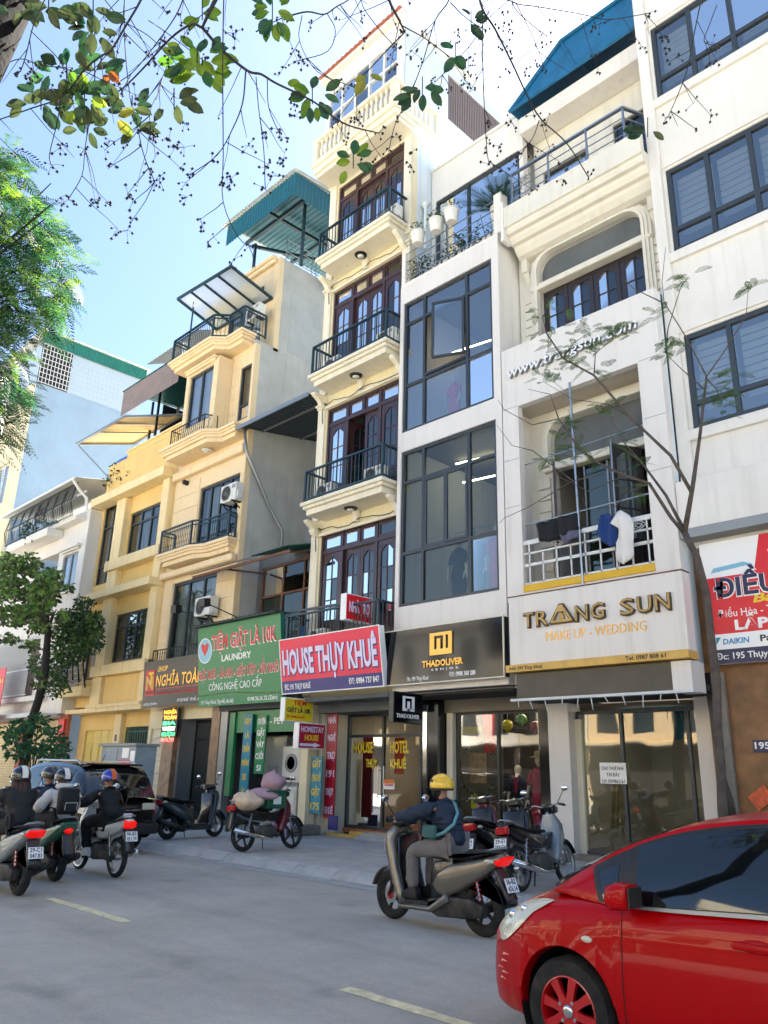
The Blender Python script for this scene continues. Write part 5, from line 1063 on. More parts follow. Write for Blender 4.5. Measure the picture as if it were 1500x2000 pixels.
bk = thing('paint_bucket', 'white paint bucket and cloth on the studio floor behind the glass', 'bucket', (-7.4, 14.7, .25)); MB().lathe([(.13, 0), (.16, .3), (.165, .3), (.165, .33), (.14, .33), (.12, .03), (.001, .03)], (-7.4, 14.7, .25), 18).build('bucket', MATS['plastic_white'], bk, smooth=40); MB().torus((-7.4, 14.7, .58), .15, .008, 'y', 14, 5, (0, .5)).build('handle', MATS['steel'], bk)
t, xa, xb, za, zb = board_at('rent_notice', 'white paper to-let notice taped on the studio glass', 'notice', 1173, 1530, 1222, 1490, GY-.02, MATS['paint_white'], th=.004)
for k, s in enumerate(('CHO THUÊ NHÀ', 'TẠI ĐÂY', 'LH: 0399862161')): text(s, MATS['paint_black'], t, ((xa+xb)/2, GY-.021, zb-.13-k*.115), (xb-xa)*(.84, .5, .84)[k], .06, align='c', depth=.002, bold=.01)
# the sign box of the studio
box('sign_box', MATS['white_panel'], S_, -9.06, -5.53, 12.4, 12.69, 3.6, 4.92, bevel=.006); box('sign_box_side', MATS['white_panel'], S_, -5.86, -5.53, 12.41, 12.9, 2.95, 3.44, bevel=.004); box('sign_box_top', MATS['rust'], S_, -9.08, -5.52, 12.39, 12.69, 4.922, 4.94)
box('address_ledge', MATS['ledge_gold'], S_, -9.1, -5.5, 12.3, 12.68, 3.46, 3.598, bevel=.006); box('dark_panel', mat('panel_dark', '#4c463c', .5, var=.2, vscale=2), S_, -8.95, -5.87, 12.44, 12.6, 2.98, 3.44)
box('light_strip', MATS['tin_white'], S_, -9.05, -5.5, 12.36, 12.5, 2.93, 2.975)
for i in range(11): MB().tube([(-8.9+i*.31+.05*math.sin(i*5), 12.4, 2.93), (-8.9+i*.31+.02, 12.4, 2.82-.05*(i % 3))], [.012, .005], 5).build('light_tube', MATS['tin_white'], S_)
text('Add: 193 Thụy Khuê', MATS['paint_black'], S_, (-9.02, 12.299, 3.5), .75, .06, bold=.02, depth=.003); text('Tel: 0987 808 61', MATS['paint_black'], S_, (-6.6, 12.299, 3.5), .72, .07, bold=.02, depth=.003)
ts = thing('studio_lettering', 'raised bronze TRANG SUN letters on the white studio sign box', 'lettering', (-7.3, 12.4, 4.2))
xx = -8.7
for (s, w_) in (('T', .27), ('R', .29), ('A', .5), ('N', .3), ('G', .3), (' ', .22), ('S', .3), ('U', .3), ('N', .3)):
    if s == 'A':
        for k, (sc, m_) in enumerate(((1., 'bronze_edge'), (.86, 'gold_old'))):
            P = []; cx, cz = xx+.24, 4.28
            out = [(-.25, 0), (.25, 0), (.27, .03), (.04, .37), (-.04, .37), (-.27, .03)]; inn = [(-.15, .065), (.15, .065), (.0, .29)]
            b = MB(); f = 12.4-.05-.012*k
            n = 6; o_ = [(cx+a*sc, cz+.02*(1-sc)*8+c*sc) for a, c in out]; i_ = [(cx+a/sc, cz+.0+c) for a, c in ((-.15, .07), (0, .07), (.15, .07), (.06, .22), (0, .28), (-.06, .22))]
            for (pts) in (o_,):
                vs = [(u, f, v) for u, v in pts]+[(u, 12.4, v) for u, v in pts]+[(u, f, v) for u, v in i_]+[(u, 12.4, v) for u, v in i_]
                order_o = [0, 1, 2, 3, 4, 5]; order_i = [0, 2, 2, 3, 5, 0]
                fs = []
                for q in range(6):
                    q2 = (q+1) % 6; fs.append((order_o[q], order_o[q2], 12+order_i[q2], 12+order_i[q]) if order_i[q] != order_i[q2] else (order_o[q], order_o[q2], 12+order_i[q])); fs.append((q, q+6, q2+6, q2))
                b.add(vs, fs)
            b.build('letter', MATS[m_], ts)
        MB().prism([(xx+.24, 4.5), (xx+.30, 4.38), (xx+.24, 4.34), (xx+.18, 4.38)], 12.36, 12.4, 'y').build('drop', MATS['gold_old'], ts)
    elif s != ' ':
        text(s, MATS['bronze_edge'], ts, (xx, 12.4, 4.28), w_-.02, .29, bold=.035, depth=.05, name='letter'); text(s, MATS['gold_old'], ts, (xx+.012, 12.351, 4.292), w_-.045, .268, bold=-.005, depth=.012, name='letter')
    xx += w_+.025
text('MAKE UP - WEDDING', MATS['paint_gold'], ts, (-8.22, 12.4, 3.99), 2.0, .165, bold=-.004, depth=.01)
wl = thing('web_address', 'raised grey www web address letters on the white balcony frame', 'lettering', (-7.6, 12.7, 9.9)); text('www.trangsun.com', MATS['alu_grey'], wl, (-9.1, 12.7, 9.86), 3.06, .24, bold=.025, depth=.07, shear=.15); text('www.trangsun.com', MATS['paint_white'], wl, (-9.1, 12.629, 9.86), 3.06, .24, bold=.0, depth=.006, shear=.15)
# ------------------------------------------------------------------ signs
def sign(name, label, x, y, z, w_, h, m, th=.14, lean=0., side='paint_white', rim=None):
    """hanging board: local x to the right, z up, front face at local y=0"""
    t = thing(name, label, 'sign'); b = MB().box(0, w_, .004, th, 0, h).build('sign_case', MATS[side], t)
    MB().box(.0, w_, 0, .004, 0, h).build('sign_face', MATS[m], t)
    if rim:
        b = MB(); e = .025; b.box(-.01, w_+.01, -.012, .02, -.02, e-.02); b.box(-.01, w_+.01, -.012, .02, h-e+.02, h+.02); b.box(-.012, e-.012, -.011, .02, 0, h); b.box(w_-e+.012, w_+.012, -.011, .02, 0, h); b.build('sign_rim', MATS[rim], t)
    t['_p'] = (x, y, z, lean); return t
def place(t, rz=0.):
    x, y, z, l = t['_p']; t.location = (x, y, z); t.rotation_euler = (l, 0, rz); del t['_p']
s = sign('laundry_sign', 'large green laundry shop sign with red and white lettering', -20.1, 12.5, 3.25, 3.9, 2.24, 'sign_green', lean=R(6.5), side='tin_green')
def rl(t, body, x, z, w_, h, m, edge=None, bold=.02, **k):
    if edge: text(body, MATS[edge], t, (x-.012, 0, z-.008), w_+.024, h+.012, bold=bold+.032, depth=.008, **k)
    text(body, MATS[m], t, (x, -.006 if edge else 0, z), w_, h, bold=bold, depth=.008, **k)
rl(s, 'TIỆM GIẶT LÀ 10K', .72, 1.56, 3.0, .38, 'paint_red', 'paint_white'); rl(s, 'LAUNDRY', 1.2, 1.2, 1.4, .17, 'paint_white'); rl(s, 'GIẶT KHÔ - LÀ HƠI - GIẶT ƯỚT - SẤY KHÔ', .04, .76, 3.74, .23, 'paint_red', 'paint_white'); rl(s, 'CÔNG NGHỆ CAO CẤP', .55, .42, 2.5, .19, 'paint_white', bold=.0)
rl(s, '175 Thụy Khuê, Tây Hồ, Hà Nội', .16, .06, 1.6, .1, 'paint_white', bold=.01); rl(s, '0348.26.26.22 (Zalo)', 2.4, .07, 1.3, .1, 'paint_white', bold=.01)
MB().lathe([(.001, -.006), (.36, -.006), (.36, 0)], (.36, 0, 1.56), 28, 'y').build('logo_disc', mat('disc_blue', '#8fc2d6', .5), s); MB().lathe([(.36, -.008), (.33, -.008)], (.36, 0, 1.56), 28, 'y', caps=False).build('logo_ring', MATS['paint_white'], s)
MB().prism([(.36, 1.40), (.52, 1.60), (.56, 1.72), (.46, 1.78), (.36, 1.70), (.26, 1.78), (.16, 1.72), (.2, 1.60)], -.012, -.006, 'y').build('logo_heart', MATS['paint_red'], s)
b = MB(); vs = []
for i in range(25): xx = .02+3.86*i/24; zz = .27+.05*math.sin(i/24*5); vs += [(xx, -.004, zz), (xx, -.004, zz+.025)]
b.add(vs, [(2*i, 2*i+2, 2*i+3, 2*i+1) for i in range(24)]).build('swoosh', MATS['leaf_bright'], s)
b = MB(); b.box(-.05, 3.9, -.2, .15, 2.25, 2.28)
for i in range(20): b.box(i*.2, i*.2+.06, -.24, .15, 2.281, 2.30)
b.build('sign_hood', MATS['tin_dark'], s)
for xx in (-.1, 1.4): MB().bar((xx, -.55, 2.75), (xx+.5, .2, 2.3), .03).box(xx-.18, xx+.1, -.75, -.55, 2.68, 2.9).build('flood_lamp', MATS['plastic_black'], s)
place(s)
s = sign('lodging_sign', 'red HOUSE lodging sign board with tall white letters and blue address strip', -16.12, 12.42, 3.42, 3.62, 1.33, 'sign_pink', th=.16, lean=R(9), rim='paint_white')
MB().box(.0, 3.62, -.003, -.0005, 0, .3).build('address_strip', MATS['sign_blue'], s)
rl(s, 'HOUSE THỤY KHUÊ', .1, .47, 3.4, .6, 'paint_lilac', 'sign_blue', bold=.03); text('ĐC: 191 THỤY KHUÊ', MATS['paint_white'], s, (.12, -.003, .09), 1.0, .13, bold=.015); text('ĐT: 0984 737 847', MATS['paint_white'], s, (2.5, -.003, .1), 1.0, .13, bold=.015); place(s)
s = sign('liquor_shop_sign', 'charcoal shop sign with gold NGHIA TOAN letters left of the green board', -23.55, 12.6, 3.36, 3.6, 1.43, 'sign_dark', lean=R(4), side='sign_dark')
MB().box(.14, .72, -.012, 0, .35, 1.15).build('logo_box', MATS['paint_red'], s); text('N', MATS['ledge_gold'], s, (.2, -.012, .55), .46, .42, bold=.04); text('T', MATS['paint_yellow'], s, (.36, -.02, .72), .32, .36, bold=.03); text('KING', MATS['sign_dark'], s, (.2, -.012, .4), .46, .1, bold=.02)
rl(s, 'SHOP', .88, 1.07, .6, .16, 'paint_gold', bold=.015, shear=.3); rl(s, 'NGHĨA TOÀN', .8, .62, 2.7, .34, 'paint_gold', 'bronze_edge', shear=.15); MB().box(.8, 3.5, -.004, 0, .53, .55).build('rule', MATS['paint_red'], s); text('BIA, RƯỢU VANG, WHISKY, ĐỒ UỐNG NGOẠI', MATS['paint_red'], s, (.8, 0, .36), 2.6, .1, bold=.01); text('HOTLINE: 0974.799.497', MATS['paint_white'], s, (.1, 0, .06), .85, .07, bold=.01); text('179 THỤY KHUÊ - TÂY HỒ - HÀ NỘI', MATS['paint_white'], s, (2.1, 0, .1), 1.4, .09, bold=.01); place(s)
s = sign('boutique_sign', 'glossy black boutique sign with a square gold logo under the big windows', -12.62, 12.5, 3.43, 3.34, 1.18, 'sign_black', th=.18, side='sign_dark', rim='cream_trim')
lx, lz = 1.42, .55
b = MB(); b.box(lx, lx+.62, -.03, 0, lz, lz+.12); b.box(lx, lx+.62, -.03, 0, lz+.4, lz+.47); b.box(lx, lx+.13, -.03, 0, lz+.12, lz+.4); b.box(lx+.2, lx+.3, -.03, 0, lz+.12, lz+.34); b.box(lx+.38, lx+.45, -.03, 0, lz+.12, lz+.4); b.box(lx+.52, lx+.62, -.03, 0, lz+.12, lz+.4); b.build('logo', MATS['paint_gold'], s)
text('THADOLIVER', MATS['paint_gold'], s, (1.2, 0, .32), 1.12, .13, bold=.03, depth=.02); text('SENIOR', MATS['paint_white'], s, (1.45, 0, .23), .75, .045, bold=.01, space=1.8); text('Đc: 193 Thụy Khuê', MATS['paint_white'], s, (.75, 0, .06), .62, .08, bold=.01); text('ĐT: 0988 360 288', MATS['paint_white'], s, (1.95, 0, .08), .68, .09, bold=.015); place(s)
s = sign('appliance_sign', 'big red and white air conditioning shop sign at the right edge', -5.42, 12.95, 3.42, 5.2, 2.03, 'sign_red', th=.2, rim=None)
MB().prism([(.0, 1.42), (.85, 1.42), (1.0, 2.03), (0, 2.03)], -.004, -.0005, 'y').build('white_corner', MATS['paint_white'], s); MB().box(0, 5.2, -.004, -.0005, .22, .47).build('brand_strip', MATS['paint_white'], s); MB().box(0, 5.2, -.005, -.0005, 0, .22).build('address_strip', MATS['paint_navy'], s)
b = MB(); b.prism([(.15, 1.5), (.85, 1.56), (.7, 1.62), (.2, 1.58)], -.008, -.004, 'y'); b.build('aircon_picture', mat('pic_blue', '#7fb6cf', .5), s)
rl(s, 'ĐIỀU HÒA', .18, 1.08, 2.2, .3, 'paint_navy', 'paint_white', bold=.03); rl(s, 'CƠ ĐIỆN', 1.1, 1.62, 2.6, .26, 'paint_white', bold=.03); text('Bán', MATS['paint_yellow'], s, (.78, 0, .93), .5, .14, bold=.03, shear=.2); text('Điều Hòa - Ti Vi - Tủ Lạnh', MATS['paint_white'], s, (.2, 0, .74), 1.75, .12, bold=.0); rl(s, 'LẮP ĐẶT', .45, .52, 1.25, .16, 'paint_white', bold=.04)
MB().prism([(.12, .3), (.2, .42), (.12, .42)], -.01, -.004, 'y').build('logo_mark', MATS['sign_teal'], s); text('DAIKIN', mat('brand_blue', '#1c86b8', .4), s, (.23, -.004, .3), .42, .09, bold=.02, shear=.1); text('Panasonic', MATS['paint_black'], s, (.82, -.004, .3), .75, .1, bold=.02); text('Đc: 195 Thụy Khuê', MATS['paint_white'], s, (.1, -.005, .06), 1.15, .1, bold=.01); place(s)
def flag_sign(name, label, X, y0, y1, z0, z1, m, th=.15, front='paint_white'):
    """sign box standing out from the wall, printed side towards +X"""
    t = thing(name, label, 'sign', (X, y1, z0)); box('sign_case', MATS[front], t, X-th, X-.004, y0, y1, z0, z1, bevel=.006); box('sign_face', MATS[m], t, X-.003, X, y0+.02, y1-.02, z0+.02, z1-.02)
    return t
t = flag_sign('guesthouse_sign', 'red NHA TRO box sign projecting above the lodging board', -13.5, 12.1, 12.95, 4.97, 5.6, 'sign_red', .2); text('NHÀ TRỌ', MATS['paint_lilac'], t, (-13.5, 12.2, 5.18), .66, .24, '+x', bold=.03)
MB().bar((-13.6, 12.2, 5.2), (-12.6, 12.7, 4.8), .02).build('stay_rod', MATS['plastic_black'], t)
t = flag_sign('homestay_sign', 'red HOMESTAY HOUSE box sign with a white arrow projecting at street level', -14.95, 12.07, 12.9, 2.09, 2.68, 'sign_maroon', .2); text('HOMESTAY', MATS['paint_lilac'], t, (-14.95, 12.14, 2.47), .7, .13, '+x', bold=.02); text('HOUSE', MATS['paint_yellow'], t, (-14.95, 12.26, 2.28), .42, .13, '+x', bold=.02)
b = MB(); b.prism([(12.12, 2.15), (12.55, 2.15), (12.55, 2.12), (12.75, 2.18), (12.55, 2.24), (12.55, 2.21), (12.12, 2.21)], -14.95, -14.944, 'x'); b.build('arrow', MATS['paint_lilac'], t)
t = flag_sign('ironing_sign', 'yellow box sign for washing and ironing projecting below the green board', -15.45, 12.0, 12.9, 2.72, 3.28, 'sign_yellow', .18); text('TIỆM', MATS['paint_red'], t, (-15.45, 12.26, 3.12), .4, .1, '+x', bold=.03); text('GIẶT LÀ 10K', MATS['paint_navy'], t, (-15.45, 12.08, 2.94), .74, .11, '+x', bold=.02); text('ĐT: 0348.26.26.22', MATS['paint_red'], t, (-15.45, 12.08, 2.81), .55, .06, '+x', bold=.01)
t = flag_sign('boutique_box_sign', 'small square black boutique box sign hanging beside the hotel door', -11.5, 11.72, 12.6, 2.58, 3.2, 'sign_black', .14, front='sign_dark')
b = MB(); y_, z_ = 11.98, 2.82
for (a, c, d, e) in ((0, .36, .26, .3), (0, .08, 0, .26), (.14, .22, .0, .2), (.28, .36, .06, .26), (.08, .36, 0, .05)): b.box(-11.5, -11.494, y_+a, y_+c, z_+d, z_+e)
b.build('logo', MATS['paint_white'], t); text('THADOLIVER', MATS['paint_white'], t, (-11.5, 11.8, 2.68), .7, .08, '+x', bold=.02)
def vsign(name, label, px0, py0, px1, py1, Y, m, words, col='paint_white', wd=None):
    a = atY(px0, py0, Y); c = atY(px1, py1, Y); z0_, z1_ = c.z, a.z; w_ = wd or abs(atY(px1, py0, Y).x-a.x); t = thing(name, label, 'sign', (a.x, Y, z0_)); box('board', MATS[m], t, a.x, a.x+w_, Y, Y+.03, z0_, z1_)
    n = len(words); hh = (z1_-z0_)/n
    for k, s in enumerate(words): text(s, MATS[col], t, (a.x+w_/2, Y, z1_-(k+.75)*hh), w_*(.8 if len(s) > 2 else .45), min(.16, hh*.5), align='c', bold=.02)
    return t
t = vsign('red_banner', 'tall red vertical lodging banner on the pillar left of the hotel door', 641, 1388, 658, 1600, 13.45, 'sign_maroon', ('NHÀ', 'NGHỈ', 'TRỌ', '191', 'THỤY', 'KHUÊ'), 'paint_lilac', .36)
a = atY(640, 1620, 13.44); box('foot_panel', MATS['sign_blue'], t, a.x+.02, a.x+.36, 13.42, 13.44, a.z, a.z+.32)
vsign('blue_banner', 'blue vertical laundry price banner on the pillar behind the homestay sign', 609, 1478, 632, 1590, 13.2, 'sign_teal', ('GIẶT', 'LÔNG VŨ', 'GIẶT', '175'), 'paint_yellow', .4)
vsign('green_banner', 'dark green vertical laundry banner with white words beside the shop entrance', 503, 1398, 523, 1512, 13.0, 'sign_green', ('CHUYÊN', 'GIẶT', 'VÁY', 'CƯỚI', 'SI'), 'paint_white', .42)
vsign('teal_banner', 'teal vertical banner with yellow words right of the glass shop doors', 478, 1395, 495, 1560, 12.95, 'sign_teal', ('GIẶT', 'LÀ', 'CHĂN', 'MÀN', 'SI', 'ÁO'), 'paint_yellow', .38)
text('SPA - PET', MATS['paint_white'], Lw, (-17.9, 13.05, 2.75), 1.1, .16, bold=.01)
t, xa, xb, za, zb = board_at('led_sign', 'small lit LED shop sign on the marble column', 'sign', 313, 1440, 349, 1382, 12.9, MATS['plastic_black'], th=.06)
for k, (s, c) in enumerate((('NGHĨA', '#ff8a1e'), ('TOÀN', '#ff9a2e'), ('BIA', '#3fe070'), ('WHISKY', '#e8f4ff'), ('RƯỢU', '#3fe070'), ('0974.799', '#ff5a50'))): text(s, mat('led_'+c, c, .5, emit=1.), t, (xa+.08, 12.9, zb-.17-k*.165), (xb-xa)*.82, .11, bold=.02, depth=.004)
t = vsign('edge_banner', 'red printed banner hanging at the far left edge of the street', -12, 1308, 24, 1465, 11.6, 'sign_red', ('KHAI', 'TRƯƠNG', 'GIẢM', 'GIÁ'), 'paint_yellow', 1.35)
t, xa, xb, za, zb = board_at('house_number', 'dark house number plate 195 on the brown stone wall', 'sign', 1472, 1469, 1506, 1445, 13.17, MATS['paint_navy'], th=.03); text('195', MATS['paint_white'], t, (xa+.03, 13.17, za+.05), (xb-xa)*.8, (zb-za)*.55, bold=.02)
p = atY(1487, 1558, 13.15); t = thing('diamond_poster', 'orange poster hung cornerwise on the brown stone wall', 'poster', p); o = box('sheet', mat('poster_orange', '#c4552c', .6, var=.35, vscale=12), t, p.x-.16, p.x+.16, 13.14, 13.15, p.z-.12, p.z+.12); t.rotation_euler = (0, R(-35), 0)
# ------------------------------------------------------------------ vehicles
def tab(pts, x):
    pts = sorted(pts)
    if x <= pts[0][0]: return pts[0][1]
    if x >= pts[-1][0]: return pts[-1][1]
    for i in range(len(pts)-1):
        if pts[i][0] <= x <= pts[i+1][0]:
            p0 = pts[max(0, i-1)]; p1 = pts[i]; p2 = pts[i+1]; p3 = pts[min(len(pts)-1, i+2)]
            h = p2[0]-p1[0]; t = (x-p1[0])/h
            m1 = (p2[1]-p0[1])/max(1e-6, p2[0]-p0[0])*h; m2 = (p3[1]-p1[1])/max(1e-6, p3[0]-p1[0])*h
            return (2*t**3-3*t*t+1)*p1[1]+(t**3-2*t*t+t)*m1+(-2*t**3+3*t*t)*p2[1]+(t**3-t*t)*m2
def curve3(P, t):
    n = len(P)-1; f = min(max(t, 0), 1)*n; q = [(i, p) for i, p in enumerate(P)]
    return Vector([tab([(i, p[k]) for i, p in q], f) for k in range(3)])
class Car:
    def __init__(s, W, D, SH, ZB, wb, arch, rail, belt, crown=.05, bow=.18):
        s.W, s.D, s.SH, s.ZB, s.wb, s.arch, s.rail, s.belt, s.crown, s.bow = W, D, SH, ZB, wb, arch, rail, belt, crown, bow
    def sec(s, x, sg=1):
        w_ = tab(s.W, x); d = tab(s.D, x); sh = tab(s.SH, x); zb0 = tab(s.ZB, x); zb = zb0; R_, zc = s.arch; fl = 0
        for xc in (0, -s.wb):
            if abs(x-xc) < R_: zb = max(zb, zc+math.sqrt(R_*R_-(x-xc)**2))
            if abs(x-xc) < R_+.08: fl = .014
        out = []
        for k, (fy, fz) in enumerate(((.90, 0), (.965, .07), (1., .28), (1.004, .5), (.99, .74), (.965, .93), (.925, 1.0))):
            z = zb0+fz*(sh-zb0); z = max(z, zb+.005*k); y = w_*fy+(fl if z < zb+.2 else fl*.3); out.append(Vector((x, sg*y, z)))
        for (fy, fz) in ((.84, .34), (.66, .66), (.45, .87), (.22, .97), (0, 1.)): out.append(Vector((x, sg*w_*fy, sh+fz*(d-sh))))
        return out
    def S(s, x, v, sg=1, off=0.):
        def P(xx, vv):
            q = s.sec(xx, sg); f = vv*(len(q)-1); i = min(len(q)-2, int(f)); return q[i].lerp(q[i+1], f-i)
        p = P(x, v)
        if off:
            a = P(x+.01, v)-P(x-.01, v); b = P(x, min(1, v+.02))-P(x, max(0, v-.02)); n = a.cross(b)
            if n.length > 1e-9:
                n.normalize(); c = Vector((p.x*.0+p.x, 0, .5)); 
                if n.dot(p-Vector((min(max(p.x, -s.wb), .1), 0, .55))) < 0: n = -n
                p = p+n*off
        return p
    def patch(s, xs, vs, sg=1, off=.004):
        V = [s.S(x, v, sg, off) for x in xs for v in vs]; m = len(vs)
        return MB().add(V, [(i*m+j, i*m+j+1, (i+1)*m+j+1, (i+1)*m+j) for i in range(len(xs)-1) for j in range(m-1)])
    def body(s, parent, m, x0, x1):
        xs = set(); n = int((x1-x0)/.045)
        for i in range(n+1): xs.add(round(x0+(x1-x0)*i/n, 4))
        R_ = s.arch[0]
        for xc in (0, -s.wb):
            for k in range(25): xs.add(round(xc-R_*math.cos(math.pi*k/24)*.9995, 4))
        for k in range(8): xs.add(round(x1-.1*(k/8)**2, 4)); xs.add(round(x0+.1*(k/8)**2, 4))
        xs = sorted(xs); b = MB()
        for sg in (1, -1):
            V = []; 
            for x in xs: V += s.sec(x, sg)
            m_ = len(s.sec(0)); b.add(V, [(i*m_+j, i*m_+j+1, (i+1)*m_+j+1, (i+1)*m_+j) for i in range(len(xs)-1) for j in range(m_-1)])
        for x in (x0, x1):
            L = s.sec(x, 1); Rr = s.sec(x, -1); V = L+Rr; m_ = len(L); b.add(V, [(j, j+1, m_+j+1, m_+j) for j in range(m_-1)])
        return b.build('body', m, parent, smooth=38)
    def ruled(s, t, v, sg, off=0.):
        a = curve3(s.belt, t); b = curve3(s.rail, t); p = a.lerp(b, v); p.y += .022*math.sin(math.pi*v)+off; p.z += off*.3; p.y *= sg; return p
    def side(s, ts, vs, sg=1, off=0.):
        V = [s.ruled(t, v, sg, off) for t in ts for v in vs]; m = len(vs)
        return MB().add(V, [(i*m+j, i*m+j+1, (i+1)*m+j+1, (i+1)*m+j) for i in range(len(ts)-1) for j in range(m-1)])
    def topp(s, t, u, off=0.):
        p = curve3(s.rail, t); q = 1-u*u; bow = s.bow*max(0, 1-t*3.2)-s.bow*.6*max(0, (t-.78)/.22); return Vector((p.x+bow*q, p.y*u, p.z+s.crown*q+off))
    def top(s, ts, us, off=0.):
        V = [s.topp(t, u, off) for t in ts for u in us]; m = len(us)
        return MB().add(V, [(i*m+j, i*m+j+1, (i+1)*m+j+1, (i+1)*m+j) for i in range(len(ts)-1) for j in range(m-1)])
def rng(a, b, n): return [a+(b-a)*i/n for i in range(n+1)]
mat('car_red', '#a40005', .32, spec=.1, coat=.28); mat('car_black', '#0e1013', .2, coat=1.); mat('car_glass', '#0d1113', .03, spec=.9); mat('car_trim', '#17181a', .5); mat('lamp_clear', '#c2c0ad', .1, coat=.8); mat('lamp_red', '#c01616', .2, coat=.5); mat('lamp_red_on', '#c80e08', .3, emit=.18); mat('wheel_red', '#b20a10', .3, coat=.6); mat('wheel_well', '#0a0a0b', .9)
def car_wheel(t, x, y, z, r, sg, m, spokes=8, rimr=.2):
    tw = .095; w = MB().lathe([(r*.66, -tw*.9), (r*.80, -tw), (r*.94, -tw*.92), (r, -tw*.55), (r, tw*.55), (r*.94, tw*.92), (r*.80, tw), (r*.66, tw*.9)], (x, y, z), 40, 'y', caps=False).build('tyre', MATS['rubber'], t, smooth=40)
    rm = MB().lathe([(r*.66, -tw*.8), (r*.66, tw*.88), (r*.63, tw*.92), (r*.60, tw*.7), (r*.60, -tw*.6)], (x, y, z), 40, 'y', caps=False)
    if sg < 0: rm.v = [(a, 2*y-b, c) for a, b, c in rm.v]
    ro = rm.build('rim', m, t, smooth=40)
    MB().lathe([(.001, 0), (r*.6, 0)], (x, y-sg*tw*.35, z), 32, 'y').build('brake_cover', MATS['wheel_well'], t)
    for k in range(spokes):
        a = 2*math.pi*k/spokes+.2; c_, s_ = math.cos(a), math.sin(a); nx, nz = -s_, c_; P = []
        for (rr, hw, dy) in ((r*.1, .028, .86), (r*.35, .022, .84), (r*.62, .03, .8)):
            for q in (-1, 1): P += [(x+c_*rr+nx*hw*q, y+sg*tw*dy, z+s_*rr+nz*hw*q), (x+c_*rr+nx*hw*q, y+sg*tw*(dy-.35), z+s_*rr+nz*hw*q)]
        b = MB().add(P, [(0, 2, 6, 4), (4, 6, 10, 8), (0, 4, 5, 1), (4, 8, 9, 5), (2, 3, 7, 6), (6, 7, 11, 10), (8, 10, 11, 9)]); b.build('spoke', m, ro, smooth=30)
    MB().lathe([(.001, sg*.012), (.02, sg*.012), (.036, sg*.006), (.038, 0)], (x, y+sg*tw*.87, z), 20, 'y').build('hub_cap', MATS['chrome'], ro, smooth=True)
    nt_ = MB()
    for k in range(4):
        a = math.pi/2*k+.6; nt_.lathe([(.001, sg*.01), (.011, sg*.01), (.012, 0)], (x+math.cos(a)*.062, y+sg*tw*.86, z+math.sin(a)*.062), 8, 'y')
    nt_.build('wheel_nut', MATS['chrome'], ro)
# --- red hatchback
C1 = thing('red_hatchback', 'glossy red small hatchback with red wheels entering at the lower right', 'car')
car = Car(W=[(-3.06, .6), (-3.0, .70), (-2.85, .79), (-2.6, .832), (-2, .845), (-.4, .845), (.1, .842), (.3, .828), (.45, .79), (.58, .73), (.68, .65), (.75, .55), (.79, .42), (.81, .28)],
          D=[(-3.06, .72), (-3.0, .88), (-2.8, .98), (-2.2, 1.0), (-.5, .99), (-.1, 1.0), (.1, .985), (.28, .95), (.44, .895), (.56, .83), (.66, .755), (.74, .66), (.79, .56), (.81, .5)],
          SH=[(-3.06, .68), (-3, .84), (-2.8, .97), (-2.4, 1.01), (-1.3, .965), (-.5, .925), (-.1, .905), (.15, .875), (.35, .825), (.5, .765), (.62, .695), (.72, .61), (.79, .52), (.81, .47)],
          ZB=[(-3.06, .34), (-2.9, .24), (-2.5, .2), (.4, .19), (.6, .19), (.74, .22), (.81, .30)], wb=2.46, arch=(.345, .30),
          rail=[(.16, .66, .96), (-.1, .655, 1.11), (-.38, .64, 1.255), (-.76, .615, 1.385), (-1.2, .595, 1.455), (-1.7, .585, 1.48), (-2.2, .575, 1.455), (-2.6, .57, 1.38), (-2.85, .57, 1.25), (-3.0, .6, 1.0)],
          belt=[(.16, .70, .945), (-.2, .775, .925), (-.42, .80, .92), (-.78, .806, .935), (-1.2, .81, .96), (-1.7, .808, .985), (-2.2, .80, 1.0), (-2.6, .78, 1.0), (-2.85, .74, .985), (-3.0, .66, .96)])
bo = car.body(C1, MATS['car_red'], -3.06, .81)
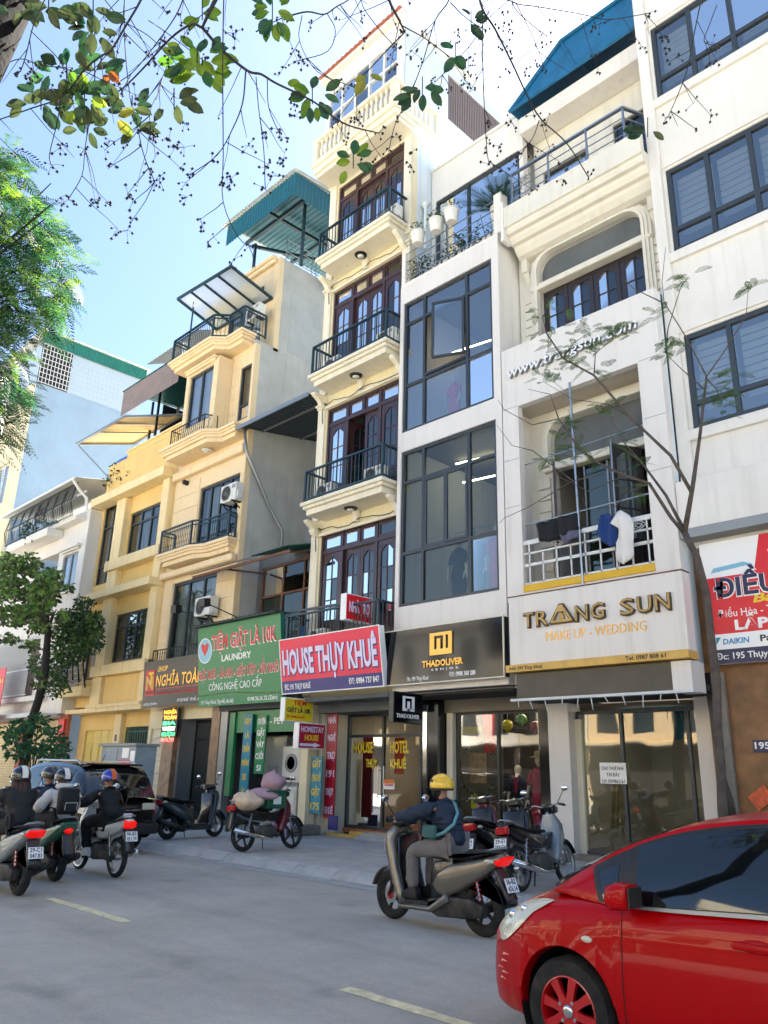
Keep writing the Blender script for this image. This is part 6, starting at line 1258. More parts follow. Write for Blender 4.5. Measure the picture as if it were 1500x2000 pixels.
for sg in (1, -1):
    car.side(rng(0, 1, 36), rng(0, 1, 6), sg).build('roof_pillar', MATS['car_red'], C1, smooth=True)
    car.side(rng(.125, .235, 5), rng(.02, .93, 5), sg, .004).build('quarter_trim', MATS['car_trim'], C1, smooth=True)
    car.side(rng(.145, .205, 4), rng(.1, .72, 4), sg, .006).build('quarter_glass', MATS['car_glass'], C1, smooth=True)
    car.side(rng(.235, .535, 12), rng(.0, .95, 6), sg, .003).build('window_surround', MATS['car_trim'], C1, smooth=True)
    car.side(rng(.25, .53, 12), rng(.05, .9, 6), sg, .007).build('front_door_glass', MATS['car_glass'], C1, smooth=True)
    car.side(rng(.55, .76, 8), rng(.05, .88, 6), sg, .007).build('rear_door_glass', MATS['car_glass'], C1, smooth=True)
    car.side(rng(.24, .78, 20), rng(-.01, .035, 1), sg, .012).build('belt_moulding', MATS['alu_grey'], C1, smooth=True)
    xs_ = rng(.10, .60, 14); hv = lambda x: tab([(.10, .002), (.2, .06), (.35, .11), (.48, .125), (.56, .10), (.60, .03)], x); cv = lambda x: .565-.10*(x-.1)/.5
    V = [car.S(x, cv(x)+hv(x)*q, sg, .009) for x in xs_ for q in (-1, -.5, 0, .5, 1)]; hl = MB().add(V, [(i*5+k, i*5+k+1, i*5+k+6, i*5+k+5) for i in range(14) for k in range(4)]).build('headlight', MATS['lamp_clear'], C1, smooth=True)
    for (xq, vq, rq) in ((.45, .5, .035), (.34, .525, .03)): p = car.S(xq, vq, sg, .0); MB().sphere(p, (rq, rq*.6, rq), 14, 8).build('lamp_bowl', MATS['chrome'], hl, smooth=True)
    car.patch(rng(.56, .66, 3), rng(.38, .5, 3), sg, .007).build('headlight_corner', MATS['lamp_red'], C1, smooth=True)
    car.patch([-.405, -.398], rng(.04, .5, 12), sg, .0015).build('door_seam', MATS['wheel_well'], C1); car.patch([-1.52, -1.513], rng(.04, .5, 12), sg, .0015).build('door_seam', MATS['wheel_well'], C1)
    car.patch(rng(-.405, -1.513, 10), [.09, .094], sg, .0015).build('sill_seam', MATS['wheel_well'], C1)
    p = car.S(-.17, .36, sg, .0); MB().sphere(p, (.04, .012, .02), 12, 6).build('side_indicator', MATS['lamp_clear'], C1, smooth=True)
    p = car.S(-1.2, .40, sg, .0); hd = MB().puff([(-1.32, p.z-.018), (-1.08, p.z-.018), (-1.06, p.z), (-1.08, p.z+.022), (-1.32, p.z+.022), (-1.34, p.z)], .02, .01, p.y+sg*.014).build('door_handle', MATS['car_red'], C1, smooth=40); MB().sphere((p.x, p.y-sg*.005, p.z-.005), (.12, .012, .045), 14, 6).build('handle_recess', MATS['car_red'], C1, smooth=True)
    m0 = Vector((-.47, sg*.93, 1.0)); mr = MB().puff([(-.55, .93), (-.42, .92), (-.385, .97), (-.40, 1.05), (-.46, 1.075), (-.55, 1.07)], .095, .06, sg*.93).build('wing_mirror', MATS['car_red'], C1, smooth=60); MB().box(-.562, -.551, sg*.93-.075, sg*.93+.075, .945, 1.055).build('mirror_glass', MATS['car_trim'], mr); MB().bar((-.46, sg*.78, .955), (-.47, sg*.87, .965), .05, .04).build('mirror_arm', MATS['car_trim'], mr)
    for xc in (0, -2.46):
        car_wheel(C1, xc, sg*.745, .295, .295, sg, MATS['wheel_red'], 8)
        MB().lathe([(.001, -sg*.28), (.352, -sg*.28), (.352, 0)], (xc, sg*.815, .3), 32, 'y', caps=False).build('wheel_liner', MATS['wheel_well'], C1)
car.top(rng(0, .30, 10), rng(-1, 1, 14)).build('windscreen_frame', MATS['car_trim'], C1, smooth=True); car.top(rng(.015, .29, 10), rng(-.95, .95, 14), .004).build('windscreen', MATS['car_glass'], C1, smooth=True)
car.top(rng(.30, .80, 16), rng(-1, 1, 14)).build('roof', MATS['car_red'], C1, smooth=True); car.top(rng(.80, 1, 8), rng(-1, 1, 14)).build('rear_glass', MATS['car_glass'], C1, smooth=True)
b = MB(); b.tube([(.2, .35, .985), (.12, .2, 1.03), (.02, -.2, 1.06)], .009, 5); b.tube([(.22, .55, .965), (.17, .5, 1.0), (.12, .25, 1.03)], .012, 5); b.build('wiper', MATS['car_trim'], C1); MB().box(.08, .2, -.6, .6, .955, .98).build('cowl', MATS['car_trim'], C1)
MB().box(-2.9, .6, -.6, .6, .18, .3).build('floor_pan', MATS['wheel_well'], C1)
MB().box(.72, .8, -.35, .35, .3, .42).build('grille', MATS['car_trim'], C1)
g = random.Random(4)       # scuffs on the front corner
b = MB()
for i in range(5):
    x = .45+g.uniform(0, .2); v = .2+.025*i; b.add([car.S(x, v, 1, .0015), car.S(x+.09, v+.008, 1, .0015), car.S(x+.07, v+.016, 1, .0015)], [(0, 1, 2)])
b.build('paint_scuff', mat('scuff', '#e0a8a0', .6), C1)
C1.scale = (.965, .965, .965); C1.location = (-2.98, 5.36, 0); C1.rotation_euler = (0, 0, math.pi)
# --- black crossover
C2 = thing('black_crossover', 'black crossover car with silver roof rails driving away behind the scooters', 'car')
c2 = Car(W=[(-3.62, .70), (-3.55, .80), (-3.4, .86), (-3.0, .9), (-.4, .9), (.2, .89), (.5, .84), (.7, .72), (.82, .5)], D=[(-3.62, .9), (-3.5, 1.0), (-3.0, 1.03), (-.2, 1.05), (.3, 1.0), (.6, .88), (.75, .72), (.82, .6)],
         SH=[(-3.62, .86), (-3.5, .97), (-3.0, 1.0), (-.2, .98), (.3, .92), (.6, .8), (.75, .66), (.82, .55)], ZB=[(-3.62, .42), (-3.4, .3), (-3, .24), (.4, .24), (.7, .28), (.82, .36)], wb=2.66, arch=(.38, .34),
         rail=[(.1, .72, 1.03), (-.3, .70, 1.27), (-.7, .68, 1.5), (-1.1, .665, 1.6), (-1.7, .66, 1.64), (-2.4, .65, 1.63), (-3.0, .64, 1.57), (-3.3, .64, 1.45), (-3.48, .68, 1.2), (-3.56, .72, 1.0)],
         belt=[(.1, .76, 1.0), (-.3, .84, 1.0), (-.7, .855, 1.0), (-1.1, .86, 1.02), (-1.7, .86, 1.04), (-2.4, .85, 1.06), (-3.0, .83, 1.06), (-3.3, .80, 1.04), (-3.48, .77, 1.0), (-3.56, .74, .97)])
c2.body(C2, MATS['car_black'], -3.62, .82)
for sg in (1, -1):
    c2.side(rng(0, 1, 30), rng(0, 1, 6), sg).build('roof_pillar', MATS['car_black'], C2, smooth=True); c2.side(rng(.2, .44, 8), rng(.06, .9, 5), sg, .006).build('front_door_glass', MATS['car_glass'], C2, smooth=True); c2.side(rng(.46, .66, 8), rng(.06, .9, 5), sg, .006).build('rear_door_glass', MATS['car_glass'], C2, smooth=True); c2.side(rng(.69, .8, 5), rng(.12, .85, 4), sg, .006).build('quarter_glass', MATS['car_glass'], C2, smooth=True)
    MB().tube([(-.9, sg*.6, 1.6), (-1.0, sg*.6, 1.68), (-2.8, sg*.59, 1.68), (-2.95, sg*.59, 1.61)], .022, 8).build('roof_rail', MATS['steel'], C2, smooth=True)
    c2.patch(rng(-3.1, -3.6, 8), rng(.34, .52, 4), sg, .008).build('tail_light', MATS['lamp_clear'] if sg > 0 else MATS['lamp_red'], C2, smooth=True); MB().box(-3.64, -3.60, sg*.45 if sg > 0 else -.72, sg*.72 if sg > 0 else -.45, .8, .92).build('tail_light', MATS['lamp_clear'], C2, bevel=.01)
    for xc in (0, -2.66): car_wheel(C2, xc, sg*.79, .34, .34, sg, MATS['steel'], 10)
    p = Vector((-.55, sg*1.0, 1.06)); MB().puff([(-.64, 1.0), (-.5, .98), (-.46, 1.04), (-.5, 1.14), (-.64, 1.14)], .1, .04, sg*.99).build('wing_mirror', MATS['car_black'], C2, smooth=60)
    c2.patch([-.405, -.395], rng(.04, .5, 8), sg, .002).build('door_seam', MATS['wheel_well'], C2); MB().box(-1.3, -1.1, sg*.9-.01, sg*.9+.02, .9, .93).build('door_handle', MATS['chrome'], C2, bevel=.006)
c2.top(rng(0, .26, 8), rng(-1, 1, 12)).build('windscreen', MATS['car_glass'], C2, smooth=True); c2.top(rng(.26, .72, 14), rng(-1, 1, 12)).build('roof', MATS['car_black'], C2, smooth=True); c2.top(rng(.72, 1, 8), rng(-1, 1, 12)).build('rear_hatch', MATS['car_black'], C2, smooth=True); c2.top(rng(.76, .95, 8), rng(-.85, .85, 12), .008).build('rear_glass', MATS['car_glass'], C2, smooth=True)
MB().box(-3.2, -2.98, -.6, .6, 1.60, 1.64).build('roof_spoiler', MATS['car_black'], C2, bevel=.015); MB().box(-3.66, -3.62, -.4, .4, .78, .81).build('chrome_bar', MATS['chrome'], C2); MB().box(-3.72, -3.5, -.8, .8, .36, .56).build('rear_bumper', MATS['car_trim'], C2, bevel=.04, seg=2); MB().box(-3.65, -3.63, -.24, .24, .6, .74).build('number_plate', MATS['paint_white'], C2)
MB().tube([(-2.6, 0, 1.68), (-2.7, 0, 1.8)], .008, 5).build('antenna', MATS['plastic_black'], C2)
C2.location = (-15.05-3.62+.2, 7.75, 0); C2.rotation_euler = (0, 0, math.pi)
# ------------------------------------------------------------------ motorbikes
mat('mb_black', '#0f1113', .3, coat=.5); mat('mb_brown', '#6a645a', .3, metal=.4, coat=.6); mat('mb_white', '#d6d4cb', .3, coat=.5); mat('mb_green', '#3c6a55', .3, coat=.5); mat('mb_grey', '#7c8487', .35, metal=.3, coat=.3); mat('mb_darkred', '#5c1019', .3, coat=.5); mat('mb_teal', '#152a30', .3, coat=.5); mat('vinyl', '#131415', .55, bump=.15, bscale=90); mat('engine', '#4b4d4e', .5, metal=.6, dust=.3); mat('cast_dark', '#1c1e20', .5, metal=.3, dust=.25); mat('spring_red', '#b3121c', .4)
def bike_wheel(t, x, R_, r_, rim='cast_dark', spokes=5, wire=False, name='wheel', disc=True):
    w = MB().torus((x, 0, R_), R_-r_, r_, 'y', 36, 10).build(name, MATS['rubber'], t, smooth=True)
    rr = R_-2*r_+.012; rm = MB().lathe([(rr, -.03), (rr+.012, -.034), (rr-.012, -.02), (rr-.012, .02), (rr+.012, .034), (rr, .03)], (x, 0, R_), 32, 'y', caps=False); ro = rm.build('rim', MATS[rim], w, smooth=40)
    b = MB(); b.lathe([(.04, -.05), (.045, -.03), (.045, .03), (.04, .05)], (x, 0, R_), 16, 'y')
    if wire:
        for k in range(18):
            a = 2*math.pi*k/18; s_ = 1 if k % 2 else -1; b.tube([(x+.04*math.cos(a+.5*s_), .035*s_, R_+.04*math.sin(a+.5*s_)), (x+(rr-.01)*math.cos(a), 0, R_+(rr-.01)*math.sin(a))], .0028, 4, cap=False)
    else:
        for k in range(spokes):
            a = 2*math.pi*k/spokes; b.bar((x+.035*math.cos(a), 0, R_+.035*math.sin(a)), (x+(rr-.008)*math.cos(a), 0, R_+(rr-.008)*math.sin(a)), .028, .03)
    b.build('spokes', MATS[rim if not wire else 'steel'], w)
    if disc: MB().lathe([(.09, .05), (.09, .054), (.045, .054)], (x, 0, R_), 24, 'y', caps=False).build('brake_disc', MATS['steel'], w)
    return w
def plate(t, x, z, l1, l2, w_=.19, h=.14, tilt=.25):
    o = MB().box(-.004, 0, -w_/2, w_/2, -h/2, h/2).build('number_plate', MATS['paint_white'], None); o.parent = t; o.location = (x, 0, z); o.rotation_euler = (0, tilt, 0)
    for k, s in enumerate((l1, l2)):
        src = text_mesh(s, .02, .5); me = src.copy(); xs = [v.co.x for v in me.vertices]; a, c = min(xs), max(xs); sx = w_*.82/(c-a); sy = h*.36/.7
        for v in me.vertices: v.co = (-.0045-.001*(v.co.z+.5), w_*.41-(v.co.x-a)*sx, (.012 if k == 0 else -.058)+v.co.y*sy)
        me.materials.clear(); me.materials.append(MATS['paint_black']); q = bpy.data.objects.new('plate_lettering', me); COL.objects.link(q); q.parent = o
    return o
def handlebar(t, x, z, half=.33, mirrors=True, lean=0.):
    b = MB(); b.tube([(x-.08, -half, z+.02), (x-.03, -half*.55, z+.05), (x, 0, z), (x-.03, half*.55, z+.05), (x-.08, half, z+.02)], .011, 8); hb = b.build('handlebar', MATS['steel'], t, smooth=True)
    for s in (-1, 1):
        MB().tube([(x-.045, s*half*.7, z+.045), (x-.085, s*half*1.04, z+.018)], .018, 10).build('grip', MATS['vinyl'], t, smooth=True); MB().tube([(x-.0, s*half*.62, z+.05), (x+.02, s*half*.95, z+.01)], .006, 6).build('brake_lever', MATS['steel'], t)
        if mirrors:
            m = MB().tube([(x-.02, s*half*.6, z+.06), (x+.02, s*half*.8, z+.17), (x-.01, s*half*1.0, z+.235)], .006, 6).build('mirror_stalk', MATS['plastic_black'], t, smooth=True); MB().sphere((x-.01, s*half*1.06, z+.25), (.018, .062, .042), 12, 8).build('mirror', MATS['chrome'], m, smooth=True)
def spring(t, a, c, r=.028, m='spring_red', n=7):
    a = Vector(a); c = Vector(c); d = c-a; A, B = frame_of(d); P = [a+d*(k/(n*10))+A*r*math.cos(k*.628)+B*r*math.sin(k*.628) for k in range(n*10+1)]
    o = MB().tube(P, .006, 5).build('shock_spring', MATS[m], t, smooth=True); MB().tube([a, c], .012, 8).build('shock_rod', MATS['steel'], o)
def scooter(name, label, col, col2='mb_black', lights=False, pl=None, mirrors=True, round_tail=False, group=None, rimm='cast_dark', springm='spring_red'):
    t = thing(name, label, 'scooter', group=group); f, r = .66, -.66; R_ = .265
    bike_wheel(t, f, R_, .052, rimm); bike_wheel(t, r, R_, .058, rimm, disc=False)
    b = MB()
    for s in (-1, 1): b.tube([(f, s*.075, R_), (f-.17, s*.075, .72)], .02, 8)
    b.build('fork', MATS['cast_dark'], t, smooth=True); MB().lathe([(.03, .055), (.05, .06), (.03, .075)], (f, 0, R_), 12, 'y').build('brake_caliper', MATS['spring_red'], t)
    P = []                                   # front mudguard
    for k in range(11): a = R(15+k*14); P.append((f+.30*math.cos(a), R_+.315*math.sin(a)))
    for k in range(11): a = R(155-k*14); P.append((f+.275*math.cos(a), R_+.285*math.sin(a)))
    MB().puff(P, .085, .012).build('front_mudguard', MATS[col], t, smooth=50)
    sh = MB().puff([(.40, .20), (.52, .40), (.60, .62), (.70, .80), (.665, .95), (.56, 1.03), (.48, 1.0), (.50, .84), (.44, .60), (.33, .34), (.30, .22)], .215, .07, top=lambda x, z: .62 if z > .97 else (.8 if x > .66 else 1.)).build('leg_shield', MATS[col], t, smooth=50)
    MB().puff([(.32, .3), (.43, .55), (.475, .82), (.455, .95), (.41, .9), (.40, .6), (.30, .34)], .185, .03).build('inner_shield', MATS[col2], t, smooth=50)
    MB().puff([(.715, .70), (.735, .80), (.70, .90), (.66, .84), (.67, .72)], .12, .02).build('headlight', MATS['lamp_clear'], t, smooth=50)
    MB().puff([(.60, 1.0), (.62, 1.07), (.52, 1.13), (.40, 1.09), (.40, 1.03), (.5, 1.0)], .13, .04).build('handle_cowl', MATS[col2], t, smooth=50)
    MB().puff([(.40, .20), (.40, .275), (-.05, .30), (-.22, .34), (-.22, .22), (.1, .18)], .17, .02).build('footboard', MATS[col2], t, smooth=50)
    MB().puff([(.42, .16), (.42, .22), (-.05, .245), (-.3, .40), (-.34, .30), (-.1, .17)], .205, .03).build('lower_cowl', MATS[col], t, smooth=50)
    MB().puff([(-.02, .28), (-.02, .56), (-.08, .70), (-.35, .72), (-.35, .32), (-.2, .26)], .14, .03).build('seat_base', MATS[col2], t, smooth=50)
    tailx = -.96
    MB().puff([(-.12, .36), (-.05, .46), (-.14, .60), (-.30, .68), (-.62, .74), (tailx+.04, .82), (tailx-.02, .80), (tailx+.02, .72), (-.72, .56), (-.42, .40), (-.25, .33)], .165 if not round_tail else .2, .05, top=lambda x, z: .62 if x < -.85 else 1.).build('side_panel', MATS[col], t, smooth=50)
    MB().puff([(-.04, .70), (-.0, .755), (-.18, .785), (-.42, .775), (-.55, .83), (-.85, .86), (-.90, .83), (-.62, .745), (-.35, .715)], .145, .035).build('seat', MATS['vinyl'], t, smooth=50)
    MB().tube([(-.66, .11, .80), (-.9, .1, .87), (-.98, 0, .885), (-.9, -.1, .87), (-.66, -.11, .80)], .014, 8).build('grab_rail', MATS['mb_grey'], t, smooth=True)
    if round_tail: MB().sphere((tailx+.06, 0, .70), (.06, .07, .05), 14, 8).build('tail_light', MATS['lamp_red_on' if lights else 'lamp_red'], t, smooth=True)
    else: MB().puff([(tailx+.10, .735), (tailx-.035, .80), (tailx-.04, .775), (tailx+.03, .70)], .115, .02).build('tail_light', MATS['lamp_red_on' if lights else 'lamp_red'], t, smooth=50)
    for s in (-1, 1): MB().sphere((tailx+.12, s*.13, .745), (.07, .02, .025), 10, 6).build('indicator', MATS['lamp_clear'], t, smooth=True)
    P = []
    for k in range(9): a = R(40+k*16); P.append((r+.315*math.cos(a), R_+.33*math.sin(a)))
    for k in range(9): a = R(168-k*16); P.append((r+.30*math.cos(a), R_+.31*math.sin(a)))
    MB().puff(P, .06, .01).build('rear_hugger', MATS[col2], t, smooth=50)
    MB().puff([(-.86, .66), (-.90, .68), (-1.06, .40), (-1.04, .36), (-.99, .40)], .085, .02).build('rear_mudguard', MATS[col2], t, smooth=50)
    if pl: plate(t, -1.03, .53, *pl, tilt=.38)
    MB().puff([(.02, .20), (-.02, .31), (-.3, .36), (-.62, .37), (-.78, .31), (-.76, .2), (-.5, .16), (-.15, .14)], .06, .03, .11).build('transmission_case', MATS['cast_dark'], t, smooth=50)
    MB().tube([(-.1, -.13, .22), (-.35, -.15, .20), (-.55, -.155, .24), (-.95, -.16, .36)], [.02, .03, .055, .05], 12).build('exhaust', MATS['cast_dark'], t, smooth=True)
    spring(t, (-.70, .1, .35), (-.62, .1, .66), m=springm)
    if not lights: MB().tube([(-.12, .1, .2), (-.05, .17, .0)], .01, 6).build('side_stand', MATS['cast_dark'], t)
    handlebar(t, .50, 1.07, .33, mirrors); return t
def underbone(name, label, col, col2='mb_black', col3=None, lights=False, pl=None, mirrors=True, group=None, seat='vinyl', rimm='steel', springm='steel'):
    col3 = col3 or col; t = thing(name, label, 'motorbike', group=group); f, r = .62, -.62; R_ = .285
    wm = rimm == 'steel'
    bike_wheel(t, f, R_, .036, rimm, wire=wm, disc=True); bike_wheel(t, r, R_, .042, rimm, wire=wm, disc=False)
    b = MB()
    for s in (-1, 1): b.tube([(f, s*.07, R_), (f-.19, s*.07, .76)], .017, 8)
    b.tube([(f-.17, 0, .70), (f-.27, 0, .98)], .022, 8); b.build('fork', MATS['steel'], t, smooth=True)
    P = []
    for k in range(12): a = R(20+k*13); P.append((f+.315*math.cos(a), R_+.325*math.sin(a)))
    for k in range(12): a = R(163-k*13); P.append((f+.295*math.cos(a), R_+.30*math.sin(a)))
    MB().puff(P, .06, .01).build('front_mudguard', MATS[col3], t, smooth=50)
    MB().puff([(.50, .62), (.50, .80), (.44, .96), (.36, .98), (.33, .80), (.26, .58), (.16, .36), (.20, .30), (.32, .36), (.42, .5)], .16, .05, top=lambda x, z: .55 if z > .9 else 1.).build('leg_shield', MATS[col], t, smooth=50)
    MB().puff([(.36, .94), (.50, .96), (.52, 1.04), (.42, 1.09), (.32, 1.04)], .11, .04).build('handle_cowl', MATS[col3], t, smooth=50); MB().sphere((.51, 0, 1.0), (.03, .075, .05), 12, 8).build('headlight', MATS['lamp_clear'], t, smooth=True)
    MB().puff([(.30, .62), (.33, .72), (.05, .66), (-.12, .72), (-.2, .6), (.0, .52), (.2, .5)], .07, .03).build('frame_cover', MATS[col2], t, smooth=50)
    MB().puff([(-.02, .60), (-.06, .70), (-.38, .74), (-.70, .80), (-.90, .84), (-.93, .79), (-.75, .66), (-.40, .54), (-.15, .50)], .125, .04, top=lambda x, z: .55 if x < -.8 else 1.).build('side_panel', MATS[col3], t, smooth=50)
    MB().puff([(.02, .70), (.03, .745), (-.2, .765), (-.5, .79), (-.84, .86), (-.86, .83), (-.5, .745), (-.2, .705)], .13, .03).build('seat', MATS[seat], t, smooth=50)
    MB().tube([(-.55, .1, .78), (-.85, .1, .88), (-.93, 0, .9), (-.85, -.1, .88), (-.55, -.1, .78)], .011, 8).build('grab_rail', MATS['steel'], t, smooth=True)
    MB().puff([(-.86, .83), (-.96, .80), (-.95, .72), (-.86, .70)], .09, .025).build('tail_light', MATS['lamp_red_on' if lights else 'lamp_red'], t, smooth=50)
    MB().puff([(-.80, .70), (-.9, .70), (-1.0, .42), (-.99, .36), (-.94, .40)], .07, .015).build('rear_mudguard', MATS[col2], t, smooth=50)
    if pl: plate(t, -.99, .60, *pl, tilt=.3)
    MB().puff([(.14, .26), (.16, .38), (.02, .46), (-.22, .44), (-.28, .32), (-.2, .22), (.0, .2)], .12, .05).build('engine', MATS['engine'], t, smooth=40); MB().tube([(.14, 0, .34), (.34, 0, .38)], [.06, .055], 10).build('cylinder', MATS['engine'], t)
    for k in range(5): MB().lathe([(.075, 0), (.075, .006)], (.17+k*.03, 0, .345+.006*k), 14, 'x').build('cooling_fin', MATS['engine'], t)
    MB().tube([(.3, -.07, .32), (.1, -.12, .2), (-.2, -.14, .22), (-.5, -.15, .28), (-.95, -.15, .38)], [.016, .018, .022, .045, .04], 10).build('exhaust', MATS['chrome'], t, smooth=True)
    MB().puff([(-.2, .26), (-.2, .36), (-.64, .36), (-.68, .26), (-.62, .22)], .018, .02, .1).build('chain_case', MATS['cast_dark'], t, smooth=50)
    for s in (-1, 1): spring(t, (-.62, s*.12, R_+.02), (-.50, s*.115, .66), .024, springm)
    b = MB(); b.bar((.02, -.24, .24), (.02, .24, .24), .02); b.build('foot_bar', MATS['cast_dark'], t)
    for s in (-1, 1): MB().tube([(.02, s*.16, .245), (.02, s*.25, .245)], .018, 8).build('foot_peg', MATS['rubber'], t)
    if not lights: MB().tube([(-.05, .1, .22), (.02, .19, .0)], .01, 6).build('side_stand', MATS['cast_dark'], t)
    handlebar(t, .36, 1.03, .33, mirrors); return t
def park(t, x, y, heading, z=0., lean=0.):
    t.location = (x, y, z); t.rotation_euler = (lean, 0, heading); return t
# ------------------------------------------------------------------ riders
_cl = bpy.data.textures.new('cloth_folds', 'CLOUDS'); _cl.noise_scale = .09; _cl.noise_depth = 2
def skin(name, V, E, rad, m, parent, root=0, sub=2, folds=0.):
    me = bpy.data.meshes.new(name); me.from_pydata([tuple(v) for v in V], E, []); me.materials.append(m)
    o = bpy.data.objects.new(name, me); COL.objects.link(o); o.parent = parent
    sm = o.modifiers.new('skin', 'SKIN'); sm.use_smooth_shade = True; sm.branch_smoothing = .6
    for i, r in enumerate(rad):
        d = me.skin_vertices[0].data[i]; d.radius = r if isinstance(r, tuple) else (r, r); d.use_root = (i == root)
    s2 = o.modifiers.new('subsurf', 'SUBSURF'); s2.levels = sub; s2.render_levels = sub
    if folds: d = o.modifiers.new('folds', 'DISPLACE'); d.texture = _cl; d.strength = folds; d.mid_level = .5
    return o
def ik(a, c, l1, l2, bend):
    a = Vector(a); c = Vector(c); d = c-a; L = min(d.length, (l1+l2)*.999); x = (l1*l1-l2*l2+L*L)/(2*L); h = math.sqrt(max(0, l1*l1-x*x)); u = d.normalized(); b = Vector(bend); b = (b-u*b.dot(u)).normalized(); return a+u*x+b*h
def hand(t, w, fwd, m, name='hand', sg=1):
    """closed hand on a grip: palm, four unequal curled fingers and a thumb"""
    w = Vector(w); g = Vector((0, sg, 0)); b = MB(); f = Vector(fwd).normalized(); up_ = Vector((0, 0, 1))
    b.sphere(w+f*.02+up_*.012, (.045, .045, .026), 10, 6)
    for k, L in enumerate((.9, 1., .95, .8)):
        o = w+g*(-.032+.021*k)+f*.04+up_*.018; b.tube([o, o+f*.034*L+up_*.004, o+f*.05*L-up_*.024, o+f*.032*L-up_*.045, o+f*.01*L-up_*.046], [.0105, .0105, .010, .0095, .007], 7)
    o = w-g*.042+f*.01; b.tube([o, o+f*.03-up_*.018, o+f*.045-up_*.034+g*.012], [.0125, .011, .008], 7)
    return b.build(name, m, t, smooth=True)
def rider(name, label, hip=(-.3, .82), lean=.17, grip=(.44, 1.09), foot=(.24, .36), coat='#16181b', legs='#55534f', shoe='#111214', skinc='#9c6f55', glove=None, helmet='#e3b912', helm2=None, visor=True, mask=None, hair=None, spread=.15, headturn=0., hands=True, torso=.46, s=1., group='riders on motorbikes', coatbump=.35, hood=None):
    t = thing(name, label, 'person', group=group)
    sk = mat('skin_'+skinc, skinc, .55); cm = mat('coat_'+coat, coat, .75, bump=coatbump, bscale=14, var=.12, vscale=6); lm = mat('legs_'+legs, legs, .85, bump=.4, bscale=14, var=.1, vscale=5); sm = mat('shoe_'+shoe, shoe, .6)
    H = Vector((hip[0], 0, hip[1])); N = H+Vector((lean, 0, torso)); Hd = N+Vector((.045, 0, .155)); ch = H.lerp(N, .68)
    sh = [N+Vector((-.005, s_*.175, -.055)) for s_ in (1, -1)]; gr = [Vector((grip[0]-.05, s_*.30, grip[1]+.02)) for s_ in (1, -1)] if hands else [Vector((hip[0]+.33, s_*.13, hip[1]+.2)) for s_ in (1, -1)]
    el = [ik(sh[i], gr[i], .285, .27, (-.35, (.75, -.75)[i], -.75)) for i in (0, 1)]
    hp = [H+Vector((.0, s_*.09, -.02)) for s_ in (1, -1)]; ft = [Vector((foot[0], s_*spread, foot[1])) for s_ in (1, -1)]
    kn = [ik(hp[i], ft[i], .43, .42, (.9, (.25, -.25)[i], .6)) for i in (0, 1)]
    V = [H, H.lerp(N, .4), ch, N, N+Vector((.02, 0, .06)), Hd+Vector((.02, 0, -.03)), Hd+Vector((.0, 0, .05))]; E = [(i, i+1) for i in range(6)]; rad = [.08, .08, .09, .05, .05, (.075, .085), (.08, .085)]
    for i in (0, 1):
        k = len(V); V += [sh[i], el[i], gr[i]]; E += [(2, k), (k, k+1), (k+1, k+2)]; rad += [.03, .022, .02]
        k = len(V); V += [hp[i], kn[i], ft[i]]; E += [(0, k), (k, k+1), (k+1, k+2)]; rad += [.05, .035, .03]
    body = skin('body', V, E, rad, sk, t)
    # jacket: torso and sleeves
    V = [H+Vector((-.01, 0, -.08)), H.lerp(N, .25), H.lerp(N, .5), ch, N+Vector((0, 0, -.01)), N+Vector((.015, 0, .035))]; E = [(i, i+1) for i in range(5)]; rad = [(.175, .205), (.17, .2), (.165, .205), (.155, .215), (.1, .125), (.075, .08)]
    for i in (0, 1):
        k = len(V); V += [sh[i], sh[i].lerp(el[i], .5), el[i], el[i].lerp(gr[i], .5), el[i].lerp(gr[i], .9)]; E += [(3, k), (k, k+1), (k+1, k+2), (k+2, k+3), (k+3, k+4)]; rad += [.105, .094, .08, .07, .054]
    skin('jacket', V, E, rad, cm, t, sub=3, folds=.045)
    V = [H+Vector((.0, 0, -.01))]; E = []; rad = [(.14, .165)]
    for i in (0, 1):
        k = len(V); V += [hp[i], hp[i].lerp(kn[i], .5), kn[i], kn[i].lerp(ft[i], .5), kn[i].lerp(ft[i], .95)]; E += [(0, k), (k, k+1), (k+1, k+2), (k+2, k+3), (k+3, k+4)]; rad += [.115, .104, .09, .08, .072]
    skin('trousers', V, E, rad, lm, t, sub=3, folds=.03)
    for i in (0, 1):
        f = ft[i]; MB().puff([(f.x-.09, f.z-.085), (f.x+.17, f.z-.085), (f.x+.185, f.z-.06), (f.x+.15, f.z-.03), (f.x+.05, f.z+.02), (f.x+.035, f.z+.05), (f.x-.06, f.z+.05), (f.x-.095, f.z-.02)], .05, .025, f.y).build('shoe', sm, t, smooth=50)
        if hands: hand(t, gr[i]+Vector((.0, 0, 0)), (.9, 0, -.1), mat('glove_'+glove, glove, .7) if glove else sk, 'glove' if glove else 'hand', (1, -1)[i])
    # face
    MB().sphere(Hd+Vector((.095, 0, -.01)), (.022, .014, .02), 8, 6).build('nose', sk, t, smooth=True)
    for s_ in (1, -1): MB().sphere(Hd+Vector((.078, s_*.034, .02)), (.012, .014, .009), 8, 6).build('eye', MATS['plastic_white'], t, smooth=True); MB().sphere(Hd+Vector((0, s_*.088, -.005)), (.025, .012, .035), 8, 6).build('ear', sk, t, smooth=True)
    MB().box(Hd.x+.075, Hd.x+.088, -.025, .025, Hd.z-.065, Hd.z-.058).build('mouth', mat('lips', '#7a4438', .6), t)
    if mask: MB().sphere(Hd+Vector((.03, 0, -.05)), (.085, .092, .075), 14, 8).build('face_mask', mat('mask_'+mask, mask, .8), t, smooth=True)
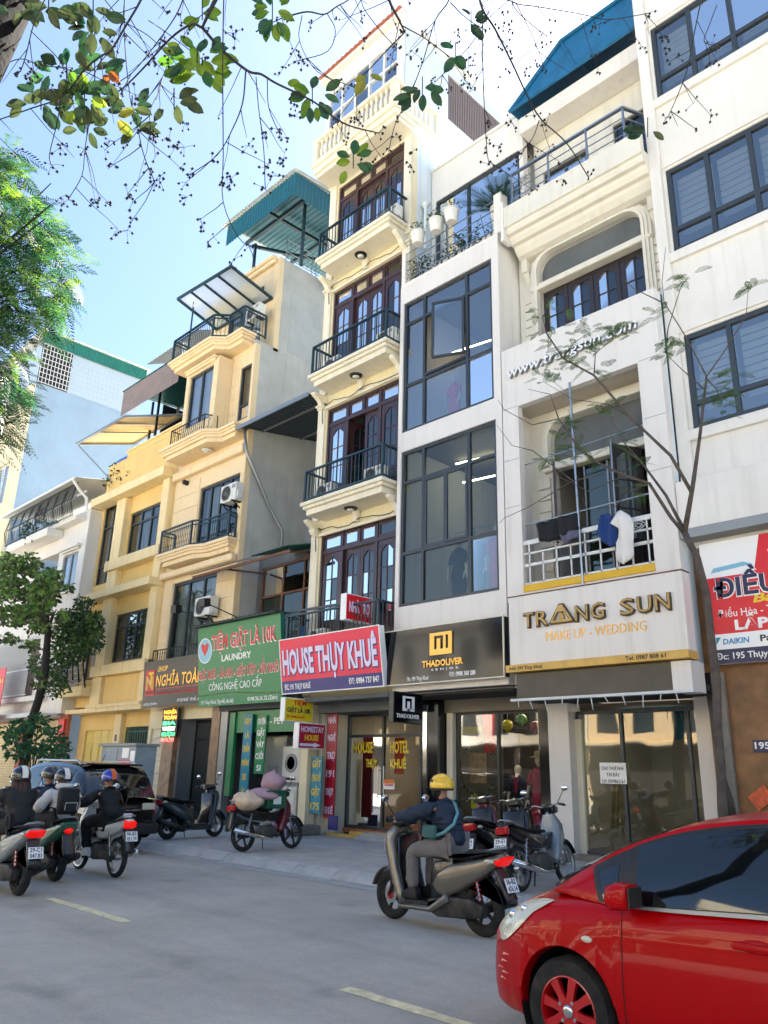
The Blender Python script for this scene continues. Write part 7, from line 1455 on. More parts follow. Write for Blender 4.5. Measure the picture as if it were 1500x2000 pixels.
    if helmet:
        hm = MB().sphere(Hd+Vector((-.01, 0, .02)), (.148, .128, .135), 22, 10, -.28, 1.).build('helmet', mat('helm_'+helmet, helmet, .22, coat=.7), t, smooth=50)
        MB().torus(Hd+Vector((-.01, 0, -.018)), .001, .001, 'z', 6, 4)
        rimv = MB(); n = 26; vs = []
        for k in range(n):
            a = 2*math.pi*k/n
            for (q, zz) in ((1.0, -.03), (1.03, -.018), (1.0, -.004)): vs.append(Hd+Vector((-.01+.144*q*math.cos(a), .125*q*math.sin(a), zz+.0)))
        rimv.add(vs, [(3*i+j, 3*i+j+1, 3*((i+1) % n)+j+1, 3*((i+1) % n)+j) for i in range(n) for j in (0, 1)]); rimv.build('helmet_rim', MATS['plastic_black'], hm, smooth=True)
        if visor: MB().add([Hd+Vector((.10+.075*math.cos(a), .115*math.sin(a), .0-.012*math.cos(a)+.012*k)) for k in (0, 1) for a in [R(-80+16*q) for q in range(11)]]+[Hd+Vector((.10+.0*math.cos(a), .112*math.sin(a), .012+.012*k)) for k in (0, 1) for a in [R(-80+16*q) for q in range(11)]], [(i, i+1, i+23, i+22) for i in range(10)]+[(i+11, i+12, i+34, i+33) for i in range(10)]+[(i, i+1, i+12, i+11) for i in range(10)]).build('helmet_peak', MATS['plastic_black'], hm, smooth=40)
        if helm2:
            bnd = MB(); vs = []
            for k in range(17):
                a = R(-8+k*12.3)
                for (yy, q) in ((-.04, 1.012), (.04, 1.012)): vs.append(Hd+Vector((-.01+.148*q*math.cos(a), yy, .02+.135*q*math.sin(a))))
            bnd.add(vs, [(2*i, 2*i+2, 2*i+3, 2*i+1) for i in range(16)]); bnd.build('helmet_stripe', mat('hstripe_'+helm2, helm2, .3), hm, smooth=True)
        for s_ in (1, -1): MB().tube([Hd+Vector((0, s_*.115, -.02)), Hd+Vector((.05, s_*.07, -.12)), Hd+Vector((.06, 0, -.135))], .006, 5).build('chin_strap', MATS['plastic_black'], hm)
    if hair:
        b = MB(); g = random.Random(2); hmz = mat('hair_'+hair, hair, .6, var=.2, vscale=30)
        for k in range(46):
            a = g.uniform(R(95), R(265)); o = Hd+Vector((-.01+.1*math.cos(a), .095*math.sin(a), g.uniform(-.05, .0))); L = g.uniform(.22, .34); wv = g.uniform(-.04, .04)
            b.tube([o, o+Vector((-.035, wv*.5, -L*.3)), o+Vector((-.055, wv, -L*.7)), o+Vector((-.04, wv*1.3, -L))], [.018, .02, .016, .003], 5)
        b.build('hair', hmz, t, smooth=True)
    if hood: MB().torus(N+Vector((-.05, 0, .05)), .085, .045, 'z', 16, 8).build('hood', mat('hood_'+hood, hood, .85, bump=.3, bscale=20), t, smooth=True)
    t['_k'] = (tuple(H), tuple(N), tuple(Hd)); return t
PI = math.pi
# brown scooter and its yellow-helmeted rider
sc = scooter('scooter', 'taupe scooter ridden by the person in the yellow helmet', 'mb_brown', lights=True, pl=('36-B2', '476.14'), group='motorbikes ridden on the road');
park(sc, -6.36, 7.22, PI, lean=0)
r1 = rider('person', 'rider in yellow helmet, navy padded jacket and grey trousers with a crossbody strap', hip=(-.21, .86), lean=.1, grip=(.46, 1.08), foot=(.22, .36), coat='#14263a', legs='#6f6a68', shoe='#15171a', glove='#1b1d20', helmet='#e8b90c', mask='#16181c', torso=.44)
H, N, Hd = [Vector(v) for v in r1['_k']]
b = MB(); b.tube([N+Vector((-.02, -.09, .03)), N+Vector((-.12, -.05, -.01)), H.lerp(N, .75)+Vector((-.185, .01, 0)), H.lerp(N, .5)+Vector((-.18, .1, 0)), H.lerp(N, .3)+Vector((-.1, .2, 0)), H.lerp(N, .2)+Vector((.02, .225, .0))], .02, 6, flat=.3); b.build('bag_strap', mat('strap', '#5f8f94', .7), r1, smooth=True)
MB().box(H.x+.02, H.x+.2, .19, .26, H.z+.06, H.z+.2).build('crossbody_bag', mat('bag_teal', '#2f5a58', .7), r1, bevel=.02)
for k in range(6):
    q = H.lerp(N, .12+.13*k); MB().torus((q.x-.005, 0, q.z), .172 if k < 4 else .155, .009, 'z', 24, 5).build('quilt_seam', mat('coat_#14263a', '#14263a'), r1, smooth=True)
sgn = MB().box(Hd.x+.02, Hd.x+.06, .118, .125, Hd.z+.06, Hd.z+.085).build('helmet_badge', MATS['plastic_black'], r1)
park(r1, -6.36, 7.22, PI)
# white underbone with rider in black
ub = underbone('motorbike', 'white underbone motorbike ridden by the person in the blue and orange helmet', 'mb_white', lights=True, pl=('90-B3', '051.74'), group='motorbikes ridden on the road'); park(ub, -12.62, 6.3, PI)
r2 = rider('person', 'rider all in black with blue and orange helmet and white shoes', hip=(-.22, .82), lean=.12, grip=(.36, 1.05), foot=(.10, .33), coat='#0d0f12', legs='#101215', shoe='#d9d7d0', helmet='#2438a8', helm2='#d8632a', torso=.42)
MB().tube([Vector((.25, .27, .75)), Vector((.2, .245, .55)), Vector((.12, .22, .36))], .012, 5, flat=.4).build('side_stripe', MATS['paint_white'], r2); park(r2, -12.62, 6.3, PI)
# green scooter with two people
vs_ = scooter('scooter', 'sage green scooter carrying two people at the left', 'mb_green', lights=True, round_tail=True, group='motorbikes ridden on the road', rimm='cast_dark'); park(vs_, -12.72, 5.4, PI)
r3 = rider('person', 'driver of the green scooter in dark helmet and blue collar seen past the passenger', hip=(-.12, .83), lean=.1, grip=(.46, 1.08), foot=(.24, .36), coat='#1c2c44', legs='#1a1b1e', helmet='#1f2326', torso=.44); park(r3, -12.72, 5.4, PI)
MB().torus((-.02, 0, 1.28), .085, .03, 'z', 16, 8).build('collar', mat('collar_blue', '#2a5ea8', .8), r3, smooth=True)
r4 = rider('person', 'passenger in pale grey hoodie with black backpack on the green scooter', hip=(-.55, .86), lean=.04, hands=False, foot=(-.2, .40), coat='#c9c7c2', legs='#22242a', shoe='#222222', helmet='#15171a', helm2='#d8d6d0', torso=.38, hood='#c9c7c2', spread=.2, glove=None); park(r4, -12.72, 5.4, PI)
bp_ = thing('backpack', 'black backpack on the back of the passenger in the grey hoodie', 'backpack'); MB().puff([(-.82, .92), (-.70, .90), (-.66, 1.2), (-.70, 1.28), (-.8, 1.26), (-.85, 1.1)], .15, .05).build('main_bag', mat('pack_black', '#0f1114', .7), bp_, smooth=50); MB().puff([(-.87, .95), (-.81, .93), (-.80, 1.1), (-.86, 1.09)], .11, .03).build('front_pocket', MATS['pack_black'], bp_, smooth=50); MB().tube([(-.872, -.09, .97), (-.88, -.09, 1.07), (-.88, .09, 1.07), (-.872, .09, .97)], .004, 4).build('reflective_trim', MATS['paint_white'], bp_)
for s_ in (-1, 1): MB().tube([(-.7, s_*.1, 1.25), (-.5, s_*.13, 1.24), (-.42, s_*.14, 1.1), (-.5, s_*.16, .95), (-.68, s_*.13, .93)], .016, 6, flat=.4).build('shoulder_strap', MATS['pack_black'], bp_)
park(bp_, -12.72, 5.4, PI)
# scooter cut by the left edge
s3 = scooter('scooter', 'grey-green scooter cut off by the left edge, ridden by the long-haired person', 'mb_grey', lights=True, pl=('29-C1', '047.83'), group='motorbikes ridden on the road'); park(s3, -11.72, 4.5, PI)
r5 = rider('person', 'long-haired rider in a black coat and black and white helmet at the left edge', hip=(-.3, .84), lean=.1, coat='#101216', legs='#15161a', helmet='#17191c', helm2='#d8d6d0', hair='#3a211a', torso=.42, coatbump=.2); park(r5, -11.72, 4.5, PI)
# parked along the pavement
PZ = .14
p1 = scooter('scooter', 'dark teal scooter parked alone outside the shop with the LED sign', 'mb_teal', group='motorbikes parked on the pavement', rimm='steel'); park(p1, -16.01, 10.1, R(99), PZ, lean=R(-7))
p2 = underbone('motorbike', 'black and red underbone loaded with blankets outside the laundry', 'mb_darkred', col3='mb_black', group='motorbikes parked on the pavement', rimm='cast_dark'); park(p2, -13.05, 9.95, R(95), PZ, lean=R(-7))
p3 = underbone('motorbike', 'silver-grey underbone parked nearest the studio pillar', 'mb_grey', col3='mb_black', pl=('29-E1', '384.52'), group='motorbikes parked on the pavement'); park(p3, -6.84, 10.05, R(94), PZ, lean=R(-8))
p4 = scooter('scooter', 'black scooter with red tail lamp parked in front of the boutique window', 'mb_black', pl=('30-K6', '551.27'), mirrors=False, group='motorbikes parked on the pavement'); park(p4, -7.75, 10.4, R(98), PZ, lean=R(-7))
p5 = scooter('scooter', 'dark scooter parked half hidden behind the yellow-helmeted rider', 'mb_darkred', mirrors=False, group='motorbikes parked on the pavement'); park(p5, -8.6, 10.7, R(100), PZ, lean=R(-7))
# ------------------------------------------------------------------ overhanging tree with round leaves and seed capsules
def frond(b, o, d, L, g, n=11, wr=.28, sag=.35, lw=.011):
    """feathery compound leaf: a drooping midrib with narrow leaflets on both sides"""
    d = d.normalized(); s = d.cross(Vector((0, 0, 1)))
    s = s.normalized() if s.length > .05 else Vector((1, 0, 0)); pts = []
    for k in range(7): f = k/6; pts.append(o+d*L*f+Vector((0, 0, -sag*L*f*f)))
    for k in range(6): w_ = .004; b.add([pts[k]-s*w_, pts[k]+s*w_, pts[k+1]+s*w_*.7, pts[k+1]-s*w_*.7], [(0, 1, 2, 3)])
    for k in range(1, n+1):
        f = k/(n+.5)*6; i0 = min(5, int(f)); p = pts[i0].lerp(pts[i0+1], f-i0); t = (pts[i0+1]-pts[i0]).normalized(); q = L*wr*math.sin(math.pi*min(1, .18+.8*k/n))
        for sg in (-1, 1):
            e = p+(s*sg*.85+t*.55+Vector((0, 0, g.uniform(-.25, .1)))).normalized()*q; m = p.lerp(e, .55)+t*.0; w_ = t*lw
            b.add([p, m-w_, e, m+w_], [(0, 1, 2, 3)])
g = random.Random(11)
Tr = thing('overhanging_tree', 'round-leaved street tree whose bare twigs and seed capsules hang across the top', 'tree', (-6.6, -.7, .13))
LIMB = [(-330, 330, 4.2), (-60, 180, 4.7), (20, 20, 5.0), (70, -110, 5.3), (260, -190, 5.6), (520, -230, 5.8), (800, -240, 6.0), (1080, -230, 6.1), (1330, -190, 6.2)]
lp = [at(*q) for q in LIMB]
tk = MB(); base = Vector((-6.6, -.7, .12))
tk.tube([base, base+Vector((.05, .05, 1.2)), base+Vector((.0, .1, 2.6)), base.lerp(lp[0], .75), lp[0], lp[1], lp[2]], [.24, .2, .18, .16, .14, .125, .115], 12); tk.build('trunk', mat('bark_black', '#100e0e', .95, var=.3, vscale=9, bump=.8, bscale=30, spec=.1), Tr, smooth=True)
bl = MB(); bl.tube(lp[2:], [.115, .1, .075, .06, .05, .04, .03], 9)
BR = [  # photo positions of the larger branches, thickness in pixels
    ([(300, -60), (275, 0), (247, 48), (217, 98), (196, 110), (163, 138), (123, 188), (60, 212), (0, 233), (-40, 245)], 5, 5.2), ([(460, -90), (425, -10), (408, 25), (395, 54)], 11, 5.4), ([(395, 54), (373, 48), (333, 75), (280, 133), (240, 172), (203, 195)], 5, 5.4),
    ([(395, 54), (433, 97), (483, 138), (510, 145), (540, 163), (610, 197), (653, 230), (687, 247), (740, 260)], 6, 5.5), ([(480, 139), (474, 200), (455, 250), (424, 303), (370, 342)], 3, 5.5), ([(440, -60), (437, 0), (435, 130), (436, 300), (436, 395), (467, 465), (490, 480)], 3, 5.3),
    ([(246, -60), (243, 0), (244, 87), (254, 190), (267, 240), (280, 300), (302, 355)], 2.6, 5.1), ([(370, -50), (357, 0), (333, 47), (267, 133), (233, 160)], 3, 5.7), ([(100, -50), (87, 0), (67, 43), (50, 110), (40, 140)], 2.6, 4.9), ([(117, 190), (113, 233), (97, 300), (100, 322)], 2.4, 5.2), ([(175, 235), (166, 290), (160, 343), (133, 390)], 2.4, 5.2),
    ([(335, 110), (318, 150), (310, 180), (294, 215), (294, 260)], 2.2, 5.5), ([(557, 33), (600, 23), (633, 28), (657, 13), (690, -10), (740, -90)], 3.6, 5.8), ([(500, 62), (530, 45), (557, 33)], 2.6, 5.8), ([(748, -60), (760, 0), (780, 40), (790, 63)], 7, 5.9), ([(790, 63), (733, 123), (700, 167), (697, 233)], 2.6, 5.9), ([(785, 50), (830, 75), (870, 105), (905, 130)], 2.4, 5.9),
    ([(890, -60), (877, 0), (850, 40), (827, 117), (800, 187), (773, 240), (760, 290)], 3.2, 6.0), ([(925, -60), (937, 0), (947, 27), (967, 57), (1000, 123), (1030, 187), (1057, 233), (1107, 280), (1150, 347)], 5, 6.1), ([(943, 27), (943, 133), (950, 283), (956, 322)], 2.6, 6.1), ([(956, 20), (927, 77), (880, 130), (850, 160)], 2.2, 6.1), ([(880, 5), (910, 35), (950, 60)], 2.4, 6.0),
    ([(960, -40), (1000, 3), (1050, 13), (1133, 27), (1183, 38), (1227, 33), (1270, 25)], 2.6, 6.2), ([(1007, 5), (1040, 70), (1062, 130)], 2, 6.2), ([(1390, -60), (1370, 0), (1353, 80), (1340, 143), (1310, 217), (1300, 232)], 2.8, 6.0), ([(1053, 235), (1040, 270), (1008, 310)], 2.2, 6.1), ([(590, 30), (585, 80), (620, 140), (690, 170)], 2, 5.8), ([(640, 28), (655, 60), (640, 100), (585, 118)], 2, 5.8), ([(500, 150), (505, 210), (515, 290), (518, 370)], 2, 5.5), ([(522, 155), (525, 210), (545, 260)], 2, 5.5), ([(720, -60), (705, 0), (735, 50), (775, 95)], 2, 5.9), ([(1010, -40), (1003, 10), (1035, 45), (1068, 70)], 2.2, 6.2), ([(1400, 10), (1385, 50), (1375, 80), (1392, 88)], 1.8, 6.0),
    ([(205, 0), (240, 40), (290, 70), (330, 110)], 1.8, 5.3), ([(60, 60), (110, 110), (125, 135)], 1.8, 5.0), ([(0, 130), (40, 115), (85, 128), (130, 132)], 1.8, 5.0), ([(290, 40), (320, 60), (400, 120)], 1.6, 5.5)]
tips = []; allp = []
def nearest(p): return min(lp[2:], key=lambda q: (q-p).length)
for (P, wd, d0) in BR:
    ph = g.uniform(0, 6); n = len(P); pts = []
    for i, (x, y) in enumerate(P):
        pts.append(at(x, y, d0+.28*math.sin(ph+i*.6)*(0 if i == 0 and P is not BR[0][0] and wd < 1 else 1)))
    r = [max(.0032, wd/2*d0/F_PX*(1-.55*i/(n-1))) for i in range(n)]
    if P[0][1] < 0: pts = [nearest(pts[0])]+pts; r = [r[0]*1.3]+r
    # smooth by subdividing
    q = []; rq = []
    for i in range(len(pts)-1):
        for k in range(4):
            f = i+k/4; q.append(curve3(pts, f/(len(pts)-1))); rq.append(r[i]+(r[i+1]-r[i])*k/4)
    q.append(pts[-1]); rq.append(r[-1]); bl.tube(q, rq, 6, cap=False)
    tips.append(q[-1]); allp += [(p, rr) for p, rr in zip(q[4:], rq[4:])]
bl.build('branches', MATS['twig'], Tr, smooth=True)
tw = MB(); cp = MB()
def capsules(p, n, spread):
    for k in range(n):
        e = p+Vector((g.gauss(0, spread), g.gauss(0, spread*.8), g.gauss(-.01, spread))); tw.tube([p, (p+e)/2+Vector((0, 0, .006)), e], .0016, 3, cap=False); s_ = g.uniform(.0065, .0105)
        cp.sphere(e, (s_, s_, s_*1.1), 6, 4)
        for a in range(3): t_ = a*2.1+g.random(); cp.add([e+Vector((0, 0, -s_*.5)), e+Vector((math.cos(t_)*s_*1.9, math.sin(t_)*s_*1.9, -s_*1.2)), e+Vector((math.cos(t_+.7)*s_*.9, math.sin(t_+.7)*s_*.9, 0))], [(0, 1, 2)])
for i in range(150):
    p, rr = g.choice(allp); d = (up*-1.0+rt*g.uniform(-1.2, 1.2)+fw*g.uniform(-.6, .6)).normalized(); L = g.uniform(.12, .42); bnd = rt*g.uniform(-.1, .1)
    q = [p, p+d*L*.4+bnd*.4, p+d*L*.75+bnd, p+d*L+bnd*1.3]; tw.tube(q, [.0032, .0026, .002, .0015], 4, cap=False)
    if i % 3: capsules(q[-1], g.randint(2, 5), .026)
    if i % 4 == 0: capsules(q[2], 3, .03)
for t_ in tips: capsules(t_, 5, .03)
for (x, y, d) in ((78, 130, 5), (60, 150, 5), (120, 385, 5.2), (118, 290, 5.2), (165, 292, 5.2), (215, 275, 5.3), (290, 330, 5.1), (310, 350, 5.1), (330, 270, 5.4), (345, 285, 5.4), (360, 288, 5.4), (305, 268, 5.4), (365, 385, 5.3), (395, 437, 5.3), (450, 350, 5.4), (485, 285, 5.5), (445, 345, 5.3), (780, 270, 5.9), (800, 300, 6), (800, 322, 6), (975, 285, 6.1), (950, 282, 6.1), (895, 70, 6), (830, 60, 6), (810, 105, 6), (590, 115, 5.8), (695, 230, 5.9), (575, 205, 5.6), (575, 228, 5.6), (1295, 75, 6), (1300, 95, 6), (1068, 240, 6.1), (1000, 240, 6.1), (1395, 85, 6), (1100, 350, 6.1), (350, 150, 5.5), (455, 65, 5.4), (520, 330, 5.5), (545, 345, 5.5), (550, 310, 5.5), (520, 260, 5.5), (990, 40, 6.1), (920, 110, 6.1)): capsules(at(x, y, d), 6, .03)
tag(tw.build('twigs', MATS['twig'], Tr, weld=False), kind='stuff'); tag(cp.build('seed_capsules', MATS['capsule'], Tr, weld=False), kind='stuff')
LV = {k: MB() for k in ('leaf_olive', 'leaf_bright', 'leaf_teal', 'leaf_dark', 'leaf_red', 'leaf_yellow')}
def leaves(x, y, n, sx, sy, d, tones, L=.122):
    for i in range(n):
        px, py = x+g.uniform(-1, 1)*sx, y+g.uniform(-1, 1)*sy; p = at(px, py, d+g.uniform(-.15, .15)); a = math.atan2(-(py-y)-sy*.25, (px-x)+.01)+g.uniform(-.5, .5)
        dr = rt*math.cos(a)+up*math.sin(a)+fw*g.uniform(-.35, .35); b = LV[g.choice(tones)]; Ls = L*g.uniform(.75, 1.15)
        dr = dr.normalized(); n_ = (fw*-1+rt*g.uniform(-.5, .5)+up*g.uniform(-.5, .5)).normalized(); s = dr.cross(n_).normalized(); w_ = Ls*.27
        V = [p]; 
        for (f, q) in ((.15, .55), (.38, .98), (.62, 1.), (.84, .66), (1., .08)): c = p+dr*Ls*f-n_*Ls*.08*f*f; V += [c-s*w_*q+n_*.008, c-n_*.004, c+s*w_*q+n_*.008]
        F = [(0, 1, 2), (0, 2, 3)]
        for k in range(4): o = 1+3*k; F += [(o, o+3, o+4, o+1), (o+1, o+4, o+5, o+2)]
        b.add(V, F)
    if n > 4:
        c = at(x, y, d); tw2.tube([c+up*.1, c, c-up*.05], .004, 4)
tw2 = MB()
for q in ((55, 12, 9, 45, 16, 4.9, ('leaf_olive', 'leaf_dark')), (95, 18, 8, 25, 12, 4.9, ('leaf_olive',)), (182, 22, 10, 32, 12, 5.1, ('leaf_olive', 'leaf_dark')), (185, 60, 14, 26, 24, 5.1, ('leaf_olive', 'leaf_dark')), (130, 150, 18, 45, 30, 5.2, ('leaf_dark', 'leaf_teal', 'leaf_olive')), (80, 200, 18, 42, 20, 5.2, ('leaf_olive', 'leaf_dark')), (165, 195, 22, 38, 24, 5.2, ('leaf_olive', 'leaf_dark', 'leaf_bright')), (185, 150, 12, 24, 22, 5.2, ('leaf_olive', 'leaf_dark')), (170, 250, 6, 20, 10, 5.2, ('leaf_olive',)), (258, 215, 7, 22, 16, 5.3, ('leaf_olive', 'leaf_dark')), (260, 258, 3, 18, 8, 5.3, ('leaf_olive',)), (340, 200, 8, 24, 18, 5.4, ('leaf_olive',)), (385, 118, 26, 45, 22, 5.4, ('leaf_bright', 'leaf_teal', 'leaf_bright')), (395, 140, 12, 30, 16, 5.4, ('leaf_bright',)), (532, 28, 18, 20, 24, 5.6, ('leaf_bright', 'leaf_bright', 'leaf_teal')), (395, 25, 6, 14, 14, 5.4, ('leaf_bright',)), (610, 190, 16, 28, 28, 5.6, ('leaf_teal', 'leaf_mid' if False else 'leaf_dark', 'leaf_bright')), (825, 175, 10, 26, 20, 6.0, ('leaf_teal', 'leaf_dark')), (890, 108, 5, 12, 14, 6.0, ('leaf_teal',)), (920, 45, 5, 12, 16, 6.1, ('leaf_dark',)), (690, 316, 8, 16, 18, 5.9, ('leaf_teal', 'leaf_bright')), (1265, 255, 5, 22, 8, 6.0, ('leaf_dark', 'leaf_olive')), (205, 140, 2, 8, 6, 5.2, ('leaf_red',)), (222, 228, 3, 10, 8, 5.2, ('leaf_yellow',)), (720, 150, 4, 10, 12, 5.9, ('leaf_yellow',))): leaves(*q)
for k, b in LV.items():
    if b.v: tag(b.build('foliage', MATS[k], Tr, weld=False), kind='stuff')
tag(tw2.build('leaf_stalks', MATS['twig'], Tr), kind='stuff')
# ------------------------------------------------------------------ feathery tree at the left edge
Fe = thing('feathery_tree', 'feathery-leaved tree crown reaching in from the left edge', 'tree', (-13.6, -.5, .13))
cc = at(20, 600, 11.5); tb = Vector((-13.6, -.5, .12)); j = MB(); j.tube([tb, tb+Vector((.1, .2, 2.5)), tb.lerp(cc, .55)+Vector((0, 0, 1.5)), cc], [.22, .18, .13, .07], 10)
F1, F2, F3, F4 = MB(), MB(), MB(), MB(); ends = []
for k in range(26):
    e = at(g.uniform(-90, 120), g.uniform(310, 850), g.uniform(10.4, 12.6)); m_ = tb.lerp(cc, .7)+Vector((0, 0, 1.2)); j.tube([m_, m_.lerp(e, .5)+Vector((0, 0, .35)), e], [.045, .025, .008], 6, cap=False); ends.append(e)
j.build('trunk', MATS['bark'], Fe, smooth=True)
def inside(x, y):      # outline of the crown in the photo
    return x < tab([(280, 30), (330, 70), (400, 95), (480, 140), (540, 160), (580, 165), (640, 120), (700, 90), (760, 60), (800, 85), (850, 40), (900, 15)], 0) if False else x < tab([(270, 10), (300, 60), (400, 95), (470, 135), (550, 160), (600, 150), (640, 110), (700, 70), (770, 65), (800, 80), (850, 35), (900, 0)], y)-25
cnt = 0
while cnt < 1000:
    x, y = g.uniform(-110, 165), g.uniform(285, 900)
    if not inside(x, y): continue
    cnt += 1; o = at(x, y, g.uniform(10.3, 12.8)); dr = rt*g.uniform(-.3, 1)+up*g.uniform(-.75, .5)+fw*g.uniform(-.8, .8)
    frond(g.choice((F1, F1, F4, F4, F4, F2, F2, F3)), o, dr, g.uniform(.4, .62), g, 13, .26, .4, .015)
for b, m_ in ((F1, 'leaf_teal'), (F2, 'leaf_fern'), (F3, 'leaf_bright'), (F4, 'leaf_dark')): tag(b.build('crown', MATS[m_], Fe, weld=False), kind='stuff')
# ------------------------------------------------------------------ young street tree in front of the studio
Yo = thing('young_tree', 'slender young street tree with sparse feathery leaves before the studio', 'tree', (-4.3, 10, .14))
AY = 10.0
def yl(P, Y0=AY, dy=0.): return [atY(x, y, Y0+dy*i/(len(P)-1)) for i, (x, y) in enumerate(P)]
tk = MB(); tp = [Vector((-4.24, AY, .12))]+yl([(1411, 1580), (1408, 1500), (1401, 1420), (1400, 1330), (1388, 1240), (1380, 1160), (1362, 1090), (1337, 1040)]); tk.tube(tp, [.066, .06, .057, .055, .053, .051, .049, .046, .044], 10)
for (P, r0_, dy) in (([(1337, 1040), (1353, 950), (1367, 850), (1380, 735)], .038, .3), ([(1337, 1042), (1310, 1010), (1268, 944), (1220, 929), (1170, 905), (1130, 875), (1091, 818)], .028, -.8), ([(1337, 1037), (1301, 968), (1250, 899), (1214, 875)], .026, .3), ([(1350, 960), (1310, 890), (1233, 817), (1160, 733), (1100, 700), (1067, 650)], .026, -.6)): q = yl(P, AY, dy); tk.tube(q, [r0_*(1-.6*i/(len(q)-1)) for i in range(len(q))], 8)
tk.build('trunk', MATS['bark_pale'], Yo, smooth=True)
tn = MB()
for (P, dy) in (([(1380, 735), (1343, 663), (1297, 590), (1293, 550), (1300, 483)], -.3), ([(1380, 735), (1417, 683), (1457, 617), (1463, 550)], .2), ([(1292, 590), (1240, 565), (1215, 545)], -.3), ([(1178, 925), (1117, 940), (1033, 990), (985, 1012), (975, 1022)], -.3), ([(1091, 818), (1075, 770), (1030, 760)], -.2), ([(1160, 733), (1163, 690), (1200, 660)], -.3), ([(1100, 700), (1120, 670), (1150, 650)], -.2), ([(1067, 650), (1060, 620), (1070, 600)], .0), ([(1130, 875), (1120, 840), (1110, 800)], .1), ([(1233, 817), (1190, 790), (1120, 780), (1060, 745)], -.2), ([(1375, 760), (1330, 720), (1300, 690)], -.2), ([(1220, 929), (1150, 960), (1090, 930), (1075, 900)], -.4), ([(1268, 944), (1230, 960), (1200, 990), (1150, 995), (1120, 960)], -.3), ([(1380, 740), (1400, 760), (1410, 790)], .1), ([(1300, 690), (1305, 640), (1330, 560), (1345, 540)], .1), ([(1250, 899), (1215, 860), (1190, 810)], .1), ([(1091, 818), (1040, 830), (985, 800), (972, 780)], -.2), ([(1120, 940), (1040, 880), (1000, 870), (970, 830)], -.1)):
    q = yl(P, AY-.2, dy); tn.tube(q, [.011-.008*i/(len(q)-1) for i in range(len(q))], 5, cap=False)
tag(tn.build('twigs', MATS['bark_pale'], Yo, smooth=True), kind='stuff')
fl, fl2 = MB(), MB()
for (x, y, n) in ((1100, 690, 7), (1150, 680, 7), (1190, 650, 8), (1135, 640, 6), (1068, 615, 4), (1215, 640, 6), (1305, 680, 7), (1325, 672, 4), (1118, 838, 8), (1190, 800, 7), (1080, 895, 6), (1100, 860, 6), (1232, 962, 4), (1420, 735, 7), (1395, 770, 8), (1410, 800, 4), (1335, 545, 5), (1462, 552, 4), (1060, 742, 6), (1085, 735, 4), (1250, 905, 4), (1210, 860, 5), (1150, 900, 5), (1070, 660, 4), (1175, 715, 5), (1120, 715, 5), (1290, 605, 3)):
    for k in range(int(n*1.8)):
        o = atY(x+g.uniform(-22, 22), y+g.uniform(-15, 15), AY-.4+g.uniform(-.3, .3)); frond(fl if k % 3 else fl2, o, Vector((g.uniform(-1, 1), g.uniform(-.7, .7), g.uniform(-.2, .5))), g.uniform(.16, .28), g, 15, .3, .35, .0055)
tag(fl.build('foliage', MATS['leaf_mid'], Yo, weld=False), kind='stuff'); tag(fl2.build('foliage', MATS['leaf_fern'], Yo, weld=False), kind='stuff')
# ------------------------------------------------------------------ greenery at the far left
def blob_leaves(b, cx, cy, sx, sy, Y, n, L, g, dy=.8, wr=.5):
    for i in range(n):
        a = g.uniform(0, 6.283); r = math.sqrt(g.random()); p = atY(cx+math.cos(a)*r*sx, cy+math.sin(a)*r*sy, Y+g.uniform(-dy, dy)); leaf_card(b, p, Vector((g.uniform(-1, 1), g.uniform(-1, 1), g.uniform(-.7, .5))), L*g.uniform(.7, 1.2), wr, g)
St = thing('street_tree', 'leafy street tree with yellow-green crown before the white house', 'tree', atY(45, 1565, 10.2))
q = [atY(x, y, 10.2) for x, y in ((35, 1575), (45, 1500), (58, 1420), (76, 1365), (88, 1310), (94, 1230), (75, 1170), (40, 1120))]; q[0].z = .12; tk = MB().tube(q, [.17, .15, .14, .13, .12, .1, .07, .03], 10)
for (x, y) in ((10, 1120), (90, 1110), (20, 1190), (110, 1190), (60, 1090)): tk.tube([q[5], (q[5]+atY(x, y, 10.2))/2+Vector((0, 0, .1)), atY(x, y, 10.2)], [.06, .04, .015], 6)
tk.build('trunk', MATS['bark'], St, smooth=True)
c1, c2_ = MB(), MB()
for (cx, cy, sx, sy, n) in ((12, 1105, 26, 24, 190), (55, 1105, 24, 20, 150), (90, 1140, 26, 24, 170), (30, 1150, 40, 22, 240), (25, 1205, 32, 20, 170), (70, 1185, 30, 24, 180), (100, 1165, 16, 14, 70), (70, 1225, 20, 12, 50), (0, 1160, 20, 40, 120), (118, 1205, 14, 10, 40), (55, 1262, 16, 10, 26), (15, 1250, 18, 10, 30), (72, 1330, 14, 16, 26), (105, 1120, 10, 8, 20), (130, 1150, 8, 6, 12)): blob_leaves(c1, cx, cy, sx, sy, 10.2, int(n*1.4), .22, g); blob_leaves(c2_, cx+4, cy-5, sx, sy, 9.8, int(n*.8), .2, g)
c1.build('crown', MATS['leaf_olive'], St, weld=False); c2_.build('crown', MATS['leaf_fern'], St, weld=False)
Sh = thing('climbing_shrub', 'dark green climbing shrub spilling over the balcony left of the yellow house', 'shrub', atY(165, 1440, 11.9))
tk = MB(); 
for k in range(5): tk.tube([atY(118+12*k, 1335+8*math.sin(k*2), 11.9), atY(122+10*k, 1295, 11.8), atY(130+14*k, 1240, 11.8)], [.03, .025, .015], 6)
tk.build('stems', MATS['bark'], Sh)
c1 = MB(); c2_ = MB()
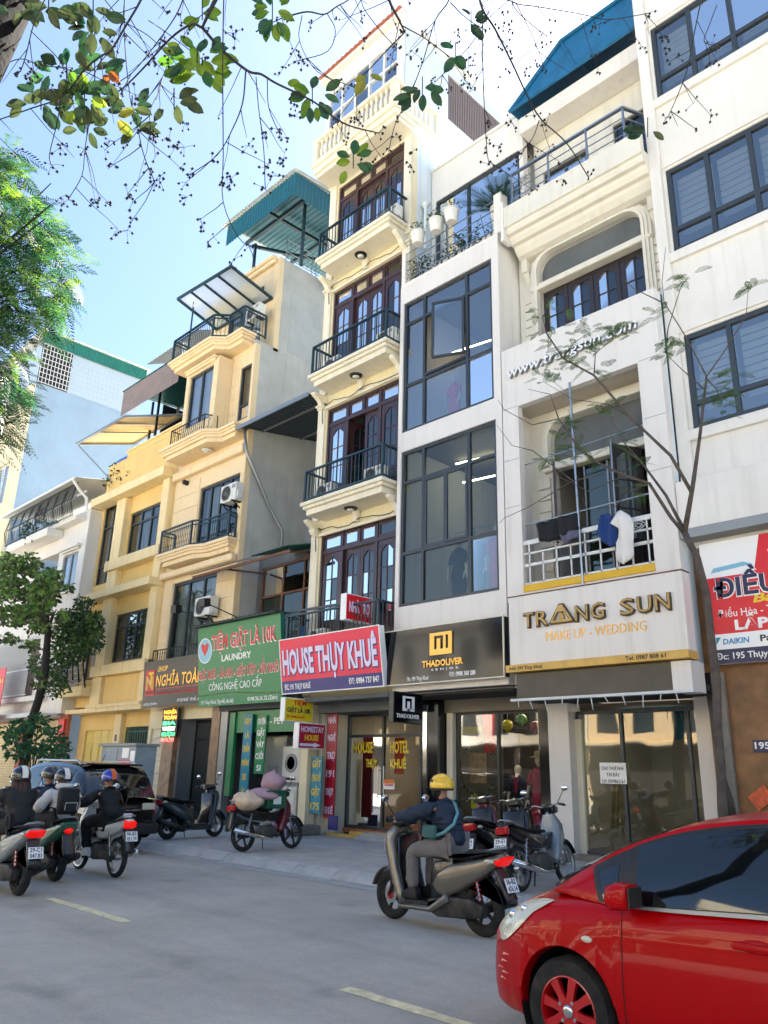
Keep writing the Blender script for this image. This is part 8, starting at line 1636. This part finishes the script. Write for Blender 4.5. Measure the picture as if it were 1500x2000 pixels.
for (cx, cy, sx, sy, n) in ((150, 1215, 36, 26, 420), (175, 1245, 28, 34, 380), (135, 1270, 34, 30, 360), (95, 1300, 40, 24, 260), (105, 1340, 34, 24, 180), (120, 1235, 24, 18, 150), (165, 1180, 20, 14, 90), (190, 1215, 14, 18, 100)): blob_leaves(c1, cx, cy, sx, sy, 11.7, int(n*1.5), .16, g, .5); blob_leaves(c2_, cx-4, cy-5, sx, sy, 11.4, int(n*.5), .14, g, .4)
c1.build('foliage', MATS['leaf_dark'], Sh, weld=False); c2_.build('foliage', MATS['leaf_mid'], Sh, weld=False)
Lp = thing('broad_leaved_bush', 'low broad-leaved bush at the foot of the street tree', 'bush', atY(60, 1520, 9.9)); tk = MB(); c1 = MB()
for (x, y) in ((20, 1430), (45, 1420), (75, 1410), (100, 1440), (115, 1465), (60, 1460), (30, 1465), (85, 1470)): tk.tube([atY(58, 1540, 9.9), atY((58+x)/2, 1480, 9.9), atY(x, y, 9.9)], [.03, .022, .012], 6); blob_leaves(c1, x, y, 20, 18, 9.9, 80, .27, g, .4, .34)
tk.build('stems', MATS['bark'], Lp); c1.build('foliage', MATS['leaf_teal'], Lp, weld=False)
Rp = thing('roof_creeper', 'green creeper on the edge of the yellow house roof', 'plant', (-28.9, 13.4, 12.0)); c1 = MB(); blob_leaves(c1, 232, 925, 18, 20, 13.4, 160, .2, g, .4); blob_leaves(c1, 215, 945, 12, 12, 13.4, 60, .2, g, .4); c1.build('foliage', MATS['leaf_dark'], Rp, weld=False)
Bp = thing('balcony_creeper', 'creeper growing inside the iron cage of the white house', 'plant', (-36, 12.3, 11)); c1 = MB(); blob_leaves(c1, 55, 1040, 16, 22, 12.2, 160, .16, g, .3); blob_leaves(c1, 90, 1020, 20, 8, 12.2, 60, .14, g, .3); c1.build('foliage', MATS['leaf_dark'], Bp, weld=False)
# ------------------------------------------------------------------ roof terrace plants
for k, (px, py) in enumerate(((816, 476), (852, 452), (882, 433))):
    p = atY(px, py, 12.66); pot_plant(p.x, p.y, p.z-.02, ('leftmost', 'middle', 'rightmost')[k]+' of the three white pots hooked on the terrace rail', h=.28, n=60, r=.24, ph=.36, pr=.19, seed=k, leaf='leaf_mid', group='white pots on the terrace rail')
p = atY(975, 400, 13.2); pot_plant(p.x, p.y, 14.2, 'spiky sago palm at the right end of the plant terrace', pot='pot_white', h=1.15, n=34, r=.5, ph=.8, pr=.22, kind='palm', leaf='leaf_dark', seed=3)
for k, (x, y, h, pot, lab) in enumerate(((-12.15, 13.05, .8, 'pot_white', 'leafy bush at the left end of the plant terrace'), (-11.75, 13.1, .75, 'terracotta', 'leafy bush in a terracotta pot on the plant terrace'), (-11.1, 13.2, .9, 'pot_white', 'leafy bush left of centre on the plant terrace'), (-10.55, 13.1, .9, 'terracotta', 'leafy bush in a brown pot below the rail on the plant terrace'), (-10.0, 13.2, 1.1, 'pot_white', 'tall leafy bush beside the sago palm on the plant terrace'))): pot_plant(x, y, 13.72, lab, pot=pot, h=h, n=190, r=.36, ph=.28, pr=.16, seed=20+k, leaf='leaf_dark' if k % 2 else 'leaf_olive')
pot_plant(-7.1, 13.0, 14.05, 'small yellow-green plant behind the studio roof rail', h=.75, n=90, r=.25, ph=.2, seed=31, leaf='leaf_yellow')
# ------------------------------------------------------------------ washing on the studio balcony
def garment(name, label, outline, Y, m, m2=None, top=None, th=.05, seed=0):
    """cloth hanging in folds: outline in photo pixels, given a front and a back sheet that billow"""
    gg = random.Random(seed); t = thing(name, label, 'clothing', atY(*outline[0], Y)); P = [atY(x, y, Y) for x, y in outline]; xs = [p.x for p in P]; zs = [p.z for p in P]; n = len(P)
    bm = bmesh.new(); vs = [bm.verts.new((p.x, Y, p.z)) for p in P]; f = bm.faces.new(vs); bmesh.ops.triangulate(bm, faces=[f]); bmesh.ops.subdivide_edges(bm, edges=bm.edges, cuts=5, use_grid_fill=True)
    ge = bmesh.ops.extrude_face_region(bm, geom=list(bm.faces)); 
    for v in [e for e in ge['geom'] if isinstance(e, bmesh.types.BMVert)]: v.co.y -= th
    for v in bm.verts: v.co.y += .035*math.sin(v.co.x*26+seed)+.02*math.sin(v.co.z*9+v.co.x*13)
    bmesh.ops.recalc_face_normals(bm, faces=bm.faces); me = bpy.data.meshes.new('cloth'); bm.to_mesh(me); bm.free(); me.materials.append(m); me.polygons.foreach_set('use_smooth', [True]*len(me.polygons)); o = bpy.data.objects.new('cloth', me); COL.objects.link(o); o.parent = t; o.location = -t.location
    if top:
        a = atY(*top, Y); MB().tube([a+Vector((-.2, 0, -.1)), a+Vector((0, 0, .0)), a+Vector((.2, 0, -.12))], .008, 5).tube([a, a+Vector((0, 0, .08)), a+Vector((.025, 0, .1)), a+Vector((.03, 0, .07))], .004, 5).build('hanger', MATS['plastic_black'], t)
    return t
cw = mat('cloth_white', '#d9d6d2', .9, bump=.2, bscale=30); cb = mat('cloth_blue', '#1b3a75', .85, bump=.2, bscale=30); ck = mat('cloth_black', '#15181c', .9, bump=.2, bscale=30)
garment('t_shirt', 'white and navy t-shirt drying on a hanger over the studio balcony rail', [(1206, 1000), (1216, 998), (1228, 1006), (1238, 1018), (1240, 1050), (1236, 1085), (1222, 1104), (1208, 1096), (1204, 1060), (1212, 1034), (1196, 1024)], 12.62, cw, top=(1216, 996), seed=1)
garment('blue_shirt', 'dark blue shirt drying beside the white t-shirt', [(1175, 1006), (1190, 1004), (1204, 1016), (1207, 1066), (1196, 1070), (1180, 1060), (1172, 1040)], 12.72, cb, top=(1186, 1002), seed=2)
garment('black_trousers', 'black trousers hung over the left half of the studio balcony rail', [(1050, 1026), (1090, 1014), (1130, 1004), (1134, 1034), (1100, 1050), (1082, 1058), (1056, 1058)], 12.70, ck, seed=3, th=.09)
garment('patterned_cloth', 'small patterned cloth lying on the studio balcony rail', [(1098, 1046), (1130, 1036), (1132, 1050), (1104, 1062)], 12.68, mat('cloth_pat', '#5a5a72', .9, var=.4, vscale=20), seed=4, th=.08)
# ------------------------------------------------------------------ laundry shop goods and street furniture
dy = thing('tumble_dryer', 'white tumble dryer standing on the cabinet in the laundry shop', 'dryer', (-16.95, 13.75, 1.5)); box('casing', MATS['plastic_white'], dy, -17.35, -16.6, 13.5, 14.15, 1.3, 2.2, bevel=.02); MB().lathe([(.24, 0), (.24, -.03), (.17, -.035), (.16, -.02)], (-16.95, 13.5, 1.78), 28, 'y', caps=False).build('door_ring', MATS['plastic_grey'], dy, smooth=40); MB().lathe([(.001, -.025), (.165, -.025)], (-16.95, 13.5, 1.78), 28, 'y').build('door_glass', MATS['car_glass'], dy); box('control_panel', MATS['plastic_black'], dy, -17.15, -16.75, 13.49, 13.5, 1.36, 1.42)
cb_ = thing('laundry_cabinet', 'pale metal cabinet with two drawers under the dryer', 'cabinet', (-17, 13.6, .14)); box('carcass', MATS['plastic_white'], cb_, -17.4, -16.5, 13.35, 14.1, .14, 1.2, bevel=.015); box('drawer', MATS['plastic_white'], cb_, -17.36, -16.54, 13.335, 13.35, .7, 1.14, bevel=.006); box('drawer', MATS['plastic_white'], cb_, -17.36, -16.54, 13.335, 13.35, .2, .66, bevel=.006)
box('dryer_stand', MATS['alu_grey'], cb_, -17.25, -16.7, 13.55, 14.05, 1.2, 1.3)
w2 = thing('tall_washer', 'tall wrapped washing machine at the left in the laundry shop', 'washer', (-18, 13.8, .14)); box('casing', mat('wrap', '#9fa3a0', .35, coat=.3), w2, -18.45, -17.5, 13.7, 14.4, .14, 2.5, bevel=.03); MB().box(-18.2, -17.75, 13.69, 13.7, 1.2, 1.7).build('label_plate', MATS['plastic_grey'], w2)
def sack(name, label, c, r, m, seed, cat='bag'):
    gg = random.Random(seed); t = thing(name, label, cat, (c[0], c[1], c[2]-r[2])); b = MB().sphere(c, r, 18, 12); b.v = [(x+.12*r[0]*math.sin(z*23+seed)+.06*r[0]*math.sin(y*31), y+.1*r[1]*math.sin(x*27+seed), z+.07*r[2]*math.sin(x*21+y*17)) for x, y, z in b.v]; b.build('sack', m, t, smooth=True); MB().tube([(c[0], c[1], c[2]+r[2]*.9), (c[0]+.02, c[1], c[2]+r[2]*1.25)], [.05, .015], 8).build('knot', m, t, smooth=True); return t
pk = mat('cloth_mauve', '#a98b93', .85, bump=.3, bscale=20); cr_ = mat('cloth_cream', '#cdb79a', .9, var=.15, vscale=9, bump=.3, bscale=18); pw = mat('bag_pinkwhite', '#c9b3c6', .5)
px_, py_ = -13.05, 9.95
hd = Vector((math.cos(R(95)), math.sin(R(95)), 0)); c0 = Vector((px_, py_, .14))
sack('laundry_bundle', 'mauve pillow bundle stacked high on the loaded motorbike seat', c0+hd*(-.05)+Vector((-.05, .1, 1.22)), (.27, .22, .2), pk, 1); sack('laundry_bundle', 'flat mauve bundle under the pillow on the loaded motorbike', c0+hd*(-.15)+Vector((-.1, 0, 1.0)), (.36, .24, .12), pk, 2)
sack('blanket', 'cream blanket draped over the tail of the loaded motorbike', c0+hd*(-.62)+Vector((.0, 0, .88)), (.36, .26, .17), cr_, 3, 'blanket')
gc = thing('green_crate', 'green delivery box strapped on the loaded motorbike', 'box', tuple(c0+Vector((0, 0, .75)))); o = MB().box(-.17, .17, -.24, .24, 0, .3).build('box', mat('crate_green', '#14573c', .5), None, bevel=.012); o.parent = gc; MB().box(-.175, .175, -.25, .25, .3, .33).build('lid', MATS['crate_green'], None).parent = gc; o = MB().box(.171, .174, -.1, .1, .08, .22).build('label', MATS['paint_white'], None); o.parent = gc; gc.rotation_euler = (0, 0, R(5))
sack('plastic_bag', 'pale pink plastic bag lying by the pillar with the blue banner', (-15.3, 12.1, .42), (.24, .2, .28), pw, 5); sack('plastic_bag', 'black rubbish bag behind the pale pink bag', (-15.7, 12.3, .36), (.28, .24, .22), mat('bag_black', '#111316', .35), 6)
ec = thing('electric_cabinet', 'grey street electricity cabinet with a red warning plate', 'cabinet', (-20.4, 10.7, .14)); box('cabinet_body', mat('cab_grey', '#8f9ba0', .6, var=.12, vscale=3, streak=.4), ec, -21.4, -19.5, 10.4, 11.0, .14, 2.1, bevel=.01); box('cabinet_roof', MATS['plastic_grey'], ec, -21.46, -19.44, 10.34, 11.06, 2.1, 2.17, bevel=.01); box('door_gap', MATS['wheel_well'], ec, -20.5, -20.488, 10.397, 10.4, .25, 2.05)
box('warning_plate', MATS['sign_red'], ec, -20.4, -19.7, 10.385, 10.398, .95, 1.75, bevel=.004); text('CẢNH BÁO', MATS['paint_white'], ec, (-20.33, 10.385, 1.55), .56, .1, bold=.02, depth=.003)
for k in range(3): box('text_line', MATS['paint_white'], ec, -20.3, -19.8, 10.382, 10.385, 1.38-k*.12, 1.40-k*.12)
box('notice_sheet', MATS['paint_white'], ec, -20.2, -19.85, 10.392, 10.398, 1.8, 2.05); box('notice_sheet', MATS['paint_white'], ec, -19.75, -19.52, 10.392, 10.398, 1.7, 1.98)
# air conditioners standing on the cream house's balconies
for k, (x, z, lab) in enumerate(((-15.2, 8.45, 'air conditioner behind the railing at the left of the second iron balcony'), (-13.3, 8.45, 'air conditioner behind the railing at the right of the second iron balcony'), (-15.15, 12.25, 'air conditioner behind the railing of the third iron balcony'), (-13.0, 12.25, 'air conditioner at the right end of the third iron balcony'), (-12.98, 16.15, 'air conditioner at the right end of the highest iron balcony'), (-15.2, 4.55, 'air conditioner behind the railing above the red lodging sign'))): ac_unit(x, 12.75, z, lab, s=.8, bracket=False)
